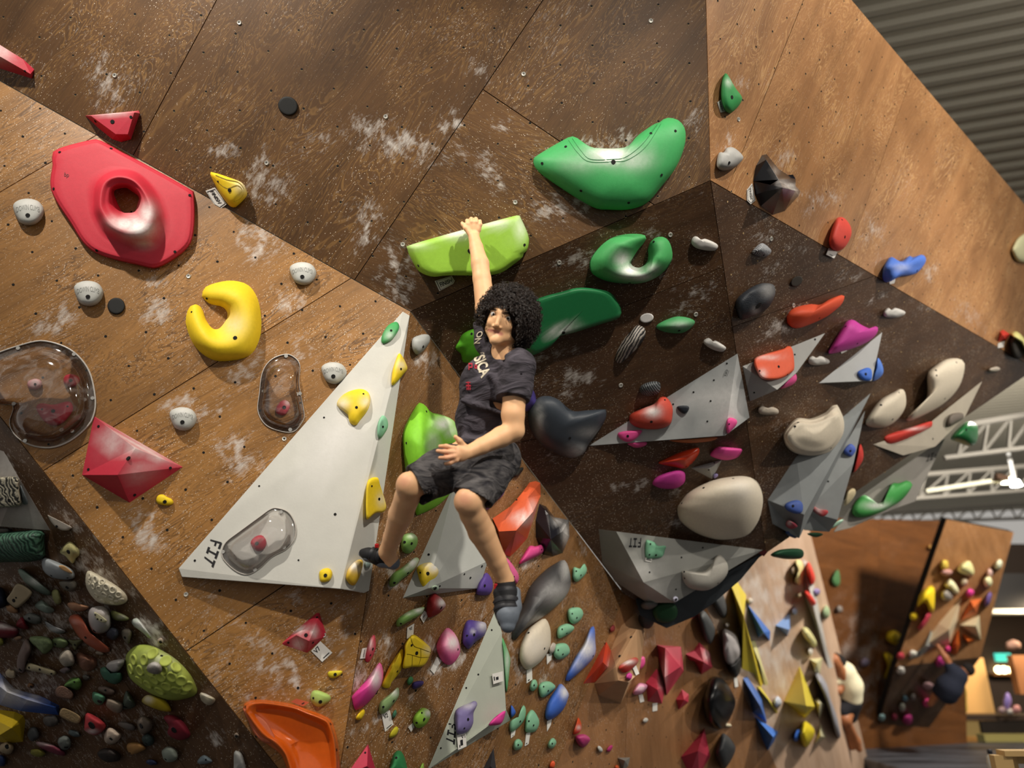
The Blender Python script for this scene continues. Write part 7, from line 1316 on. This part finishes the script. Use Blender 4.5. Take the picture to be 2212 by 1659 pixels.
    for i in range(N_):
        t = (i + .5) / N_; ph = i * 2.39996; z = 1 - 2 * t; n = np.array([math.cos(ph) * math.sqrt(1 - z * z), z, math.sin(ph) * math.sqrt(1 - z * z)]) + r2.normal(0, .03, 3); n /= np.linalg.norm(n)
        p0 = HCn + (ax.T @ (n * HRd)) * r2.uniform(.86, 1.05); uu, vv, dd = proj(p0)
        if dd < 3.26 and inside(face, (uu, vv)): continue
        if vv > 770 or (vv > 735 and uu < 1108) or (vv > 700 and uu < 1050): continue
        nn = ax.T @ n; tx = np.cross(nn, r2.normal(0, 1, 3)); tx /= np.linalg.norm(tx); ty = np.cross(nn, tx); rad, hgt, turns = r2.uniform(.006, .010), r2.uniform(.012, .022), r2.uniform(1.2, 2.0); tr = r2.uniform(.0014, .0022); m = 13; k0 = len(cv); a0 = r2.uniform(0, 6)
        for j in range(m):
            s = j / (m - 1); a = a0 + 6.283 * turns * s; c = p0 + nn * hgt * (s - .35) + (tx * math.cos(a) + ty * math.sin(a)) * rad - UP * .004 * s; e1 = tx * math.cos(a) + ty * math.sin(a)
            for t_ in range(3): an = t_ * 2.094; cv.append(c + (e1 * math.cos(an) + nn * math.sin(an)) * tr * (1 - .4 * s))
        for j in range(m - 1):
            for t_ in range(3): cf.append([k0 + 3 * j + t_, k0 + 3 * j + (t_ + 1) % 3, k0 + 3 * j + 3 + (t_ + 1) % 3, k0 + 3 * j + 3 + t_])
    hm2 = M('#21150f', .42, .5, chalk=False, grain=.5, scale=40, bump=0); o = mesh_obj('curls', cv, cf, hm2, hair, smooth=True, recalc=False); o['kind'] = 'stuff'
    # tee
    b = Blend(.0048); b.ell(pt(1066, 834, 3.27), (.156, .150, .118), axes(8), .04); b.ell(pt(1044, 905, 3.29), (.130, .125, .108), axes(6), .05); b.ell(pt(1044, 955, 3.29), (.122, .07, .108), axes(4), .04)
    b.cone(NB, RS, .07, .066, .04); b.cone(NB, LS, .072, .074, .04); b.cone(RS, pt(1051, 690, 3.40), .068, .066, .03); b.chain([(LS, .076), (pt(1112, 835, 3.14), .074), (pt(1104, 880, 3.10), .073)], .03)
    dn = pt(1104, 880, 3.10) - LS; b.local_cut(pt(1106, 862, 3.115), dn, .11)
    dn2 = pt(1044, 655, 3.42) - RS; b.local_cut(pt(1051, 695, 3.40), dn2, .10)
    b.cone(pt(1088, 752, 3.19), pt(1092, 700, 3.19), .062, .06, .006, '-'); b.cut(pt(1040, 966, 3.29), -UP + .12 * RT)
    for (a, c, r) in (((1000, 880, 3.19), (1080, 905, 3.15), .010), ((1010, 940, 3.19), (1085, 950, 3.17), .012), ((1060, 800, 3.14), (1090, 835, 3.12), .008), ((1085, 775, 3.14), (1125, 810, 3.09), .007), ((1005, 915, 3.18), (1060, 930, 3.16), .008)): b.cone(pt(*a), pt(*c), r, r * .6, .018, '-')
    for (a, c, r) in (((1000, 865, 3.185), (1085, 892, 3.14), .012), ((1000, 950, 3.2), (1085, 962, 3.18), .014), ((1060, 810, 3.15), (1100, 850, 3.10), .010)): b.cone(pt(*a), pt(*c), r, r * .7, .03)
    V, Fq = b.mesh(); tee = fast_obj('t_shirt', V, Fq, cloth_mat('tee_cloth', '#2f2c30', '#57525a', .6, 8.0), root)
    tb = BVHTree.FromPolygons([Vector(x) for x in V], Fq.tolist()); CRN, CRD = plain('#d9cdb6', .8), plain('#b52a3c', .8)
    text('YSICA', '1044,752 1060,806 1040,818 1018,762', tb, CRN, tee, .004, bold=.03, name='print')
    text('ON', '1045,716 1038,742 1024,744 1033,716', tb, CRN, tee, .004, name='print')
    put_flat('print', P('.1,0 .9,.1 1,.5 .8,1 .5,.75 .3,1 0,.6'), [[0, 1, 2, 3, 4, 5, 6]], '1016,770 1028,772 1026,808 1006,812', tb, CRN, tee, .004)
    put_flat('print', *strokes([(0, .4, 1, .6), (.4, 0, .6, 1), (0, .8, 1, .92), (.1, 0, .3, .3), (.7, 0, .9, .3)]), '1008,824 1017,824 1019,842 1008,842', tb, CRD, tee, .004)
    put_flat('print', *strokes([(0, 0, .2, 1), (0, .8, 1, 1), (.8, .3, 1, 1), (0, .3, 1, .45)]), '1014,786 1022,786 1022,800 1014,800', tb, CRD, tee, .006)
    put_flat('print', *strokes([(0, 0, 1, .25), (0, .75, 1, 1), (0, 0, .3, 1), (.7, 0, 1, 1)]), '1027,788 1032,790 1031,798 1026,796', tb, CRD, tee, .005)
    # shorts
    b = Blend(.005); b.ell(pt(1048, 982, 3.29), (.135, .085, .118), axes(4), .04)
    b.chain([(pt(1012, 990, 3.26), .10), (pt(950, 1020, 3.13), .093), (pt(880, 1058, 3.0), .088)], .04); b.chain([(pt(1076, 992, 3.25), .105), (pt(1045, 1035, 3.1), .094), (pt(1008, 1095, 2.95), .088)], .04)
    b.local_cut(pt(898, 1052, 3.02), RT * -.78 + UP * -.30 - FW * .35, .15); b.local_cut(pt(1022, 1076, 2.99), RT * -.36 - UP * .78 - FW * .35, .14)
    b.cone(pt(905, 1052, 3.03), pt(840, 1078, 2.92), .072, .078, .006, '-'); b.cone(pt(1024, 1072, 3.0), pt(1000, 1125, 2.88), .074, .08, .006, '-'); b.cut(pt(1040, 956, 3.29), UP)
    for (a, c, r) in (((1060, 985, 3.15), (1095, 1000, 3.14), .008), ((1050, 1000, 3.1), (1090, 1018, 3.12), .008), ((950, 985, 3.06), (1000, 1000, 3.12), .008)): b.cone(pt(*a), pt(*c), r, r * .6, .018, '-')
    V, Fq = b.mesh(); sho = fast_obj('shorts', V, Fq, cloth_mat('denim', '#28272b', '#5d5a5a', .55, 10.0), root)
    # climbing shoes
    RB_, BK, RDm = M('#6d7580', .6, .4, chalk=False), M('#1a1a1d', .7, .3, chalk=False), M('#c41f26', .5, .4, chalk=False)
    def shoe(pts, rand_pts, straps, tabs, axis_pts):
        e = empty_child('climbing_shoe', root, pts[0][0]); q = Blend(.004); q.chain(pts, .02); V, Fq = q.mesh(); fast_obj('upper', V, Fq, BK, e); q = Blend(.004); q.chain(rand_pts, .012); V, Fq = q.mesh(); fast_obj('rubber_sole', V, Fq, RB_, e)
        for c, ax, r, w in straps:
            ax = ax / np.linalg.norm(ax); e1 = np.cross(ax, FW); e1 /= np.linalg.norm(e1); e2 = np.cross(ax, e1); V = [c + ax * h + (e1 * math.cos(a) + e2 * math.sin(a)) * rr for rr, h in ((r, -w), (r * 1.05, 0), (r, w)) for a in np.linspace(0, 6.2832, 20, endpoint=False)]
            mesh_obj('strap', V, [[20 * j + i, 20 * j + (i + 1) % 20, 20 * j + 20 + (i + 1) % 20, 20 * j + 20 + i] for j in range(2) for i in range(20)], M('#26262b', .5, .4, chalk=False), e, smooth=True)
        for p, x, y in tabs: bevel(mesh_obj('pull_tab', [p + RT * a * x + UP * b_ * y + FW * c * .006 for a in (-1, 1) for b_ in (-1, 1) for c in (-1, 1)], [(0, 1, 3, 2), (4, 6, 7, 5), (0, 4, 5, 1), (2, 3, 7, 6), (0, 2, 6, 4), (1, 5, 7, 3)], RDm, e), .003)
    dl = pt(1096, 1345, 3.02) - pt(1092, 1262, 3.12)
    shoe([(pt(1091, 1262, 3.12), .044), (pt(1093, 1285, 3.09), .048), (pt(1095, 1318, 3.05), .050), (pt(1096, 1338, 3.03), .042)], [(pt(1112, 1280, 3.10), .026), (pt(1108, 1310, 3.06), .036), (pt(1097, 1328, 3.03), .047), (pt(1097, 1350, 3.01), .032)],
         [(pt(1092, 1280, 3.095), dl, .052, .010), (pt(1094, 1300, 3.07), dl, .054, .011), (pt(1094, 1316, 3.05), dl, .054, .008)], [(pt(1071, 1272, 3.09), .008, .022)], None)
    dr = pt(790, 1197, 3.3) - pt(848, 1212, 3.27)
    shoe([(pt(842, 1206, 3.26), .034), (pt(818, 1203, 3.27), .034), (pt(795, 1197, 3.29), .026), (pt(784, 1194, 3.30), .018)], [(pt(850, 1216, 3.26), .030), (pt(825, 1212, 3.265), .027), (pt(795, 1202, 3.285), .022), (pt(781, 1196, 3.30), .014)],
         [(pt(822, 1201, 3.265), dr, .037, .009), (pt(806, 1198, 3.28), dr, .034, .008)], [(pt(814, 1179, 3.25), .009, .009), (pt(843, 1198, 3.22), .012, .007)], None)
def empty_child(name, parent, loc):
    o = bpy.data.objects.new(name, None); o.empty_display_size = .02; o.location = loc; o['_w'] = list(map(float, loc)); return link(o, parent)
climber()

def far_person(label, parts, res=.02):
    """distant figures: parts = [(name, material, [chains])], joints as (u, v, depth, radius)"""
    c = parts[0][2][0][0]; root = empty('person', pt(*c[:3]), label, 'person')
    for name, mat, ch in parts:
        q = Blend(res)
        for k in ch: q.chain([(pt(*j[:3]), j[3]) for j in k] + ([(pt(*k[0][:3]) + .001, k[0][3])] if len(k) == 1 else []), .06)
        V, Fq = q.mesh(); fast_obj(name, V, Fq, mat, root)
FS = skin_mat('#9c6542', '#9c6542'); D1 = 10.6
far_person('distant person in a cream tee and dark shorts on the turned wall', [
    ('body', FS, [[(1830, 1478, D1, .12), (1805, 1432, D1 - .1, .07), (1800, 1425, D1 - .1, .09)], [(1815, 1455, D1, .06), (1795, 1462, D1, .05), (1780, 1435, D1 + .1, .04), (1775, 1418, D1 + .15, .035)], [(1842, 1460, D1, .06), (1810, 1492, D1 - .1, .05), (1800, 1480, D1, .04)], [(1833, 1525, D1, .09), (1812, 1540, D1 - .1, .07), (1828, 1585, D1, .055), (1840, 1615, D1, .04)], [(1838, 1528, D1, .09), (1826, 1555, D1 - .15, .07), (1850, 1600, D1, .05), (1856, 1618, D1, .045)]]),
    ('hair', plain('#120c0a', .9), [[(1804, 1426, D1 - .05, .11), (1812, 1428, D1, .10)]]),
    ('t_shirt', plain('#ddd4b4', .9), [[(1826, 1452, D1, .15), (1836, 1480, D1, .17), (1838, 1505, D1, .16)], [(1820, 1455, D1, .09), (1806, 1470, D1 - .05, .075)]]),
    ('shorts', plain('#17161c', .9), [[(1838, 1515, D1, .14), (1818, 1535, D1 - .1, .10)], [(1838, 1518, D1, .14), (1836, 1545, D1, .11)]])])
D2 = 11.6
far_person('distant person in navy leaning back from the far prow', [
    ('body', FS, [[(2060, 1470, D2, .12), (2080, 1452, D2, .06), (2088, 1448, D2, .09)], [(2062, 1452, D2, .06), (2042, 1420, D2 + .1, .045), (2026, 1395, D2 + .2, .035)], [(2055, 1500, D2, .1), (2030, 1490, D2 + .1, .08), (2010, 1520, D2 + .2, .05)]]),
    ('hair', plain('#120c0a', .9), [[(2091, 1446, D2, .10)]]),
    ('t_shirt', plain('#1b2030', .9), [[(2068, 1460, D2, .15), (2050, 1485, D2, .18), (2045, 1498, D2, .15)], [(2062, 1455, D2, .10), (2052, 1440, D2 + .05, .08)]]),
    ('trousers', plain('#161a28', .9), [[(2048, 1500, D2, .15), (2030, 1492, D2 + .1, .11)]])])
D3 = 15.6
far_person('distant person in a yellow top at the lounge counter', [
    ('body', FS, [[(2070, 1500, D3, .12), (2074, 1474, D3, .06), (2074, 1466, D3, .1)], [(2068, 1495, D3, .06), (2058, 1520, D3, .05), (2068, 1535, D3 - .2, .04)]]),
    ('hair', plain('#2a1a12', .9), [[(2075, 1463, D3 + .03, .115)]]),
    ('top', plain('#d0b552', .9), [[(2070, 1492, D3, .16), (2066, 1525, D3, .19), (2050, 1545, D3, .2)]]),
    ('trousers', plain('#b58a3a', .9), [[(2055, 1545, D3, .2), (2045, 1580, D3, .14), (2045, 1615, D3, .1)]])])
